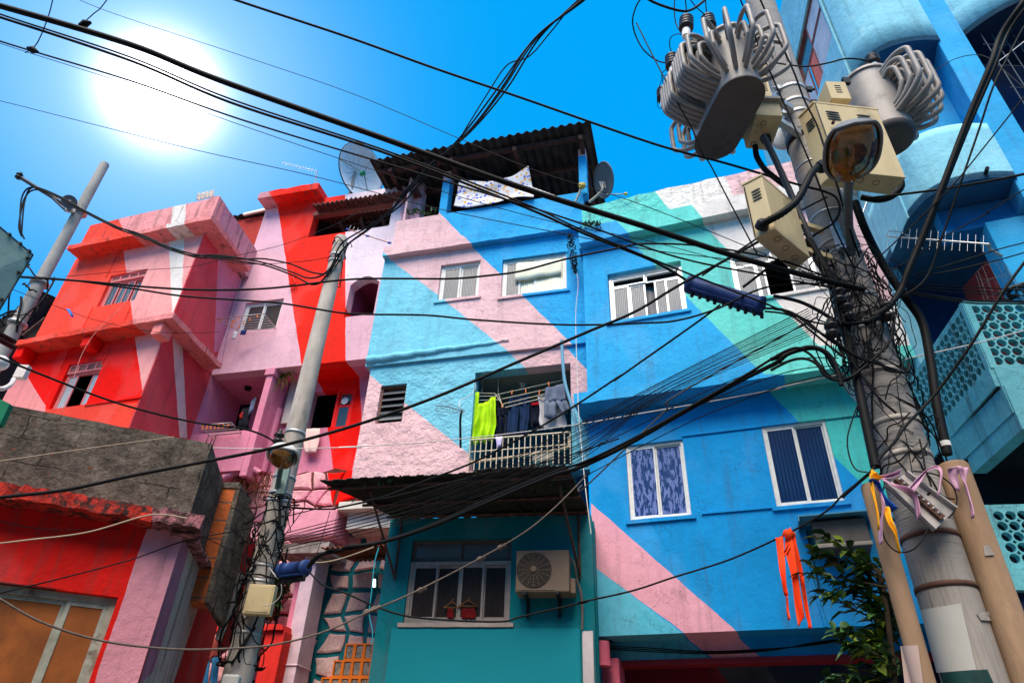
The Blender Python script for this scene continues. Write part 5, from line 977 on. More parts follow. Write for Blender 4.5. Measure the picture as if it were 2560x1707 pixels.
sgm=plain('blank_grey_sign',(0.42,0.42,0.39),.7,var=.06,col2=(0.25,0.22,0.2),c2amt=(.72,.76)); 
o=cylpatch(pc,pr(2)+.012,(J(905,1095),J(1168,1052),J(1268,1480),J(1012,1500)),'blank_sign',sgm,th=.003); tag(o,'blank pale grey sheet wrapped on the thick pole near its foot','sign')
o=cylpatch(V((.566*4.5,4.5,0)),.07,(J(778,1328),J(892,1322),J(935,1640),J(812,1640)),'blank_sign',plain('pinkish_sign',(0.42,0.31,0.27),.7,var=.06),th=.005); tag(o,'blank pinkish sheet on the left brown cable cover','sign')
o=cylpatch(pc,pr(1)+.010,(J(1030,1500),J(1340,1478),J(1440,1700),J(1100,1720)),'dark_poster',plain('dark_green_poster',(0.01,0.05,0.05),.6,var=.4,vs=9),th=.003); tag(o,'dark green poster on the thick pole below the blank grey sheet','poster')
for i,(a,lb) in enumerate((((J(1265,1110),J(1355,1105),J(1380,1165),J(1300,1160)),'torn grey paper scrap on the thick pole beside the blank sheet'),)): 
    o=cylpatch(pc,pr(2)+.008,a,'paper_scrap',plain('dirty_paper',(.34,.31,.28),.9,var=.3,vs=20),6,3,.001); tag(o,lb,'paper scrap')
o=cylpatch(V((.712*4.55,4.58,0)),.112,(J(1312,680),J(1350,675),J(1385,740),J(1325,745)),'paper_scrap',plain('dirty_paper',(.34,.31,.28),.9,var=.3,vs=20),6,3,.001); tag(o,'torn white paper scrap on the right brown cable cover','paper scrap')
# terminal block panel
tb_=thing('terminal_panel',aty(J(900,500),4.40),'open grey metal panel with a rusty terminal strip tied to the thick pole','terminal panel')
tpm=plain('worn_panel_metal',(0.40,0.37,0.35),.55,var=.25,vs=9,col2=(0.15,0.07,0.05),c2amt=(.6,.68))
c4=[aty(J(*p),y_) for p,y_ in (((675,300),4.42),((805,222),4.46),((1122,455),4.42),((985,592),4.38))]
nrm=(c4[1]-c4[0]).cross(c4[3]-c4[0]).normalized(); nrm=nrm if nrm.y<0 else -nrm
q=MB(); q.prism(c4,nrm*.012); fixn(q.build('back_plate',tpm,tb_))
q=MB(); ed=(c4[2]-c4[1]); q.box(c4[1],ed,(c4[0]-c4[1])*.06,nrm*.05); q.box(c4[0]+(c4[1]-c4[0])*.0,c4[3]-c4[0],(c4[1]-c4[0])*.05,nrm*.04); q.build('side_flange',tpm,tb_)
s0,s1=c4[0].lerp(c4[1],.35)+nrm*.013,c4[3].lerp(c4[2],.35)+nrm*.013; q=MB(); q.box(s0,(s1-s0)*.95,(c4[1]-c4[0])*.22,nrm*.03); q.build('terminal_strip',rust,tb_)
for i in range(9):
    p=s0.lerp(s1,.05+.1*i)+(c4[1]-c4[0])*.1+nrm*.03; MB().lathe(p,nrm,[(0,.009),(.012,.009),(.014,.004)],8).build('screw',galv,tb_)
# black conduits on the pole
def cond(pts,r,lb,mat=cable): return MB().tube(smooth_path([aty(f,y) for f,y in pts]),r,10).build('conduit',mat,mp_,label=lb)
cond([(I(180,0),4.45),(I(270,140),4.45),(I(345,300),4.45),(I(420,560),4.48),(I(500,900),4.48),(I(560,1180),4.45),(I(625,1480),4.42)],.035,'black conduit down the left of the pole')
cond([(N(215,470),4.55),(N(300,700),4.55),(N(420,950),4.6),(N(560,1180),4.6),(I(830,390),4.6),(I(930,540),4.62),(I(985,800),4.62),(I(1020,1050),4.6),(I(1080,1340),4.58),(I(1092,1400),4.58)],.036,'black conduit down the right of the pole')
q=MB(); p=aty(I(1078,1335),4.58); q.lathe(p,(0,0,1),[(-.02,.04),(.02,.04)],14); q.build('white_ring',wframe,mp_)
cond([(H(690,760),4.3),(H(760,900),4.35),(H(850,1100),4.42),(H(940,1310),4.45),(H(1040,1530),4.5),(I(230,110),4.45)],.030,'dark conduit rising to the box under the left transformer',plain('dark_grey_conduit',(0.05,0.05,0.055),.5,var=.3))
# insulators
def insul(base,axis,r=.045,n=4,par=None,h=.2,name='insulator'):
    prof=[(0,r*.45)]
    for i in range(n): z=h*(.1+.8*i/n); prof+=[(z,r*.5),(z+.01,r),(z+h*.8/n*.45,r*.95),(z+h*.8/n*.6,r*.5)]
    prof+=[(h*.95,r*.45),(h,r*.3)]; return MB().lathe(base,axis,prof,16).build(name,ins,par)
for p,y in ((I(375,330),4.40),(I(385,380),4.40),(I(430,430),4.42),(I(450,490),4.42),(I(330,550),4.42),(I(340,600),4.42),(I(690,420),4.45),(I(700,490),4.45)):
    insul(aty(p,y)-V((0,0,.05)),(0,0,1),.055,1,mp_,.10)
# ---------------------------------------------------------------- transformers
def loop(c,out,zl,zh,ext,r=.021,fl=.5,name='cooling_tube',par=None,mat=None):
    out=V(out).normalized(); pts=[c+V((0,0,zh)),c+out*ext*.55+V((0,0,zh+.05)),c+out*ext*.95+V((0,0,zh-.01)),c+out*ext+V((0,0,zh-.12)),c+out*ext+V((0,0,(zl+zh)/2)),c+out*ext*.95+V((0,0,zl+.16)),c+out*ext*.5+V((0,0,zl+.05)),c+V((0,0,zl))]
    return MB().tube(smooth_path(pts,4),r,8).build(name,mat or tgrey,par)
tr1=thing('transformer',(2.0,4.2,7.2),'large grey oval transformer with bent cooling tubes on the left of the pole','transformer')
n0,n1,rT=V((2.03,3.93,0)),V((1.945,4.46,0)),.205; ax=(n1-n0).normalized(); sx_=V((ax.y,-ax.x,0))
def stad(r,k=14):
    a0=math.atan2(-ax.y,-ax.x); out=[]
    for i in range(k+1): a=a0-math.pi/2+math.pi*i/k; out.append(n0+V((math.cos(a),math.sin(a),0))*r)
    for i in range(k+1): a=a0+math.pi/2+math.pi*i/k; out.append(n1+V((math.cos(a),math.sin(a),0))*r)
    return out
q=MB(); s_=stad(rT); q.prism([p+V((0,0,7.22)) for p in s_],(0,0,.80),smooth=True); q.build('tank',tgrey,tr1)
q=MB(); s_=stad(rT+.012); q.prism([p+V((0,0,7.20)) for p in s_],(0,0,.018)); q.build('tank_bottom',plain('dark_tank_bottom',(0.10,0.085,0.08),.55,var=.15,vs=5,col2=(.06,.04,.035)),tr1)
q=MB(); s_=stad(rT+.03); q.prism([p+V((0,0,8.02)) for p in s_],(0,0,.025)); q.build('lid',tgrey,tr1)
a0=math.atan2(-ax.y,-ax.x)
for i in range(7):
    a=a0-math.pi*.44+math.pi*.80*i/6; d=V((math.cos(a),math.sin(a),0)); loop(n0+d*(rT-.02),d,7.36,7.90,.31,.023,par=tr1)
    loop(n0+d*(rT-.02),d,7.44,7.82,.19,.023,par=tr1)
for gi,(f0,f1) in enumerate(((.0,.36),(.58,.96))):
    for i in range(5):
        f=f0+(f1-f0)*i/4; c_=n0.lerp(n1,f)-sx_*(-1)*0
        side=-sx_ if (-sx_).x<0 else sx_
        cc4=n0.lerp(n1,f)+side*(rT-.02); loop(cc4,side,7.34,7.88,.33,.025,par=tr1); loop(cc4,side,7.39,7.84,.25,.025,par=tr1); loop(cc4,side,7.44,7.80,.17,.024,par=tr1)
for i in range(5):
    a=a0+math.pi*.72+math.pi*.45*i/4; d=V((math.cos(a),math.sin(a),0)); loop(n1+d*(rT-.02),d,7.34,7.88,.30,.025,par=tr1); loop(n1+d*(rT-.02),d,7.40,7.83,.21,.024,par=tr1)
def bushing(b,t_,par,lb):
    b,t_=V(b),V(t_); a=t_-b; L_=a.length; r=.074
    o=MB().lathe(b,a,[(0,.03),(L_*.3,.035),(L_*.32,r*.8)]+sum([[(L_*(.34+.15*i),r),(L_*(.42+.15*i),r*1.0),(L_*(.44+.15*i),r*.72)] for i in range(4)],[])+[(L_*.98,.03),(L_*1.05,.012)],18).build('bushing',ins,par)
    MB().lathe(b-a*.15,a,[(0,.04),(L_*.25,.045),(L_*.38,.04)],12).build('bushing_collar',wframe,par); return o
for b,t_,y in ((P(505,320),P(508,165),3.95),(P(735,300),P(700,155),4.05),(P(385,680),P(368,520),4.25),(P(302,975),P(290,830),4.6),(P(600,470),P(585,395),4.2)):
    B_=aty(b,y); T_=aty(t_,y); bushing(B_,T_,tr1,'')
q=MB(); q.box(n0+V((.1,-.05,8.04)),V((.09,0,0)),V((0,.06,0)),V((0,0,.09))); q.build('lifting_lug',blackm,tr1)
q=MB(); q.box(V((2.2,4.15,7.45)),V((.66,.36,0)),V((0,.07,0)),V((0,0,.07))); q.box(V((2.2,4.15,7.85)),V((.66,.36,0)),V((0,.07,0)),V((0,0,.07))); q.build('mounting_arm',galv,tr1)
tr2=thing('transformer',(3.76,4.5,7.4),'round grey transformer with bent cooling tubes on the right of the pole','transformer')
c2=V((3.70,4.46,0)); r2_=.245
q=MB(); q.lathe(c2+V((0,0,7.38)),(0,0,1),[(0,r2_),(.84,r2_)],30); q.build('tank',tgrey,tr2)
q=MB(); q.lathe(c2+V((0,0,7.30)),(0,0,1),[(0,.16),(.0,.2),(.04,r2_-.004),(.079,r2_-.002)],30); q.build('tank_bottom',MATS['dark_tank_bottom'],tr2)
q=MB(); q.lathe(c2+V((0,0,8.22)),(0,0,1),[(0,r2_+.02),(.03,r2_+.02),(.07,.1)],30); q.build('lid',tgrey,tr2)
for i in range(6):
    a=math.radians(-88+17*i); d=V((math.cos(a),math.sin(a),0)); loop(c2+d*(r2_-.02),V((d.x+.35,d.y,0)),7.50,8.12,.34,.028,par=tr2)
    loop(c2+d*(r2_-.02),V((d.x+.35,d.y,0)),7.55,8.07,.25,.027,par=tr2); loop(c2+d*(r2_-.02),V((d.x+.35,d.y,0)),7.60,8.02,.16,.025,par=tr2)
for i in range(5):
    a=math.radians(22+16*i); d=V((math.cos(a),math.sin(a),0)); loop(c2+d*(r2_-.02),d,7.50,8.1,.28,.027,par=tr2); loop(c2+d*(r2_-.02),d,7.56,8.05,.19,.026,par=tr2)
bushing(aty(M(935,640),4.3),aty(M(915,560),4.3)+V((0,0,.04)),tr2,'')
for p in (M(650,780),M(870,640)):
    c_=aty(p,4.28); MB().box(c_,V((.07,0,0)),V((0,.04,0)),V((0,0,.09))).build('lid_clamp',blackm,tr2)
q=MB(); q.box(V((3.05,4.62,7.5)),V((.5,-.1,0)),V((0,.06,0)),V((0,0,.06))); q.box(V((3.05,4.62,7.95)),V((.5,-.1,0)),V((0,.06,0)),V((0,0,.06))); q.build('mounting_arm',galv,tr2)
# ---------------------------------------------------------------- beige boxes
def pbx(name,base,z0,z1,lb,cat='electrical box',mat=None):
    ctr=sum((V((x,y,0)) for x,y in base),V((0,0,0)))/len(base); th=thing(name,(ctr.x,ctr.y,z0),lb,cat)
    q=MB(); q.prism([V((x,y,z0)) for x,y in base],(0,0,z1-z0)); fixn(q.build('case',mat or beige,th,bevel=.006))
    fb=[ctr+(V((x,y,0))-ctr)*1.03 for x,y in base]; q=MB(); q.prism([p+V((0,0,z1)) for p in fb],(0,0,.02)); fixn(q.build('top_lip',mat or beige,th))
    return th
def slits(th,a,b,z,n=4,w=.1,dz=.028,out=None,f0=.2):      # ventilation slits on face a->b (2-D points)
    a,b=V((*a,0)),V((*b,0)); d=(b-a).normalized(); nn_=V((d.y,-d.x,0)); 
    if nn_.y>0: nn_=-nn_
    if out is not None and nn_.dot(V(out))<0: nn_=-nn_
    for i in range(n):
        c=a+d*((b-a).length*f0)+V((0,0,z-dz*i)); q=MB(); pts=[c+d*(w*(.5-.5*math.cos(math.pi*k/6)))+V((0,0,.008*math.sin(math.pi*k/6))) for k in range(7)]+[c+d*(w*(.5+.5*math.cos(math.pi*k/6)))-V((0,0,.008*math.sin(math.pi*k/6))) for k in range(1,6)]
        q.prism([p+nn_*.001 for p in pts],nn_*.006); q.build('vent_slit',blackm,th)
def knock(th,x,y,z,r=.028):
    MB().tube([V((x+r*math.cos(k*.524),y+r*math.sin(k*.524),z)) for k in range(13)],.0025,5,caps=False).build('knockout_ring',rust,th)
bB=[(2.76,4.02),(3.38,4.07),(3.34,4.28),(2.68,4.20)]
BB_=pbx('electrical_box',bB,6.34,7.28,'big beige ventilated box behind the street lamp, under the right transformer')
slits(BB_,bB[0],bB[1],7.16,4,.13,.035,f0=.13); slits(BB_,bB[0],bB[1],7.16,4,.13,.035,f0=.62); slits(BB_,bB[3],bB[0],7.12,4,.09,.035,out=(-1,-.3,0),f0=.25)
knock(BB_,3.0,4.12,6.338); knock(BB_,3.15,4.14,6.338); MB().lathe(V((2.85,4.0,6.95)),(0,-1,0),[(0,.015),(.03,.015)],8).build('lock',rust,BB_)
q=MB(); q.box(V((2.755,4.005,6.36)),V((.008,0,0)),V((0,.006,0)),V((0,0,.9))); q.build('door_seam',blackm,BB_)
b1=atz(H(755,1283),5.62); hC=4.02
bC=[(1.96,4.16),(b1.x,b1.y),(2.50,4.36),(2.42,4.54)]; print('boxC b',b1)
BC=pbx('electrical_box',bC,5.62,6.25,'beige ventilated box on the left of the pole above the blue cable joint')
slits(BC,bC[0],bC[1],6.12,4,.08,.035,f0=.35)
for x,y in ((2.15,4.15),(2.25,4.25),(2.37,4.36)): knock(BC,x,y,5.618)
q=MB(); q.box(V((bC[0][0]+.004,bC[0][1]-.01,5.64)),V((.006,-.008,0)),V((.004,.004,0)),V((0,0,.58))); q.build('door_seam',blackm,BC)
for zz_ in (5.75,6.08): q=MB(); q.box(V((2.42,4.38,zz_)),V((.36,.12,0)),V((-.02,.05,0)),V((0,0,.05))); q.build('bracket_arm',beige,BC)
bA=[(2.25,4.16),(2.51,4.16),(2.525,4.58),(2.27,4.56)]
BA=pbx('electrical_box',bA,7.25,7.46,'beige box with a conduit socket under the right side of the left transformer'); MB().lathe(V((2.42,4.42,7.26)),(0.1,-.1,-1),[(0,.05),(.05,.05),(.09,.04)],16).build('socket',blackm,BA); knock(BA,2.35,4.25,7.248); knock(BA,2.33,4.5,7.248)
q=MB(); q.box(V((2.23,4.12,7.47)),V((.33,0,0)),V((0,.5,0)),V((0,0,.03))); q.build('shelf_plate',tgrey,BA)
def facebox(name,pa,pb,y,d,lb,sl=0):
    a,b=aty(pa,y),aty(pb,y); x0,x1=sorted((a.x,b.x)); z0,z1=sorted((a.z,b.z)); th=thing(name,((x0+x1)/2,y+d/2,z0),lb,'electrical box')
    MB().box(V((x0,y,z0)),V((x1-x0,0,0)),V((0,d,0)),V((0,0,z1-z0))).build('case',beige,th,bevel=.005)
    for i in range(sl): MB().box(V((x0+(x1-x0)*.35,y-.004,z0+(z1-z0)*(.35+.5*i/max(sl,1)))),V(((x1-x0)*.3,0,0)),V((0,.006,0)),V((0,0,.008))).build('vent_slit',blackm,th)
    return th
facebox('electrical_box',P(1180,700),P(1320,930),4.2,.2,'narrow beige box with slits between left transformer and pole, above the shelf',6)
facebox('electrical_box',P(1150,500),P(1290,640),4.25,.2,'small beige box topmost beside the left transformer',4)
facebox('electrical_box',M(470,770),M(720,940),4.12,.22,'small beige box with slits on top of the big ventilated box',4)
facebox('meter_housing',M(480,900),M(700,1010),4.2,.15,'open grey-beige housing between the small box and the round transformer')
# hoses
def part_hose(pts,r,lb,cat='hose',mat=cable,ring=True):
    P_=smooth_path([aty(f,y) for f,y in pts],8); rs=[r*(1.0+(.10 if i%2 else -.05)) for i in range(len(P_))] if ring else None
    o=MB().tube(P_,r,10,rs=rs).build('hose',mat); return tag(o,lb,cat)
part_hose([(H(680,1262),4.05),(H(720,1235),4.0),(H(800,1190),3.95),(H(880,1120),3.95),(H(930,1030),3.95),(H(965,965),3.98),(H(1020,920),4.05)],.030,'black corrugated hose joining the two beige boxes across the pole')
q=MB(); p=aty(H(685,1260),4.06); q.lathe(p+V((0,.03,0)),(0,-1,0.2),[(0,.055),(.05,.05),(.07,.035)],14); q.build('hose_fitting',blackm,BC)
q=MB(); p=aty(H(1020,918),4.0); q.lathe(p+V((0,.06,0)),(0,-1,0),[(0,.055),(.05,.05),(.08,.035)],14); q.build('hose_fitting',blackm,BB_)
part_hose([(H(645,820),4.5),(H(655,880),4.48),(H(700,950),4.46),(H(760,1000),4.48),(H(840,1060),4.55)],.028,'black hose hanging from the box under the left transformer',ring=False)
part_hose([(H(1240,1105),4.6),(H(1330,1120),4.55),(H(1410,1100),4.5),(H(1465,1040),4.45),(H(1440,980),4.45)],.03,'black hose looping out under the big ventilated box',ring=False)
# white round lamp behind the pole
q=MB(); p=aty(H(800,790),5.0); q.lathe(p,V((-.3,-.9,-.3)),[(0,.10),(.02,.13),(.05,.135),(.07,.10),(.075,.03)],24); o=q.build('round_lamp',wframe); tag(o,'white round disc lamp peeping out left behind the thick pole','lamp')
# ---------------------------------------------------------------- street lamps
amb=plain('amber_lamp_glass',(0.28,0.11,0.012),.06,var=.55,vs=7,spec=.9,col2=(0.04,0.03,0.012),c2amt=(.5,.62)); shell=plain('lamp_housing',(0.16,0.165,0.17),.45,var=.1)
def lumin(th,base,tip,wd,bowl,hsg,m1=shell,m2=amb):
    base,tip=V(base),V(tip); e1=(tip-base).normalized(); e2=e1.cross(V((0,0,1))).normalized(); e3=e2.cross(e1).normalized(); L_=(tip-base).length
    def pt(f,a,dn): # f along 0..1, a -1..1 across
        w_=wd*.5*(max(0,1-abs(2*f-1.08)**2.6/1.25))**.5 if 0<f<1 else 0.0
        return base+e1*L_*f+e2*w_*a, w_
    def half(sgn,dep,k,mat,name,ins_=1.0):
        q=MB(); vs=[];n1_,n2_=18,14
        for i in range(n1_+1):
            f=i/n1_; c_,w_=pt(f,0,0); w_*=ins_
            for j in range(n2_+1):
                a=math.pi*j/n2_; vs.append(c_+e2*w_*math.cos(a)+e3*sgn*dep*math.sin(a)*((w_/(wd*.5))**.7 if w_>0 else 0))
        fs=[(i*(n2_+1)+j,i*(n2_+1)+j+1,(i+1)*(n2_+1)+j+1,(i+1)*(n2_+1)+j) for i in range(n1_) for j in range(n2_)]
        o=q.add(vs,fs,True).build(name,mat,th); return fixn(o)
    half(1,hsg,0,m1,'housing'); half(-1,bowl,0,m2,'glass_bowl',.88)
    rim=[pt(i/24,1,0)[0] for i in range(25)]+[pt(i/24,-1,0)[0] for i in range(24,-1,-1)]; MB().tube(rim,.014,6).build('rim',m1,th)
lb_,lt_=aty(H(1178,1010),3.72),aty(H(1200,690),3.22)
sl1=thing('street_lamp',lb_,'large oval street lamp with amber glass in front of the big beige box','street lamp')
lumin(sl1,lb_,lt_,.40,.10,.12)
am=plain('lamp_arm_paint',(0.10,0.11,0.115),.5,var=.2); MB().tube(smooth_path([aty(H(1185,1430),4.46),aty(H(1172,1300),4.30),aty(H(1165,1150),4.05),aty(H(1168,1040),3.80),lb_+V((0,-.05,0.02))]),.036,12).build('arm',am,sl1)
q=MB(); c_=aty(H(1120,1380),4.45); q.box(c_,V((.07,.02,0)),V((0,.06,0)),V((0,0,.32))); q.build('arm_bracket',galv,sl1)
# ---------------------------------------------------------------- middle pole with small lamp
mx,my=-.34*7.2,7.2; mpz=HC+.925*my
midp=thing('utility_pole',(mx,my,0),'slender concrete pole in front of the pink house carrying the small street lamp','utility pole')
q=MB(); q.lathe(V((mx,my,0)),(0,0,1),[(0,.155),(2.5,.142),(5,.115),(mpz-.03,.088),(mpz,.07)],24); q.build('shaft',plain('tan_concrete',(0.40,0.355,0.305),.9,var=.22,vs=9,bump=.35,bs_=50,stretch=(1,1,.35),col2=(.20,.17,.145),c2amt=(.58,.74)),midp)
def mcond(z,h=.03,ext=.008): 
    r=.155-.0083*z if z<5 else .115-.0082*(z-5); MB().lathe(V((mx,my,z)),(0,0,1),[(0,r-.01),(0,r+ext),(h,r+ext),(h,r-.01)],24).build('steel_band',galv,midp)
for p in (Q(1110,960),Q(960,1510),L(450,580),L(430,620),R(750,650),R(745,700),L(250,1310),L(330,960),L(300,1040)):
    mcond(aty(p,my-.12).z)
sl2=thing('street_lamp',aty(L(468,430),6.6),'small round street lamp with amber glass on the slender pole','street lamp')
a,b=aty(L(470,440),6.75),aty(L(472,350),6.45); lumin(sl2,a,b,.31,.11,.10,m1=plain('pale_lamp_housing',(0.55,0.55,0.52),.5))
MB().tube([aty(L(440,565),7.02),aty(L(452,500),6.95),aty(L(462,445),6.75)],.028,10).build('arm',plain('green_grey_arm',(0.12,0.19,0.17),.5),sl2)
q=MB(); c_=aty(L(432,585),7.0); q.box(c_,V((.09,0,0)),V((0,.05,0)),V((0,0,.32))); q.build('arm_bracket',plain('green_grey_bracket',(0.16,0.24,0.21),.5),sl2)
q=MB(); a,b=aty(L(300,1100),6.95),aty(L(368,1215),6.95); th=thing('junction_box',(a+b)/2,'pale yellow box strapped to the slender pole among black wires','junction box')
mz=(a.z,b.z); q.box(V((min(a.x,b.x)-.02,6.93,min(mz))),V((abs(b.x-a.x)*.0+.26,0,0)),V((0,.1,0)),V((0,0,max(mz)-min(mz)+.08))); q.build('case',beige,th,bevel=.01)
q=MB(); q.box(V((min(a.x,b.x)-.0,6.925,min(mz)+.02)),V((.22,0,0)),V((0,.006,0)),V((0,0,max(mz)-min(mz)+.04))); q.build('cover',beige,th,bevel=.006)
th=thing('junction_box',aty(L(205,1540),6.9),'pale grey box at the very foot of the slender pole','junction box'); a,b=aty(L(150,1620),6.98),aty(L(262,1530),6.98); MB().box(V((a.x,6.9,a.z)),V((b.x-a.x,0,0)),V((0,.1,0)),V((0,0,b.z-a.z))).build('case',plain('pale_box',(0.5,0.5,0.46),.5),th,bevel=.02)
insul(aty(Q(970,1030),7.05)-V((0,0,.1)),(0,0,1),.06,2,midp,.18)
# ---------------------------------------------------------------- left pole
lx,ly=-.868*8,8.0; lpz=HC+1.105*ly
lpole=thing('utility_pole',(lx,ly,0),'concrete pole at far left carrying a loudspeaker','utility pole')
q=MB(); q.lathe(V((lx,ly,0)),(0,0,1),[(0,.135),(4,.108),(lpz-.02,.07),(lpz,.065)],24); q.build('shaft',concrete,lpole)
for p in (A(390,340),A(200,740),A(80,970)): z=aty(p,ly).z; MB().lathe(V((lx,ly,z)),(0,0,1),[(0,.10),(0,.125),(.04,.125),(.04,.10)],20).build('steel_band',galv,lpole)
a,b=aty(A(370,300),7.9),aty(A(105,138),7.5); q=MB(); q.tube([a,b],.03,8); q.tube([a+V((.05,0,-.12)),a.lerp(b,.35)],.018,6); q.build('crossarm',plain('dull_steel',(0.12,0.12,0.12),.5,metal=.4),lpole)
insul(b-V((0,0,.05)),(0,0,1),.05,2,lpole,.14)
sp_=thing('loudspeaker',aty(A(390,280),7.75),'grey horn loudspeaker on the far left pole','loudspeaker'); c_=aty(A(388,280),7.72); dn=(CAM+V((0,0,2))-c_).normalized()
MB().lathe(c_,-dn,[(-.02,.105),(0,.11),(.02,.10),(.08,.075),(.16,.05),(.24,.045),(.30,.06),(.38,.055)],24).build('horn',plain('horn_grey',(0.13,0.13,0.135),.6),sp_); MB().lathe(c_+dn*.02,-dn,[(-.03,.005),(0,.035),(.08,.05)],14).build('horn_core',tgrey,sp_)
MB().box(c_-dn*.2-V((0,0,.14)),V((.12,.05,0)),V((0,.05,0)),V((0,0,.1))).build('speaker_bracket',galv,sp_)
# ---------------------------------------------------------------- far left bits
gs_=thing('green_banner',aty(A(60,600),4.0),'pale green tarpaulin sheet with a black edge rope at the upper left edge','tarpaulin')
c4=[aty(p,y) for p,y in ((A(-120,320),4.0),(A(185,575),4.4),(A(-20,910),4.4),(A(-400,800),4.0))]; 
q=MB(); q.prism(c4,V((0,.012,0))); fixn(q.build('sheet',plain('pale_green_sheet',(0.21,0.33,0.30),.7,var=.10,vs=2,bump=.3,bs_=4,dist=.05),gs_)); MB().tube([c4[0],c4[1],c4[2]],.006,5).build('edge_rope',blackm,gs_)
for f,g_ in ((.25,0),(.6,0),(.8,0),(.97,0),(.1,1),(.35,1),(.8,1)):
    p=c4[0].lerp(c4[1],f) if not g_ else c4[1].lerp(c4[2],f); MB().lathe(p-V((0,.02,0)),(0,-1,0),[(0,.012),(.02,.012)],8).build('eyelet',blackm,gs_)
o=MB().prism([aty(p,4.6) for p in (O(-40,1310),O(72,1362),O(0,1510),O(-60,1530))],V((0,.05,0))).build('green_board',plain('green_board_paint',(0.0,0.16,0.075),.6)); fixn(o); tag(o,'corner of a dark green board at the left edge above the rough grey wall','board')
gl=thing('globe_lamp',aty(O(0,1065),5.6),'white globe lamp on a curved white arm at the left edge','lamp'); c_=aty(O(2,1066),5.6); MB().lathe(c_-V((0,0,.075)),(0,0,1),[(.075-.075*math.cos(k*math.pi/10),.075*math.sin(k*math.pi/10)) for k in range(11)],20).build('globe',plain('opal_glass',(0.75,0.72,0.70),.3),gl)
wp=plain('white_pipe',(0.7,0.62,0.58),.5); MB().tube(smooth_path([aty(O(-40,1215),5.6),aty(O(-10,1250),5.6),aty(O(30,1250),5.65),aty(O(75,1225),5.7),aty(O(100,1185),5.8)]),.022,8).build('arm',wp,gl); p=aty(O(90,1165),5.8); MB().box(p,V((.10,0,0)),V((0,.06,0)),V((0,0,.14))).build('base_box',wp,gl)
sh=thing('dark_shed',aty(O(200,800),11.5),'dark corrugated shed behind the far left pole','shed'); 
a,b,c_,d_=[aty(p,y) for p,y in ((O(-150,850),11.4),(O(310,545),11.2),(O(410,630),11.8),(O(-150,1000),11.8))]
q=MB(); q.prism([a,b,c_,aty(O(240,900),11.5),aty(O(120,930),11.4),aty(O(-150,1400),11.4)],V((0,.5,0))); fixn(q.build('wall',plain('sooty_wall',(0.03,0.022,0.02),.95,var=.5,vs=4,bump=.6),sh))
q=MB(); corr(q,a,b,a+V((.2,1.0,.3)),pitch=.16,amp=.03); q.build('roof',asb2,sh); 
for (p0,p1) in ((O(165,870),O(330,740)),(O(160,640),O(250,560))): MB().tube([aty(p0,11.3),aty(p1,11.3)],.03,6).build('timber',rust,sh)
for i,(y0,y1) in enumerate(((862,912),(905,955))): o=MB().tube([aty(O(-30,y0-20),7.2),aty(O(100,y1),7.6)],.035,8).build('black_pipe',cable); tag(o,('upper','lower')[i]+' of two black pipes by the foot of the far left pole','pipe')
# ---------------------------------------------------------------- laundry on the blue house balcony
LK=-.16
def gp(x,y,k=LK): return CC.px(D(x,y),k)
lime=plain('lime_towel',(0.42,0.72,0.005),.9,var=.12,vs=10,bump=.3,bs_=150,dist=.004); den=plain('dark_denim',(0.006,0.025,0.08),.9,var=.4,vs=8,bump=.2,bs_=200); den2=plain('navy_cloth',(0.005,0.010,0.03),.9,var=.4)
gcl=plain('slate_cloth',(0.13,0.16,0.23),.9,var=.2,vs=9); wcl=plain('pale_grey_cloth',(0.45,0.44,0.46),.9,var=.1); lil=plain('lilac_cloth',(0.55,0.50,0.78),.9)
drape([gp(985,470,-.10),gp(975,560,-.10),gp(955,650,-.10),gp(942,742,-.10)],[gp(1106,398,-.10),gp(1108,500,-.10),gp(1112,610,-.10),gp(1090,715,-.10)],nx=30,rip=.045,freq=2.8,mat=lime,name='towel',label='bright lime green towel draped on the balcony of the light blue house',cat='towel',n=CC.n,jag=.10)
drape([gp(958,372,-.13),gp(945,500,-.13),gp(928,705,-.13)],[gp(992,372,-.13),gp(985,500,-.13),gp(965,690,-.13)],nx=6,rip=.012,mat=lime,name='towel',label='narrow folded lime green towel left of the draped one',cat='towel',n=CC.n)
def jeans(x0,y0,x1,y1,yb,k,m_,lb,sp=18):
    xm=(x0+x1)/2; ym=(y0+y1)/2; th=thing('jeans',gp(xm,yb,k),lb,'trousers'); yw=70
    drape([gp(x0,y0,k),gp(x0-4,y0+yw,k)],[gp(x1,y1,k),gp(x1+4,y1+yw,k)],nx=14,rip=.02,freq=2,mat=m_,name='waist',parent=th,n=CC.n,th=.012)
    drape([gp(x0-3,y0+yw-6,k),gp(x0-8,(y0+yb)/2,k),gp(x0-sp,yb,k)],[gp(xm+2,ym+yw-4,k),gp(xm-6,(ym+yb)/2,k),gp(xm-sp-6,yb+6,k)],nx=10,rip=.025,freq=1.6,mat=m_,name='leg',parent=th,n=CC.n,seed=2,th=.012)
    drape([gp(xm+1,ym+yw-4,k),gp(xm+4,(ym+yb)/2,k),gp(xm-2,yb+6,k)],[gp(x1+3,y1+yw-6,k),gp(x1+2,(y1+yb)/2,k),gp(x1-sp,yb,k)],nx=10,rip=.025,freq=1.6,mat=m_,name='leg',parent=th,n=CC.n,seed=4,th=.012)
jeans(1208,405,1348,382,690,-.28,den,'dark blue jeans pegged on the balcony rack, centre of the laundry')
jeans(1128,490,1196,470,760,-.32,den2,'navy trousers hanging just right of the lime towel',8)
drape([gp(1352,450,-.35),gp(1350,620,-.35)],[gp(1425,440,-.35),gp(1420,620,-.35)],nx=10,rip=.03,mat=den2,name='shirt',label='black shirt with a red collar between jeans and pale shirt',cat='shirt',n=CC.n,jag=.05)
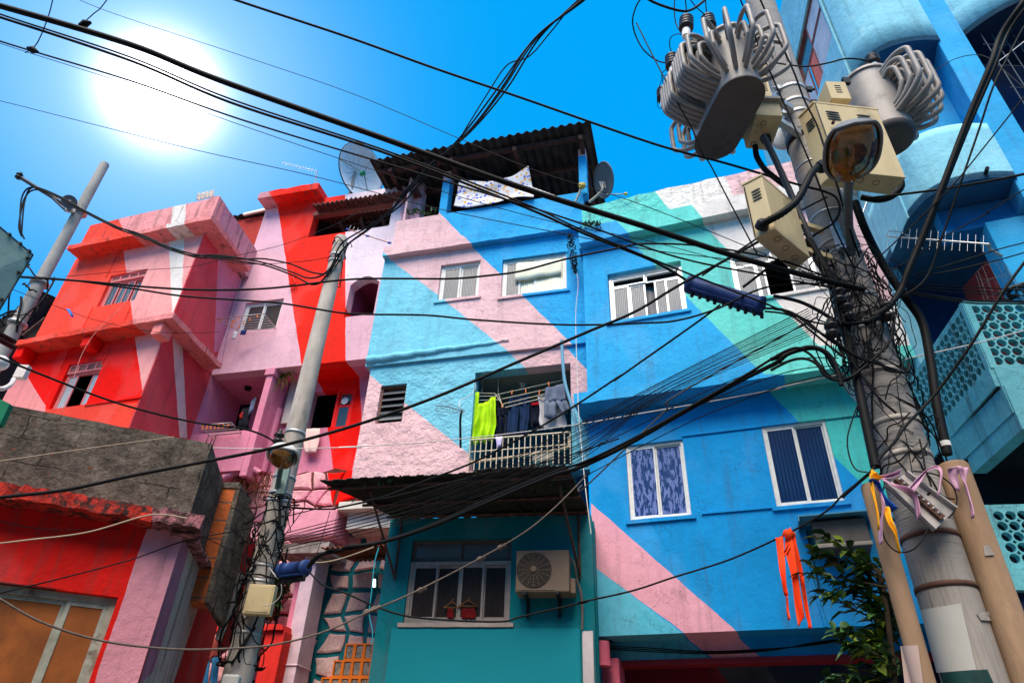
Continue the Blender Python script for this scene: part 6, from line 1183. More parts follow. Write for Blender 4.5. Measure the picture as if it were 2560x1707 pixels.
drape([gp(1362,452,-.33),gp(1364,468,-.33)],[gp(1420,440,-.33),gp(1418,462,-.33)],nx=6,rip=.008,mat=plain('red_collar_cloth',(0.65,0.01,0.02),.9),name='collar',label='red collar strip above the black shirt on the balcony',cat='cloth',n=CC.n)
drape([gp(1410,398,-.26),gp(1425,500,-.26),gp(1420,575,-.26),gp(1440,640,-.26)],[gp(1560,380,-.26),gp(1590,500,-.26),gp(1612,560,-.26),gp(1618,610,-.26)],nx=16,rip=.03,freq=1.8,mat=wcl,name='shirt',label='pale grey shirt hanging behind the slate shorts',cat='shirt',n=CC.n,jag=.08,seed=1)
th=thing('shorts',gp(1530,560,-.18),'slate blue shorts hanging at the right end of the balcony laundry','shorts')
drape([gp(1466,345,-.18),gp(1462,400,-.18),gp(1460,440,-.18)],[gp(1598,308,-.18),gp(1606,380,-.18),gp(1612,430,-.18)],nx=16,rip=.02,freq=2.2,mat=gcl,name='waist',parent=th,n=CC.n,th=.008)
drape([gp(1460,436,-.18),gp(1458,560,-.18)],[gp(1538,436,-.18),gp(1542,560,-.18)],nx=9,rip=.025,freq=1.4,mat=gcl,name='leg',parent=th,n=CC.n,th=.008)
drape([gp(1538,436,-.18),gp(1590,535,-.18)],[gp(1612,428,-.18),gp(1645,500,-.18)],nx=9,rip=.025,freq=1.4,mat=gcl,name='leg',parent=th,n=CC.n,th=.008)
drape([gp(1108,690,.05),gp(1122,765,.05)],[gp(1158,686,.05),gp(1148,762,.05)],nx=8,rip=.012,mat=lil,name='cloth',label='small lilac cloth tied on the balcony railing',cat='cloth',n=CC.n,jag=.04)
o=MB()
for a,b in (((1105,392),(1592,285)),((1155,420),(1500,345)),((1165,455),(1480,380)),((1180,480),(1460,410)),((960,378),(1105,380)),((965,430),(1150,425)),((1105,380),(1165,470)),((1130,385),(1160,480)),((965,400),(1120,400))): o.tube([gp(*a,k=-.25),gp(*b,k=-.25)],.008,6)
for a,b in (((1015,250),(1012,376)),((1125,240),(1128,380)),((1582,180),(1584,290))): o.tube([gp(*a,k=-.25),gp(*b,k=-.25)],.003,5)
tag(o.build('clothes_rack',plain('cream_rack',(0.6,0.55,0.42),.5)),'cream ceiling clothes rack above the balcony laundry','drying rack')
for x,y in ((1220,385),(1322,375),(1486,325),(1415,385),(1152,480)): tag(MB().box(gp(x,y,-.15),V((.014,0,0)),V((0,.012,0)),V((wob(.01),0,.07))).build('clothes_peg',pinm),'orange clothes peg holding the balcony laundry','clothes peg','pegs on the balcony laundry')
MB().box(gp(1370,865,-.12),CC.d*.28,-CC.n*.15,V((0,0,.16))).build('plastic_crate',plain('crate_grey',(.35,.33,.3),.6),None,bevel=.01,label='grey plastic crate on the balcony floor behind the railing',cat='crate')
# flowered tablecloth on the terrace
m,t,b_=basemat('flowered_cloth'); g=geo(t); v=nn(t,'ShaderNodeTexVoronoi'); v.inputs['Scale'].default_value=13; t.links.new(g,v.inputs['Vector'])
msk=ramp(t,v.outputs['Distance'],[(.36,1.0),(.42,0.0)]); s_=nn(t,'ShaderNodeSeparateColor'); t.links.new(v.outputs['Color'],s_.inputs[0]); pick=mathn(t,'GREATER_THAN',s_.outputs[0],.5)
nn2=noisen(t,g,55,2,.5); msk=mathn(t,'MULTIPLY',msk,ramp(t,nn2,[(.38,0.0),(.44,1.0)])); c=mixc(t,msk,(0.80,0.76,0.78),mixc(t,pick,(0.10,0.14,0.60),(0.85,0.42,0.03)))
t.links.new(c,b_.inputs['Base Color']); b_.inputs['Roughness'].default_value=.9
def cp(x,y,k=.10): return CC.px(C(x,y),k)
drape([cp(760,430),cp(860,437),cp(960,445),cp(1060,425),cp(1130,390),cp(1194,348)],[cp(718,590),cp(800,602),cp(905,590),cp(1005,570),cp(1120,545),cp(1226,542)],nx=16,rip=.035,freq=.9,mat=m,name='tablecloth',label='white tablecloth with blue and orange flowers hanging over the roof terrace',cat='tablecloth',n=CC.n,sub=4)
# plants on terrace, moss clump on the corner
leafm=plain('leaf_green',(0.035,0.11,0.018),.5,var=.45,vs=25,spec=.5); leafd=plain('leaf_dark_green',(0.012,0.045,0.012),.5,var=.5,vs=25); leafy=plain('leaf_yellow_green',(0.14,0.20,0.015),.55,var=.4,vs=20); twig=plain('brown_twig',(0.05,0.035,0.02),.9); moss=plain('dark_dry_plant',(0.030,0.028,0.012),.95,var=.5,vs=30)
def leaf(mb,p,d,l,w,fold=.25,droop=.3,mi=0,up_=None):
    d=V(d).normalized(); s=d.cross(up_ or V((wob(.6),wob(.6),1))).normalized(); n=s.cross(d); pts=[]
    cen=[p,p+d*l*.35-n*0,p+d*l*.7-V((0,0,droop*l*.25)),p+d*l-V((0,0,droop*l*.6))]
    ws=[.05,1,.75,0]; vs=[]
    for c_,q_ in zip(cen,ws): vs+=[c_+s*w*q_*.5+n*w*fold*q_,c_,c_-s*w*q_*.5+n*w*fold*q_]
    mb.add(vs,[(0,1,4,3),(1,2,5,4),(3,4,7,6),(4,5,8,7),(6,7,10,9),(7,8,11,10)],True,mi)
def rnd(): 
    while True:
        v=V((wob(1),wob(1),wob(1)))
        if .1<v.length<1: return v
th=thing('potted_plant',cp(500,650,-.05),'green leafy plants at the left end of the roof terrace','plant')
q=MB()
for i in range(46):
    x=random.choice((440,475,515,540,590)); leaf(q,cp(x+wob(14),640+wob(14),-.03),V((wob(1),wob(.6),.55+wob(.4))),.13+wob(.05),.035)
q.build('foliage',leafm,th); q=MB()
for x in (430,440,450,460): q.tube([cp(x,650,-.05),cp(x+wob(14),595+wob(14),-.05)],.004,4)
q.build('stem',twig,th)
th=thing('hanging_plant',CC.px(C(1480,1020),.15),'dark dried creeper hanging from the corner block of the light blue house','plant'); q=MB()
for i in range(420):
    f=random.random(); x=1452+35*f+wob(26*math.sin(math.pi*min(1,f*.8+.15))); y=770+250*f; leaf(q,CC.px(C(x,y),.18+wob(.05)),rnd(),.035,.018)
q.build('foliage',moss,th)
th=thing('weed',CC.px(C(1580,720),.2),'dry weeds growing on the ledge between the two blue houses','plant'); q=MB()
for i in range(160): leaf(q,U.px(C(1520+130*random.random(),715-20*random.random()+12*random.random()),.22+wob(.06)),rnd()+V((0,0,.5)),.06,.015)
q.build('foliage',moss,th)
th=thing('fern',PP.px(Q(1030,300),-.3),'yellow green fern hanging under the pink house soffit beside the slender pole','fern'); q=MB()
for k,(x,y) in enumerate(((905,490),(930,460),(885,310),(1000,460),(1060,400),(1110,300),(960,380),(1150,350),(1180,280))):
    a=PP.px(Q(1040,250),-.25); b=PP.px(Q(x,y),-.1); pts=smooth_path([a,a.lerp(b,.5)+V((0,0,.06)),b],10); q.tube(pts,.003,4)
    for i,p in enumerate(pts[2:]):
        for s in (-1,1): leaf(q,p,V((s*.8,-.2,-.35)),.06*(1-i/26),.016,mi=0)
q.build('foliage',leafy,th)
th=thing('roots',PP.px(L(330,520),KD+.4),'dry brown roots hanging on the red wall behind the slender pole','roots'); q=MB()
for i in range(70):
    x=230+180*random.random(); a=PP.px(L(x,480+30*random.random()),KD+.35+wob(.1)); pts=[a]
    for j in range(5): pts.append(pts[-1]+V((wob(.05),wob(.03),-.06-.05*random.random())))
    q.tube(pts,.004,4)
q.build('root_strands',plain('root_brown',(0.13,0.04,0.02),.95,var=.4),th)
q=MB(); 
for i in range(260): leaf(q,PP.px(L(200+220*random.random(),480+70*random.random()**2),KD+.35+wob(.12)),rnd(),.05,.02)
q.build('foliage',plain('withered_leaf',(0.20,0.05,0.02),.9,var=.5),th)
th=thing('shrub',PP.px(L(430,1250),k_+.3),'leafy green shrub growing behind the slender pole above the red slab','shrub'); q=MB(); q2=MB(); base=PP.px(L(440,1260),k_+.2)
for i in range(34):
    tip=PP.px(L(430+wob(55),1140+wob(115)),k_+.3+wob(.2)); q2.tube([base,base.lerp(tip,.5)+rnd()*.04,tip],.006,5)
    for j in range(9): leaf(q,tip+rnd()*.10,rnd()+V((0,-.3,.2)),.13+wob(.03),.055,mi=0 if j%3 else 1)
q.build('foliage',[leafm,leafd],th); q2.build('branch',twig,th)
# citrus-like tree lower right
th=thing('leafy_tree',aty(J(700,1640),5.0),'leafy green tree with pointed leaves left of the brown cable cover','tree')
q=MB(); q2=MB(); yT=4.9; trunk=[aty(J(760,1900),yT),aty(J(735,1500),yT),aty(J(690,1100),yT),aty(J(640,850),yT)]
q2.tube(smooth_path(trunk),.02,6,rs=None)
br=[((720,1200),(560,1130),(330,1020)),((700,1000),(520,960),(310,1000)),((690,950),(450,900),(200,850)),((680,900),(480,800),(240,745)),((660,880),(520,760),(300,630)),((650,850),(560,780),(480,740)),((720,1150),(640,1080),(560,1020)),((740,1400),(600,1290),(400,1240)),((745,1450),(620,1380),(470,1310)),((750,1500),(650,1450),(520,1360)),((755,1560),(600,1560),(500,1560)),((700,1100),(740,1000),(660,830)),((760,1600),(700,1420),(640,1300)),((740,1300),(690,1220),(640,1160)),((760,1568),(560,1560),(300,1560)),((690,1000),(600,900),(540,850)),((735,1500),(700,1480),(660,1400)),((720,1250),(700,1150),(690,1010))]
for bx in br:
    yy=yT+wob(.15); pts=smooth_path([aty(J(*p),yy+wob(.06)) for p in bx],7); q2.tube(pts,.006,5,rs=[.010*(1-.8*i/len(pts)) for i in range(len(pts))])
    for i,p in enumerate(pts[3:]):
        for s in range(3 if i>5 else 2):
            d=(pts[-1]-pts[0]).normalized()+rnd()*.9; leaf(q,p+rnd()*.05,d,.115+wob(.04),.052+wob(.016),.22,.5,mi=random.choice((0,0,1,1,2)))
for i in range(110):
    x=600+170*random.random(); y=900+740*random.random()
    leaf(q,aty(J(x,y),yT+.25+wob(.2)),rnd(),.13,.05,mi=1)
q.build('crown',[leafm,leafd,leafy],th); q2.build('trunk',twig,th)
# ---------------------------------------------------------------- satellite dishes
def dish(th,c,n,r,depth,m_,ribs=0,back=None):
    c,n=V(c),V(n).normalized(); e=n.cross(V((0,0,1))).normalized(); f=n.cross(e); vs=[];R_=10;S_=36
    for i in range(R_+1):
        for j in range(S_): rr=r*max(i/R_,.02); vs.append(c+(e*math.cos(2*math.pi*j/S_)+f*math.sin(2*math.pi*j/S_))*rr+n*depth*(rr/r)**2)
    fs=[(i*S_+j,i*S_+(j+1)%S_,(i+1)*S_+(j+1)%S_,(i+1)*S_+j) for i in range(R_) for j in range(S_)]
    o=MB().add(vs,fs,True).build('reflector',m_,th); md=o.modifiers.new('t','SOLIDIFY'); md.thickness=.012
    MB().tube([c+(e*math.cos(2*math.pi*j/S_)+f*math.sin(2*math.pi*j/S_))*r+n*depth for j in range(S_+1)],.012,6).build('rim',blackm if ribs else m_,th)
    for k in range(ribs):
        a=2*math.pi*k/ribs+.2; MB().tube([c+(e*math.cos(a)+f*math.sin(a))*r*i/8+n*(depth*(i/8)**2+.006) for i in range(9)],.008,5).build('rib',plain('olive_rib',(0.05,0.06,0.035),.6),th)
    return e,f
dc=aty(T(815,398),10.0); th=thing('satellite_dish',dc-V((0,0,.7)),'big ribbed satellite dish with a green feed on the roof beside the corrugated terrace','satellite dish')
dn_=((CAM-dc).normalized()*1.0+V((.75,0,.45))).normalized(); e_,f_=dish(th,dc,dn_,.60,.20,plain('dish_mesh_grey',(0.82,0.82,0.82),.5,var=.05),ribs=12)
fd=aty(T(836,398),9.45); q=MB(); q.lathe(fd,-dn_,[(0,.05),(.06,.05),(.10,.03)],14); q.build('feed',plain('green_feed',(0.02,0.25,0.10),.5),th)
for a in (.3,2.4,4.5): MB().tube([fd,dc+(e_*math.cos(a)+f_*math.sin(a))*.58+dn_*.19],.008,5).build('feed_strut',plain('olive_rib',(0.05,0.06,0.035)),th)
MB().tube([dc,dc-V((0,0,.9))],.035,8).build('mast',tgrey,th)
dc=U.px(C(1683,430),-.1); th=thing('satellite_dish',U.px(C(1580,570),.0),'small plain grey satellite dish on a bent arm right of the roof terrace','satellite dish')
dish(th,dc,V((.88,.22,.36)),.30,-.05,plain('dish_grey',(0.11,0.12,0.13),.5,var=.05))
MB().tube(smooth_path([U.px(C(1575,570),-.1),U.px(C(1630,525),-.1),U.px(C(1660,490),-.1),U.px(C(1660,455),-.1)]),.022,8).build('arm',tgrey,th)
q=MB(); 
for i in range(5): q.tube([U.px(C(1640+8*i,440),-.14),U.px(C(1655+6*i,480),-.14)],.006,5)
q.build('bracket',galv,th); MB().tube([U.px(C(1685,520),-.1),U.px(C(1790,520),.1)],.01,6).build('feed_arm',galv,th); MB().lathe(U.px(C(1795,518),.1),(1,0,0),[(0,.02),(.05,.03)],10).build('feed_horn',plain('yellow_plastic',(.6,.45,.08),.5),th)
# floodlight with yellow head
th=thing('floodlight',CC.px(C(1490,560),.12),'small lamp with a yellow head on a stick at the terrace parapet','lamp'); MB().tube([CC.px(C(1488,570),.12),CC.px(C(1525,480),.14)],.022,6).build('stick',tgrey,th); MB().lathe(CC.px(C(1530,482),.14),(0,-.4,1),[(0,.05),(.08,.065),(.10,.02)],12).build('head',plain('yellow_plastic',(.6,.45,.08)),th)
# ---------------------------------------------------------------- aerials
def yagi(a,b,nel,le,lb,r=.009,el=V((0,0,1)),mast=None,m_=None,grow=.4,h_=None):
    a,b=V(a),V(b); th=thing('tv_aerial',a,lb,'aerial'); MB().tube([a,b],r,6).build('boom',m_ or alu,th)
    q=MB()
    for i in range(nel):
        p=a.lerp(b,(i+.3)/nel); l=le*(1-grow+grow*i/nel); q.tube([p-el*l,p+el*l],.0022,4)
    q.build('elements',alu,th)
    if mast: MB().tube(smooth_path([V(x) for x in mast]),.014,6).build('mast',h_ or tgrey,th)
    return th
yagi(PP.px(A(1580,62),-1),PP.px(A(1775,108),-1),12,.10,'thin white yagi aerial above the roof slab of the pink house',mast=[PP.px(A(1775,108),-1),PP.px(A(1762,200),-1)],el=V((0,0,1)))
th=yagi(CC.px(R(850,455),.5),CC.px(R(1205,570),.5),11,.08,'white yagi aerial with blue ends beside the bundle at the pink parapet',m_=plain('aerial_brown',(.5,.2,.15),.5),grow=-.3,el=V((.2,0,.98)))
for p in (R(850,455),R(1020,512),R(1205,570)): MB().lathe(CC.px(p,.5)-V((.03,0,0)),(1,0,0),[(0,.018),(.06,.018)],8).build('end_cap',plain('blue_plastic',(.02,.06,.4),.5),th)
th=thing('tv_aerial',CC.px(D(862,765),.05),'flat grey aerial on a curved arm left of the laundry balcony','aerial')
q=MB(); 
for i in range(9): x=690+22*i; q.tube([CC.px(D(x,480+3*i-6),.35),CC.px(D(x+14,458+4*i+30),.35)],.005,4)
q.tube(smooth_path([CC.px(D(*p),.35) for p in ((680,468),(760,475),(880,505))]),.008,5); q.tube(smooth_path([CC.px(D(*p),.38) for p in ((725,455),(735,435),(870,492),(880,515),(740,512),(685,500),(690,480))]),.005,5); q.build('elements',plain('dark_aerial',(.16,.16,.17),.5),th)
MB().tube(smooth_path([CC.px(D(*p),k) for p,k in (((870,500),.35),((858,560),.3),((858,660),.2),((860,765),.02))]),.016,8).build('arm',blackm,th)
yagi(CC.px(C(1182,468),.35),CC.px(C(1565,608),.35),14,.035,'white bar aerial with short rods lying along the terrace parapet',r=.014,m_=wframe,grow=0)
th=yagi(aty(N(510,788),5.2),aty(N(1465,860),4.75),14,.11,'long white yagi aerial below the bow balcony on the right',grow=-.5,el=V((.35,0,.93)),mast=[aty(N(1465,860),4.75),aty(N(1480,910),4.9),aty(N(1585,970),5.2)])
MB().tube(smooth_path([aty(N(*p),5.15) for p in ((512,775),(530,742),(620,745),(720,785))]),.006,5).build('folded_dipole',alu,th)
th=yagi(aty(N(330,450),5.4),aty(N(245,690),5.4),4,.07,'small bent aerial behind the thick pole',el=V((.9,0,.3)))
# ---------------------------------------------------------------- air conditioners
th=thing('air_conditioner',TT.px(E(1820,1000),.1),'beige outdoor air conditioner with a round fan on the teal house wall','air conditioner')
r=TT.rect(E(1648,980),E(1995,705),.30); acm=plain('ac_beige',(0.18,0.125,0.085),.5,var=.12,vs=8,col2=(.25,.17,.1),c2amt=(.66,.75)); u0,z0,u1,z1=r
MB().pbox(TT,u0,z0,u1,z1,.04,.30).build('casing',acm,th,bevel=.012)
uf=u0+(u1-u0)*.34; zf=z0+(z1-z0)*.52; rf=(z1-z0)*.42
MB().lathe(TT.at(uf,zf,.296),TT.n,[(0,rf*1.02),(.006,rf*1.02)],32).build('fan_well',dark,th)
q=MB()
for i in range(11): rr=rf*(.18+.80*i/10); q.tube([TT.at(uf+rr*math.cos(k*.196),zf+rr*math.sin(k*.196),.312) for k in range(33)],.0028,4,caps=False)
for k in range(16): a=k*.3927; q.tube([TT.at(uf+rf*.15*math.cos(a),zf+rf*.15*math.sin(a),.312),TT.at(uf+rf*math.cos(a),zf+rf*math.sin(a),.312)],.0025,4)
q.build('fan_grille',plain('grille_brown',(.20,.15,.11),.5),th); MB().lathe(TT.at(uf,zf,.305),TT.n,[(0,rf*.19),(.02,rf*.19),(.026,rf*.1)],20).build('fan_hub',acm,th)
q=MB(); q.pbox(TT,u0+.02,z0+.02,uf+rf*1.15,z0+.03,.302,.306); q.pbox(TT,u0+.02,z1-.03,uf+rf*1.15,z1-.02,.302,.306); q.pbox(TT,uf+rf*1.15,z0+.02,uf+rf*1.15+.008,z1-.02,.302,.306); q.build('panel_seam',plain('grille_brown',(.2,.15,.11)),th)
for f in (.15,.75): u=u0+(u1-u0)*f; q=MB(); q.box(TT.at(u,z0-.035,.0),TT.d*.035,TT.n*.34,V((0,0,.03))); q.box(TT.at(u,z0-.2,.0),TT.d*.03,TT.n*.03,V((0,0,.17))); q.build('bracket',blackm,th)
MB().pbox(TT,u1+.003,z0+.0,u1+.06,z0+.16,.06,.24).build('valve_cover',acm,th,bevel=.008); MB().tube(smooth_path([TT.px(E(*p),.06) for p in ((1990,740),(2030,800),(2048,900),(2075,1000),(2082,1130),(2080,1220))]),.012,6).build('hose',plain('hose_brown',(.16,.11,.09),.7),th)
th=thing('air_conditioner',U.px(G(1270,900),Lw+.1),'old window air conditioner under a tin hood on the blue house wall','air conditioner')
ka=Lw+.30; r=U.rect(G(1150,915),G(1385,760),ka); u0,z0,u1,z1=r
MB().pbox(U,u0,z0,u1,z1,Lw-.1,ka).build('casing',plain('old_ac_case',(.10,.085,.075),.6,var=.3),th,bevel=.01)
q=MB(); q.pbox(U,u0+.01,z0+.05,u1-.01,z1-.02,ka,ka+.012); q.build('grille',plain('ac_grille_brown',(.15,.125,.11),.65,var=.15,bump=.5,bs_=220),th); q=MB(); q.pbox(U,u0-.005,z0-.0,u1+.005,z0+.045,ka-.01,ka+.018); q.build('bottom_trim',plain('ac_trim',(.36,.31,.25),.5,var=.2),th,bevel=.008)
q=MB(); q.box(U.at(u0-.13,z1+.05,Lw),U.d*(u1-u0+.22),U.n*(ka-Lw+.12)+V((0,0,-.03)),V((0,0,.015))); q.box(U.at(u0-.13,z1-.0,Lw),U.d*.012,U.n*(ka-Lw+.12)+V((0,0,-.03)),V((0,0,.05))); q.build('hood',plain('tin_hood',(.08,.30,.45),.6,var=.2),th)
MB().pbox(U,u0-.05,z0-.35,u0-.04,z1,Lw+.002,Lw+.04).build('side_gasket',blackm,th)
# ---------------------------------------------------------------- cable joints
blu=plain('blue_joint_casing',(0.016,0.045,0.17),.55,var=.25,vs=7,bump=.15,bs_=25,col2=(.03,.03,.04))
def joint(a,b,r,lb):
    a,b=V(a),V(b); th=thing('cable_joint',a.lerp(b,.5)-V((0,0,r)),lb,'cable joint'); L_=(b-a).length; d=(b-a)
    MB().lathe(a,d,[(0,r*.55),(.01,r*.95),(.05,r),(.06,r*.9),(L_*.12,r*.88),(L_*.5,r*.9),(L_*.9,r*.88),(L_-.06,r*.92),(L_-.05,r),(L_-.02,r),(L_-.01,r*.7),(L_,r*.4)],24).build('casing',blu,th)
    for s in (-1,1):
        u=d.normalized().cross(V((0,0,1))).normalized(); MB().tube([a+d*.05-V((0,0,r*.8))+u*s*r*.35,b-d*.05-V((0,0,r*.8))+u*s*r*.35],r*.22,8).build('clamp_rail',blu,th)
    for i in range(10):
        p=a+d*(.06+.098*i)-V((0,0,r*.95)); MB().lathe(p,V((wob(.2),wob(.2),-1)),[(0,.018),(.05,.016),(.055,.008)],8).build('clamp_bolt',blackm,th)
    return th
ja,jb=aty(Fz(735,905),4.75),aty(Fz(1270,1065),4.55); joint(ja,jb,.085,'long dark blue cable joint hanging on the cables left of the thick pole')
ja2,jb2=aty(L(455,988),6.75),aty(L(600,970),6.55); joint(ja2,jb2,.075,'short dark blue cable joint beside the slender pole')
# ---------------------------------------------------------------- ribbons
orr=plain('orange_ribbon',(0.95,0.07,0.01),.8,var=.12,vs=14); pkr=plain('lilac_ribbon',(0.55,0.30,0.42),.7,var=.15); yer=plain('yellow_ribbon',(0.85,0.38,0.01),.7,var=.1); blr=plain('blue_ribbon',(0.01,0.10,0.5),.7)
th=thing('ribbon_streamer',aty(G(1060,1300),5.0),'orange fabric streamers tied to the wire in front of the blue house','streamer')
def strip(pl,pr,m_,par=None,lb=None,y=5.0,sd_=0,nm='strip'):
    a=[aty(p,y+.02*math.sin(i*1.7+sd_)) for i,p in enumerate(pl)]; b=[aty(p,y+.02*math.sin(i*1.3+1+sd_)) for i,p in enumerate(pr)]
    return drape(a,b,nx=8,rip=.022,freq=.9,mat=m_,name=nm,parent=par,label=lb,cat=None if par else 'ribbon',n=V((0,-1,0)),seed=sd_,th=.003,sub=4)
strip([G(948,862),G(958,950),G(970,1050),G(988,1144)],[G(984,855),G(990,950),G(996,1050),G(1012,1142)],orr,th,sd_=1)
strip([G(1000,835),G(998,930),G(1022,1060),G(1040,1200),G(1056,1298)],[G(1022,812),G(1040,930),G(1060,1060),G(1078,1200),G(1090,1250)],orr,th,sd_=2)
strip([G(1018,830),G(1036,900),G(1062,1050),G(1092,1230),G(1106,1300)],[G(1044,840),G(1050,900),G(1084,1050),G(1108,1230),G(1122,1302)],orr,th,sd_=3)
strip([G(1012,880),G(990,925),G(965,960)],[G(1020,905),G(1000,945),G(975,980)],orr,th,sd_=4)
strip([G(1000,1145),G(1006,1200),G(1012,1262)],[G(1006,1145),G(1011,1200),G(1019,1262)],orr,th,sd_=5)
MB().lathe(aty(G(1012,845),4.98)-V((0,0,.03)),(0,0,1),[(0,.02),(.03,.045),(.06,.03)],10).build('knot',orr,th)
yR=4.36
strip([J(585,205),J(600,260),J(640,330),J(655,450),J(645,560),J(648,670)],[J(640,250),J(650,330),J(665,390),J(668,450),J(655,560),J(658,672)],pkr,None,'lilac ribbon hanging down over the left brown cable cover',yR,1,'ribbon')
strip([J(640,225),J(740,280),J(830,320),J(880,370),J(905,480)],[J(655,255),J(740,310),J(820,340),J(865,375),J(895,515)],pkr,None,'lilac ribbon crossing the open metal panel',4.30,2,'ribbon')
strip([J(640,232),J(700,222),J(778,195)],[J(650,258),J(705,250),J(780,222)],pkr,None,'short lilac ribbon end above the open metal panel',4.32,3,'ribbon')
strip([J(830,318),J(880,250),J(945,190),J(1020,165),J(1050,220),J(1030,350)],[J(855,340),J(905,275),J(950,205),J(1010,190),J(1030,230),J(1010,365)],pkr,None,'lilac ribbon arching over to the right brown cable cover',4.34,4,'ribbon')
strip([J(1083,178),J(1095,230),J(1130,330)],[J(1165,165),J(1155,230),J(1170,330)],pkr,None,'broad lilac ribbon on top of the right brown cable cover',4.42,5,'ribbon')
strip([J(1155,170),J(1185,270),J(1215,380),J(1240,505)],[J(1220,180),J(1200,270),J(1232,380),J(1252,500)],pkr,None,'long lilac ribbon tail on the right brown cable cover',4.40,6,'ribbon')
strip([J(590,190),J(580,240),J(600,380),J(635,580)],[J(600,195),J(590,240),J(612,380),J(642,580)],yer,None,'thin yellow ribbon tail on the left brown cable cover',yR-.02,7,'ribbon')
strip([J(668,410),J(690,520),J(740,620),J(775,735)],[J(705,440),J(715,520),J(755,620),J(782,730)],yer,None,'yellow ribbon tail hanging below the open metal panel',4.33,8,'ribbon')
strip([J(592,192),J(612,215),J(655,245)],[J(588,215),J(600,240),J(640,258)],yer,None,'knotted yellow ribbon on top of the left brown cable cover',4.3,9,'ribbon')
strip([J(570,265),J(620,290),J(660,380),J(735,460)],[J(580,250),J(635,275),J(672,370),J(745,450)],blr,None,'narrow blue ribbon under the yellow knot',4.34,10,'ribbon')
# ---------------------------------------------------------------- wires
def W(lb,pts,r,m_=None,grp='overhead wires',sub=8,name='wire',cat='wire'):
    P_=smooth_path([aty(f,y) for f,y in pts],sub); return MB().tube(P_,r*.88,6).build(name,m_ or cable,None,label=lb,cat=cat,group=grp)
def lin(fr_,xy,y0,y1):                                   # depths spread along a run of points
    n=len(xy)-1; d=[0]
    for i in range(n): d.append(d[-1]+math.hypot(xy[i+1][0]-xy[i][0],xy[i+1][1]-xy[i][1]))
    return [(fr_(*p),y0+(y1-y0)*d[i]/d[-1]) for i,p in enumerate(xy)]
W('thickest black cable from the upper left edge past the sun to the transformer pole',lin(T,[(-120,-15),(0,14),(300,103),(500,183),(880,318),(1200,432),(1480,520),(1700,592),(1880,640),(1985,665)],3.0,4.4),.030)
W('second black cable just under the thickest one, ending at the blue joint',lin(T,[(-120,5),(0,40),(300,140),(530,236),(880,350),(1200,474),(1345,538),(1500,600),(1590,652)],3.3,4.74),.015)
W('twin of the second cable, joining the thick pole above the blue joint',lin(T,[(-100,-5),(0,33),(300,132),(530,228),(880,344),(1200,466),(1345,532),(1560,620),(1740,690),(1870,740),(1960,745)],3.35,4.45),.010)
W('third black cable under the sun from the left edge',lin(T,[(-100,55),(0,95),(300,186),(560,277),(950,395),(1200,470),(1345,517),(1560,592),(1800,640),(1950,668)],3.6,4.45),.010)
W('thin wire just under the third black cable',lin(T,[(-100,60),(0,100),(300,196),(560,290),(950,420),(1250,505),(1500,556),(1760,625),(1950,660)],3.7,4.5),.004)
W('thin dark wire low across the sky under the sun to the blue roofs',lin(T,[(-60,220),(0,232),(270,300),(450,345),(720,405),(1000,478),(1300,538),(1480,572),(1700,600),(1930,640)],6.8,4.6),.006)
W('thin dark wire from the sun over the terrace roof to the thick pole',lin(T,[(100,-40),(235,22),(530,120),(800,212),(1040,312),(1230,392),(1450,462),(1700,560),(1930,660)],5.5,4.5),.005)
W('black cable from the top centre sky to a loop on the thick pole',[(T(480,-25),3.2),(T(540,0),3.3),(T(800,86),3.6),(T(1000,158),3.8),(T(1200,226),4.0),(T(1500,330),4.25),(H(480,915),4.35),(H(870,1030),4.45),(H(1030,1072),4.48),(H(1100,1110),4.45),(H(1118,1180),4.44),(H(1080,1250),4.44),(H(1000,1300),4.45),(H(960,1330),4.5)],.013)
W('thin tie wire at the upper left crossing the thick cables',lin(T,[(125,-20),(112,35),(85,100),(58,122)],3.1,3.4),.005)
tag(MB().lathe(aty(T(75,115),3.3),(1,0,-.5),[(-.06,.01),(0,.03),(.06,.01)],8).build('cable_clamp',cable),'small black clamp on the third cable at the upper left','clamp')
W('thin wire with a clamp at the top left corner',lin(T,[(260,-20),(232,18),(215,32),(190,55)],3.2,3.3),.005)
tag(MB().lathe(aty(T(195,55),3.25),(1,0,.5),[(-.05,.01),(0,.035),(.05,.01)],8).build('cable_clamp',cable),'small black clamp on the thickest cable at the top left','clamp')
# twisted bundle over the slender pole
tw0=[(1400,-70),(1335,0),(1232,90),(1155,205),(1080,300),(1000,372),(935,440),(900,480),(850,522),(800,560),(776,590)]
offs=[(0,0),(9,4),(-8,6),(4,-8)]
for i,(dx,dy) in enumerate(offs):
    pts=[(T(x+dx*math.sin(j*1.1+i)*1.3,y+dy*math.cos(j*.9+i)),4.2+(7.05-4.2)*j/10) for j,(x,y) in enumerate(tw0)]
    W(['straight black','slack black, leftmost,','loose black, lowest,','black, winding'][i]+' strand of the bundle from slender pole to top centre',pts,.012,grp='strands of the twisted bundle')
W('tail of the bundle looping wide at the top centre',lin(T,[(1300,30),(1260,80),(1215,130),(1165,150),(1120,215),(1060,312)],4.6,5.6),.010,grp='strands of the twisted bundle')
tw1=[(776,590),(748,628),(715,634),(670,615),(610,598),(560,594),(500,590),(440,586),(380,566),(320,540),(262,520),(200,488),(140,455),(80,432),(55,455),(47,520),(52,545)]
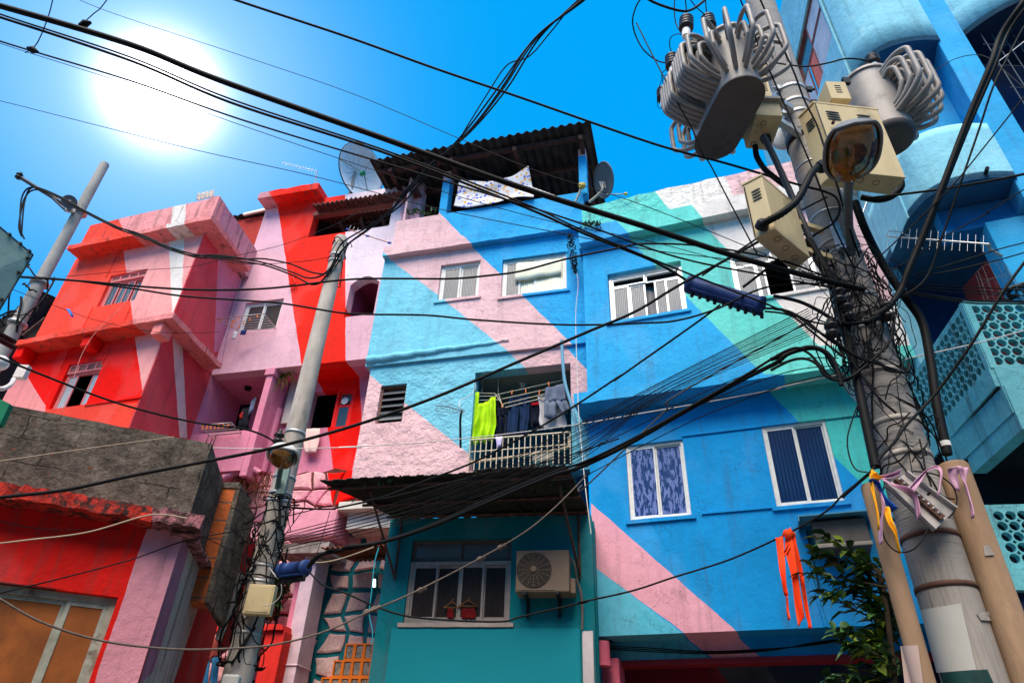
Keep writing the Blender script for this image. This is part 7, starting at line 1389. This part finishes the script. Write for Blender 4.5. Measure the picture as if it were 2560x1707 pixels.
for i,(dx,dy,lb) in enumerate(((0,-6,'upper strand of the sagging bundle between the slender and the far left pole'),(3,6,'middle strand of the sagging bundle between the slender and the far left pole'),(-4,18,'lowest strand of the sagging bundle between the slender and the far left pole'))):
    pts=[]
    for j,(x,y) in enumerate(tw1):
        s=math.sin(math.pi*min(1,j/6)) if j<6 else 0; f=j/(len(tw1)-1)
        pts.append((T(x+(4*math.sin(j*1.4+i*2)),y+(dy*s)+4*math.cos(j*1.3+i*2)),7.05+(7.75-7.05)*f))
    W(lb,pts,.014,grp='strands of the sagging bundle')
W('thin cable from the slender pole to the far left pole over the red house',lin(T,[(780,585),(700,600),(560,606),(450,585)],7.0,7.3),.006)
W('black cable across the pale house windows from the left edge, upper of two',lin(T,[(-60,632),(0,634),(180,645),(350,660),(480,666),(620,662),(800,642),(930,640),(1040,640),(1130,632),(1200,622),(1300,595),(1420,570),(1480,560),(1620,566),(1800,600),(1940,655)],4.6,4.4),.011)
W('black cable across the pink house window from the left edge, lower of two',lin(T,[(-60,622),(0,632),(150,642),(300,662),(420,680),(560,690),(650,697),(780,718),(850,722),(980,724),(1100,735),(1300,746),(1480,742),(1560,735),(1650,708),(1760,660),(1900,650)],4.8,4.5),.010)
W('thin wire from the pink attic opening sagging to the red house window',lin(T,[(150,635),(300,622),(440,612),(530,590),(650,562),(760,520),(840,480),(900,455),(935,440)],7.6,8.0),.005)
W('thin sagging wire with blue plastic scraps across the red house',lin(T,[(30,665),(120,700),(220,735),(340,760),(430,765),(505,762)],5.5,9.0),.004)
tag(drape([aty(A(372,878),6.3),aty(A(400,925),6.3)],[aty(A(392,880),6.3),aty(A(415,920),6.3)],nx=4,rip=.01,mat=plain('blue_scrap',(.02,.18,.6),.6),name='plastic_scrap',n=V((0,-1,0))),'blue plastic scrap caught on the wire in front of the red house','plastic scrap')
W('pale thin wire hanging in front of the red house windows',lin(A,[(720,790),(690,860),(600,940),(520,1030),(470,1110),(440,1180),(405,1290),(350,1440)],8.6,8.4),.004,plain('pinkish_wire',(.6,.25,.2),.6))
W('black cable from the left edge over the lower red window to the slender pole lamp',lin(T,[(-20,812),(40,838),(230,912),(350,948),(460,972),(560,985),(610,1002),(640,1022)],5.2,6.9),.013)
W('black cable from the left edge rising right across the whole street to the thick pole',lin(T,[(-80,1155),(0,1142),(150,1125),(300,1093),(480,1058),(640,1025),(820,975),(1000,912),(1180,835),(1350,762),(1460,715),(1560,655),(1680,590),(1830,505)],4.6,4.5),.014)
W('thin tan wire over the rough grey wall',lin(T,[(-40,1065),(60,1050),(200,1030),(400,1003)],5.0,5.5),.005,plain('tan_wire',(.42,.32,.22),.7))
W('tan wire curling over the red ledge',lin(T,[(-40,1252),(60,1240),(200,1222),(330,1185),(380,1182),(430,1190)],4.8,5.2),.006,MATS['tan_wire'])
W('dark wire on the red wall running to the slender pole, upper of two',lin(T,[(-40,1375),(0,1362),(150,1325),(300,1285),(430,1240),(560,1215),(640,1190),(760,1160)],4.8,6.9),.006)
W('thin dark wire in the shade under the red ledge',lin(T,[(-40,1185),(100,1215),(300,1215),(440,1225),(560,1275),(640,1300)],5.0,6.8),.004)
rope=plain('knotted_rope',(.13,.10,.08),.8,var=.3,vs=30)
W('grey knotted rope cable from the lower left edge up to the awning corner',lin(T,[(-40,1350),(0,1375),(100,1430),(240,1472),(400,1490),(540,1488),(640,1478),(750,1448),(850,1403),(950,1360),(1100,1283),(1200,1225),(1260,1178),(1310,1130),(1346,1092)],4.6,6.6),.0085,rope)
for i,(x,y) in enumerate(((862,1398),(845,1405),(968,1355),(1105,1283),(1152,1256))): tag(MB().lathe(aty(T(x,y),4.6+2.0*(x+40)/1386)-V((.03,0,.01)),(1,0,.45),[(-.01,.006),(0,.02),(.03,.026),(.05,.012),(.07,.022),(.08,.006)],8).build('rope_knot',rope),'knot on the grey rope cable, '+['leftmost of the pair over the stone wall','right one of the pair over the stone wall','just below the teal window frame','in front of the ribbed panes','highest, beside the air conditioner'][i] if False else ['rope knot at the edge of the stone wall, right of two','rope knot at the edge of the stone wall, left of two','rope knot at the left frame of the teal house window','rope knot over the middle of the teal house window','rope knot by the right end of the teal house window'][i],'knot')
W('dark wire along the teal house carrying the orange streamers',[(L(600,985),6.4),(L(680,1060),6.2),(E(560,990),6.1),(E(740,1070),6.1),(E(950,1135),6.1),(E(1240,1162),6.1),(E(1560,1170),6.0),(E(1700,1135),6.0),(E(2100,1045),5.8),(G(0,1175),5.6),(G(250,1120),5.5),(G(450,1055),5.4),(G(720,970),5.3),(G(950,870),5.1),(G(1040,825),4.95),(G(1200,730),4.8),(G(1280,650),4.7),(G(1400,555),4.45)],.009)
W('thin white line across the facades from the grey wall to the thick pole',[(B(1140,300),7.0),(B(1500,305),7.0),(B(1941,296),7.1),(D(0,762),7.2),(D(500,737),7.2),(D(940,695),7.1),(D(1300,655),6.8),(D(1700,600),6.2),(D(1990,550),6.0),(G(300,258),5.6),(G(650,198),5.2),(G(960,140),4.9),(I(0,962),4.8),(I(420,870),4.6)],.006,whitewire)
W('pale line right of the thick pole over the honeycomb railing',[(I(815,780),4.6),(I(950,748),4.65),(I(1300,670),4.7),(I(1600,590),4.8),(I(1750,555),4.9)],.006,whitewire)
W('thick black cable from the blue joint at the slender pole to the thick pole',[(L(600,965),6.5),(L(660,905),6.45),(L(780,880),6.4),(E(560,690),6.3),(E(780,660),6.2),(E(1100,560),6.0),(E(1500,390),5.7),(E(1900,225),5.4),(G(0,520),5.3),(G(220,415),5.1),(G(500,255),4.9),(G(760,110),4.7),(G(950,15),4.55),(I(60,740),4.5),(I(200,705),4.5),(I(290,730),4.48),(I(350,820),4.48),(I(410,900),4.46)],.022)
W('black cable running along the thick one above the mossy awning',[(L(600,975),6.5),(L(700,885),6.42),(E(600,700),6.3),(E(830,640),6.2),(E(1130,535),6.0),(E(1500,370),5.7),(E(1900,205),5.4),(G(30,490),5.25),(G(260,380),5.0),(G(520,235),4.85),(G(800,75),4.65),(I(60,715),4.45),(I(180,735),4.45),(I(270,830),4.45),(I(340,900),4.45),(I(430,915),4.44),(I(520,860),4.44)],.012)
fan=[((1210,0),(1110,335),(780,475),'a',9),((1190,20),(900,300),(650,620),'b',7),((1230,40),(1300,330),(700,560),'c',6)]
fan_n=12
names=['uppermost','second','third','fourth','fifth','sixth','seventh','eighth','ninth','tenth','eleventh','lowest']
for i in range(fan_n):
    a=(Fz(1570+6*i,1075+15*i),4.5); m1=(G(-20+wob(3),318+13*i+wob(4)+(3*i if i>5 else 0)),5.6); m0=(G(480-12*i,62+14*i+wob(3)),5.0); m2=(E(1150,318+15*i+wob(4)),6.3); e=(E(130-(4*i),610+(i*9)+ (20 if i%2 else 0)),6.95)
    W(names[i]+' thin black wire of the fan between thick pole and slender pole',[a,m0,m1,m2,e],.0036 if i%3 else .005,grp='fan of thin wires over the mossy awning')
W('thin black cable above the awning bound for the slender pole clamp',[(D(1990,700),5.6),(D(1500,860),6.0),(D(1000,960),6.3),(D(400,1110),6.6),(D(0,1190),6.8),(L(720,668),6.85),(L(470,655),7.0)],.008)
W('thin wire dropping across the blue house to the lower left, beside the fan',[(Fz(1640,1130),4.5),(G(470,170),5.2),(G(420,240),5.3),(G(230,420),5.5),(G(20,620),5.9),(D(1700,1060),6.0),(E(2080,290),6.1)],.008,cable_grey)
for i,(y0,lb) in enumerate(((6,'upper'),(30,'middle'),(60,'lower'))):
    W(lb+' thin straight wire across the blue floor slab',[(I(380,770+50*i),4.5),(G(1000,y0+30*i),4.8),(G(600,150+y0+30*i),5.2),(G(250,330+y0+26*i),5.6),(G(20,440+y0+30*i),5.9),(D(1500,960+20*i),6.4)],.005,grp='thin straight wires across the floor slab')
W('short wire from slender pole up to the pink canopy',[(L(460,830),6.95),(L(575,672),7.6)],.006); W('vertical wire in front of the pink canopy',[(L(650,890),7.3),(L(715,680),7.4)],.005)
W('tan wire from the short blue joint to the rusty canopy',[(L(625,945),6.5),(L(700,940),6.6),(L(800,915),6.8),(L(940,865),7.0)],.007,MATS['tan_wire'])
W('light blue hanging cord beside the teal house',[(L(968,865),7.2),(L(945,950),7.2),(L(930,1100),7.2),(L(918,1210),7.2),(L(935,1300),7.2),(L(930,1370),7.2)],.007,plain('blue_cord',(.02,.35,.45),.6))
W('pale cord looping round the yellowish box',[(L(365,1170),6.9),(L(420,1155),6.85),(L(460,1110),6.85),(L(460,1050),6.85),(L(430,1010),6.85),(L(400,970),6.9)],.005,whitewire)
W('white cord hanging down the corner of the light blue house',[(CC and C(1498,1020),8.2),(C(1505,1100),8.2),(C(1490,1300),8.2),(D(1695,350),8.0),(D(1700,500),7.9),(D(1725,800),7.8),(D(1755,1100),7.6),(D(1790,1380),7.5)],.006,whitewire)
W('white cord from the balcony to the flat aerial',[(D(960,290),8.6),(D(965,340),8.6),(D(920,400),8.55),(D(860,430),8.5),(D(850,480),8.4)],.006,whitewire)
# right-hand cables
W('very thick black cable bundle falling from the top right corner to the thick pole',[(H(2230,-120),3.2),(H(2140,20),3.3),(H(2020,200),3.5),(H(1960,370),3.6),(H(1830,680),3.85),(H(1690,1050),4.1),(H(1570,1350),4.3),(N(700,1130),4.38),(N(640,1290),4.42),(N(530,1440),4.42),(N(400,1530),4.42),(I(640,500),4.42),(I(560,540),4.42)],.030)
W('second thick strand beside the very thick bundle at the top right',[(H(2260,-60),3.3),(H(2180,20),3.35),(H(2060,190),3.55),(H(1985,380),3.65),(H(1850,690),3.9),(H(1705,1050),4.15),(H(1585,1350),4.33),(N(690,1180),4.42),(N(600,1350),4.46)],.018)
W('black cable from the right edge crossing to the thick pole, steep one',[(H(2240,20),3.3),(H(2150,150),3.4),(H(2070,300),3.5),(H(1980,480),3.6),(H(1900,720),3.8),(H(1800,1010),4.0),(H(1690,1330),4.25),(H(1600,1560),4.4),(I(780,380),4.45)],.010)
W('black cable from the right edge crossing to the thick pole, less steep',[(H(2250,420),3.4),(H(2150,545),3.5),(H(1850,920),3.9),(H(1730,1060),4.05),(H(1560,1230),4.25),(H(1350,1430),4.45)],.007)
W('black cable nearly level from the right edge behind the big beige box',[(H(2300,930),3.6),(H(2150,975),3.75),(H(1900,1025),4.0),(H(1700,1058),4.25),(H(1450,1090),4.4),(H(1280,1110),4.5)],.013)
W('thin wire from the right edge in front of the long white aerial',[(H(2250,1000),3.8),(H(2150,1062),3.9),(H(1950,1185),4.1),(N(1450,575),4.15),(N(1100,760),4.3),(N(820,950),4.4),(N(560,1100),4.5)],.006)
W('thin wire from the right edge above the honeycomb, first of two',[(N(1900,790),3.9),(N(1792,845),4.0),(N(1550,910),4.1),(N(1100,1050),4.3),(N(760,1150),4.5)],.006)
W('thin wire from the right edge above the honeycomb, second of two',[(N(1900,905),3.9),(N(1792,940),4.0),(N(1500,1020),4.15),(N(1100,1110),4.3),(N(780,1170),4.5)],.006)
for i,(a,b,c) in enumerate(((1215,1260,1300),(1235,1290,1360),(1255,1320,1345),(1270,1385,1395),(1290,1390,1405),(1300,1410,1420))):
    W('nearly level black wire right of the pole tangle over the honeycomb top, '+['first','second','third','fourth','fifth','sixth'][i]+' from above',[(N(600,a),4.5),(N(900,(a+b)/2),4.55),(N(1300,b),4.65),(N(1650,(b+c)/2),4.7),(N(1900,c),4.8)],.006 if i<3 else .009,grp='wires over the honeycomb railing')
W('thin pale wire at the right edge before the dark soffit',[(H(2200,195),4.3),(H(2150,235),4.3),(H(2005,348),4.3)],.006,whitewire)
W('thin looping wire in front of the upper pilaster',[(M(1460,720),4.5),(M(1560,640),4.5),(M(1700,560),4.5),(M(1880,522),4.5),(M(2020,555),4.4),(M(2200,700),4.3),(M(2400,880),4.2)],.005)
W('black cable linking the pole to the bushing of the round transformer',[(P(1290,585),4.45),(H(740,350),4.45),(H(860,368),4.4),(H(950,372),4.35),(H(1060,352),4.3),(H(1150,330),4.25),(H(1240,335),4.28),(H(1290,355),4.3)],.010)
W('long black wire falling from the top beside the thick pole, left one',[(H(545,-40),3.5),(H(600,90),3.6),(H(650,220),3.7),(H(740,430),3.8),(H(860,700),3.9),(H(960,930),4.0),(H(1020,1080),4.1),(H(1080,1250),4.3),(H(1140,1380),4.4),(H(1200,1500),4.48)],.009)
W('long black wire falling from the top beside the thick pole, right one',[(H(660,-30),3.5),(H(710,80),3.6),(H(790,250),3.65),(H(860,400),3.7),(H(920,560),3.8),(H(990,700),3.85),(H(1040,850),3.9),(H(1110,1060),4.0),(H(1160,1240),4.2),(H(1230,1440),4.45)],.010)
W('thin wire from the left transformer bushings down to the window of the blue house',[(H(-20,130),4.2),(H(60,290),4.2),(H(200,560),4.2),(H(290,720),4.25),(H(345,850),4.3),(H(395,925),4.35),(H(480,1090),4.4),(H(570,1260),4.45),(H(655,1420),4.5)],.008)
W('black loop from the sky to the second bushing of the left transformer',[(P(100,-30),3.9),(P(40,60),4.0),(P(5,200),4.1),(P(40,350),4.2),(P(120,480),4.25),(P(230,565),4.3),(P(315,590),4.3)],.009)
W('drooping black cable with a clamp at the top above the left transformer',[(T(1465,-20),3.4),(T(1500,5),3.45),(T(1560,25),3.5),(T(1590,22),3.55),(T(1620,0),3.6)],.014)
W('black jumper wire rising from the first bushing of the left transformer',[(P(508,165),3.95),(P(505,60),3.9),(P(495,-20),3.85),(P(520,-60),3.8)],.007)
W('black jumper wire rising from the second bushing of the left transformer',[(P(700,150),4.05),(P(690,60),4.0),(P(685,-30),3.95)],.007)
W('black jumper crossing the sky to the second bushing of the left transformer',[(P(530,-20),3.9),(P(600,70),3.95),(P(670,130),4.0),(P(700,155),4.05)],.007)
W('black wire from the top to the base of the first bushing',[(P(400,-30),3.9),(P(395,90),3.95),(P(410,220),4.0),(P(460,310),4.0),(P(520,370),4.05),(P(590,405),4.15)],.007)
W('black jumper arching between first and third bushing',[(P(480,330),3.98),(P(420,320),4.05),(P(365,350),4.1),(P(350,420),4.2),(P(380,515),4.25)],.006)
W('black jumper arching between third and fourth bushing',[(P(330,645),4.3),(P(285,680),4.4),(P(280,740),4.5),(P(310,820),4.6)],.006)
W('very thin wire looping below the third bushing',[(P(380,700),4.3),(P(320,700),4.4),(P(260,790),4.5),(P(235,920),4.55),(P(250,1010),4.6),(P(305,1000),4.6)],.004)
W('diagonal black cable behind the beige box to the thick pole',lin(Fz,[(840,850),(1000,740),(1180,620),(1450,440),(1700,310)],4.7,4.45),.010)
W('second diagonal black cable from the blue joint up to the pole conduit',lin(Fz,[(1120,930),(1300,790),(1440,660),(1540,565)],4.7,4.42),.014)
W('black cable from the blue joint past the balcony railing to the slender pole',[(Fz(965,1050),4.66),(Fz(860,1130),4.75),(Fz(700,1245),4.9),(Fz(450,1420),5.1),(Fz(240,1568),5.25),(D(1996,255),5.4),(D(1640,490),5.7),(D(1300,690),5.9),(D(940,875),6.15),(D(600,1005),6.4),(D(300,1120),6.6),(D(0,1190),6.8),(L(700,667),6.9),(L(560,664),6.95),(L(460,650),7.0)],.011)
W('black cable from the blue joint curving down the thick pole, upper',[(Fz(1270,1075),4.56),(Fz(1400,1085),4.52),(Fz(1540,1150),4.48),(Fz(1700,1280),4.46),(Fz(1900,1400),4.44),(Fz(2063,1450),4.42),(I(700,850),4.42),(I(830,860),4.45),(I(845,800),4.5)],.012)
W('black cable from the blue joint curving down the thick pole, lower',[(Fz(1270,1095),4.56),(Fz(1450,1125),4.5),(Fz(1600,1240),4.46),(Fz(1800,1400),4.44),(I(420,720),4.43),(I(620,1000),4.42),(I(760,1130),4.42)],.010)
W('thick black loop left of the pole, upper of two',[(I(-60,780),4.55),(I(60,740),4.5),(I(180,700),4.45),(I(280,720),4.42),(I(350,790),4.42),(I(390,900),4.42),(I(400,950),4.42)],.020)
W('thick black loop left of the pole, lower of two',[(I(-60,850),4.55),(I(60,790),4.5),(I(160,775),4.45),(I(240,810),4.42),(I(290,880),4.42),(I(370,915),4.42),(I(470,890),4.42),(I(560,820),4.42),(I(650,740),4.42),(I(720,650),4.42),(I(750,500),4.44)],.013)
W('thick black cable bowing under the insulators to the blue joint line',[(I(-40,365),4.6),(I(120,400),4.5),(I(250,460),4.45),(I(370,530),4.42),(I(470,545),4.42),(I(600,520),4.42),(I(700,430),4.42),(I(800,330),4.45)],.018)
W('black cable curving over the pole front below the insulators',[(I(-40,450),4.6),(I(80,475),4.5),(I(220,580),4.44),(I(360,660),4.42),(I(500,760),4.41),(I(640,810),4.41),(I(760,850),4.43)],.012)
W('thin loop hanging left of the lowest steel bands',[(I(510,1070),4.43),(I(470,1180),4.45),(I(440,1300),4.47),(I(455,1420),4.47),(I(500,1500),4.45),(I(570,1515),4.42)],.006)
W('round wire loop below the open metal panel',[(J(650,470),4.40),(J(655,560),4.38),(J(690,660),4.36),(J(760,720),4.34),(J(850,710),4.34),(J(920,640),4.34),(J(960,560),4.34)],.006)
W('round wire loop right of the open metal panel',[(J(860,200),4.36),(J(1000,220),4.34),(J(1100,280),4.36),(J(1140,360),4.38),(J(1130,450),4.38),(J(1090,500),4.36)],.006)
W('thick black cable crossing the pole from the streamers up to the right',[(J(400,370),4.6),(J(500,280),4.5),(J(590,200),4.42),(J(640,120),4.40),(J(740,10),4.40),(I(800,1240),4.41),(I(860,1170),4.42),(I(930,1100),4.45),(I(1050,960),4.4),(I(1250,680),4.2),(I(1450,350),4.0),(I(1594,150),3.9),(I(1700,20),3.8)],.014)
# ---------------------------------------------------------------- tangles nobody could count
def tangle(name,c,rad,z0,z1,n,seed,lb,spread=1.0,rmin=.003,rmax=.007,r2=None):
    random.seed(seed); q=MB()
    for i in range(n):
        z=z0+(z1-z0)*random.random(); a=random.uniform(-math.pi*.95,0.1); pts=[]; steps=random.randint(6,13); da=random.choice((-1,1))*random.uniform(.05,.35); dz=random.choice((-1,1))*random.uniform(.0,.14)*random.choice((1,1,2.2)); R1=rad+.01+random.random()**2*.17*spread
        for k in range(steps):
            pts.append(V((c.x+math.cos(a)*R1,c.y+math.sin(a)*R1,z))); a+=da+wob(.12); z+=dz+wob(.05); R1=max(rad+.008,R1+wob(.035))
            z=min(max(z,z0-.3),z1+.2)
        q.tube(smooth_path(pts,4),random.uniform(rmin,rmax),5)
    return q.build(name,cable,None,label=lb,cat='wires',kind='stuff')
ztA=aty(I(600,250),4.5).z; ztB=aty(I(600,600),4.5).z; ztC=aty(I(650,1420),4.5).z
tangle('wire_tangle',pc,pr(5),ztB,ztA+.12,85,3,'dense tangle of black wires round the thick pole at insulator height',1.2)
tangle('wire_tangle',pc,pr(4),ztC,ztB,34,5,'looser black wires running down the thick pole below the insulators',.35)
tangle('wire_tangle',V((pc.x-.32,pc.y-.2,0)),.03,ztB-.05,ztA-.05,26,8,'bunch of black wires around the small insulators left of the thick pole',.8)
zm1,zm0=aty(L(400,830),7.1).z,aty(L(300,1290),7.1).z
tangle('wire_tangle',V((mx,my,0)),.125,zm0,zm1,30,11,'tangle of black wires down the lower part of the slender pole',.6,.005,.011)
tangle('wire_tangle',V((mx,my,0)),.11,zm1-.1,zm1+.25,26,12,'knot of black wires where the fan reaches the slender pole',1.4,.004,.009)
zi=aty(R(740,680),7.1).z; tangle('wire_tangle',V((mx,my,0)),.09,zi-.08,zi+.1,8,13,'few loose wire ends at the clamp near the top of the slender pole',.7,.005,.008)
tangle('wire_tangle',V((lx,ly,0)),.12,aty(A(60,1000),8).z-.1,aty(A(180,740),8).z,10,14,'black wires wound round the far left pole',1.0,.008,.018)
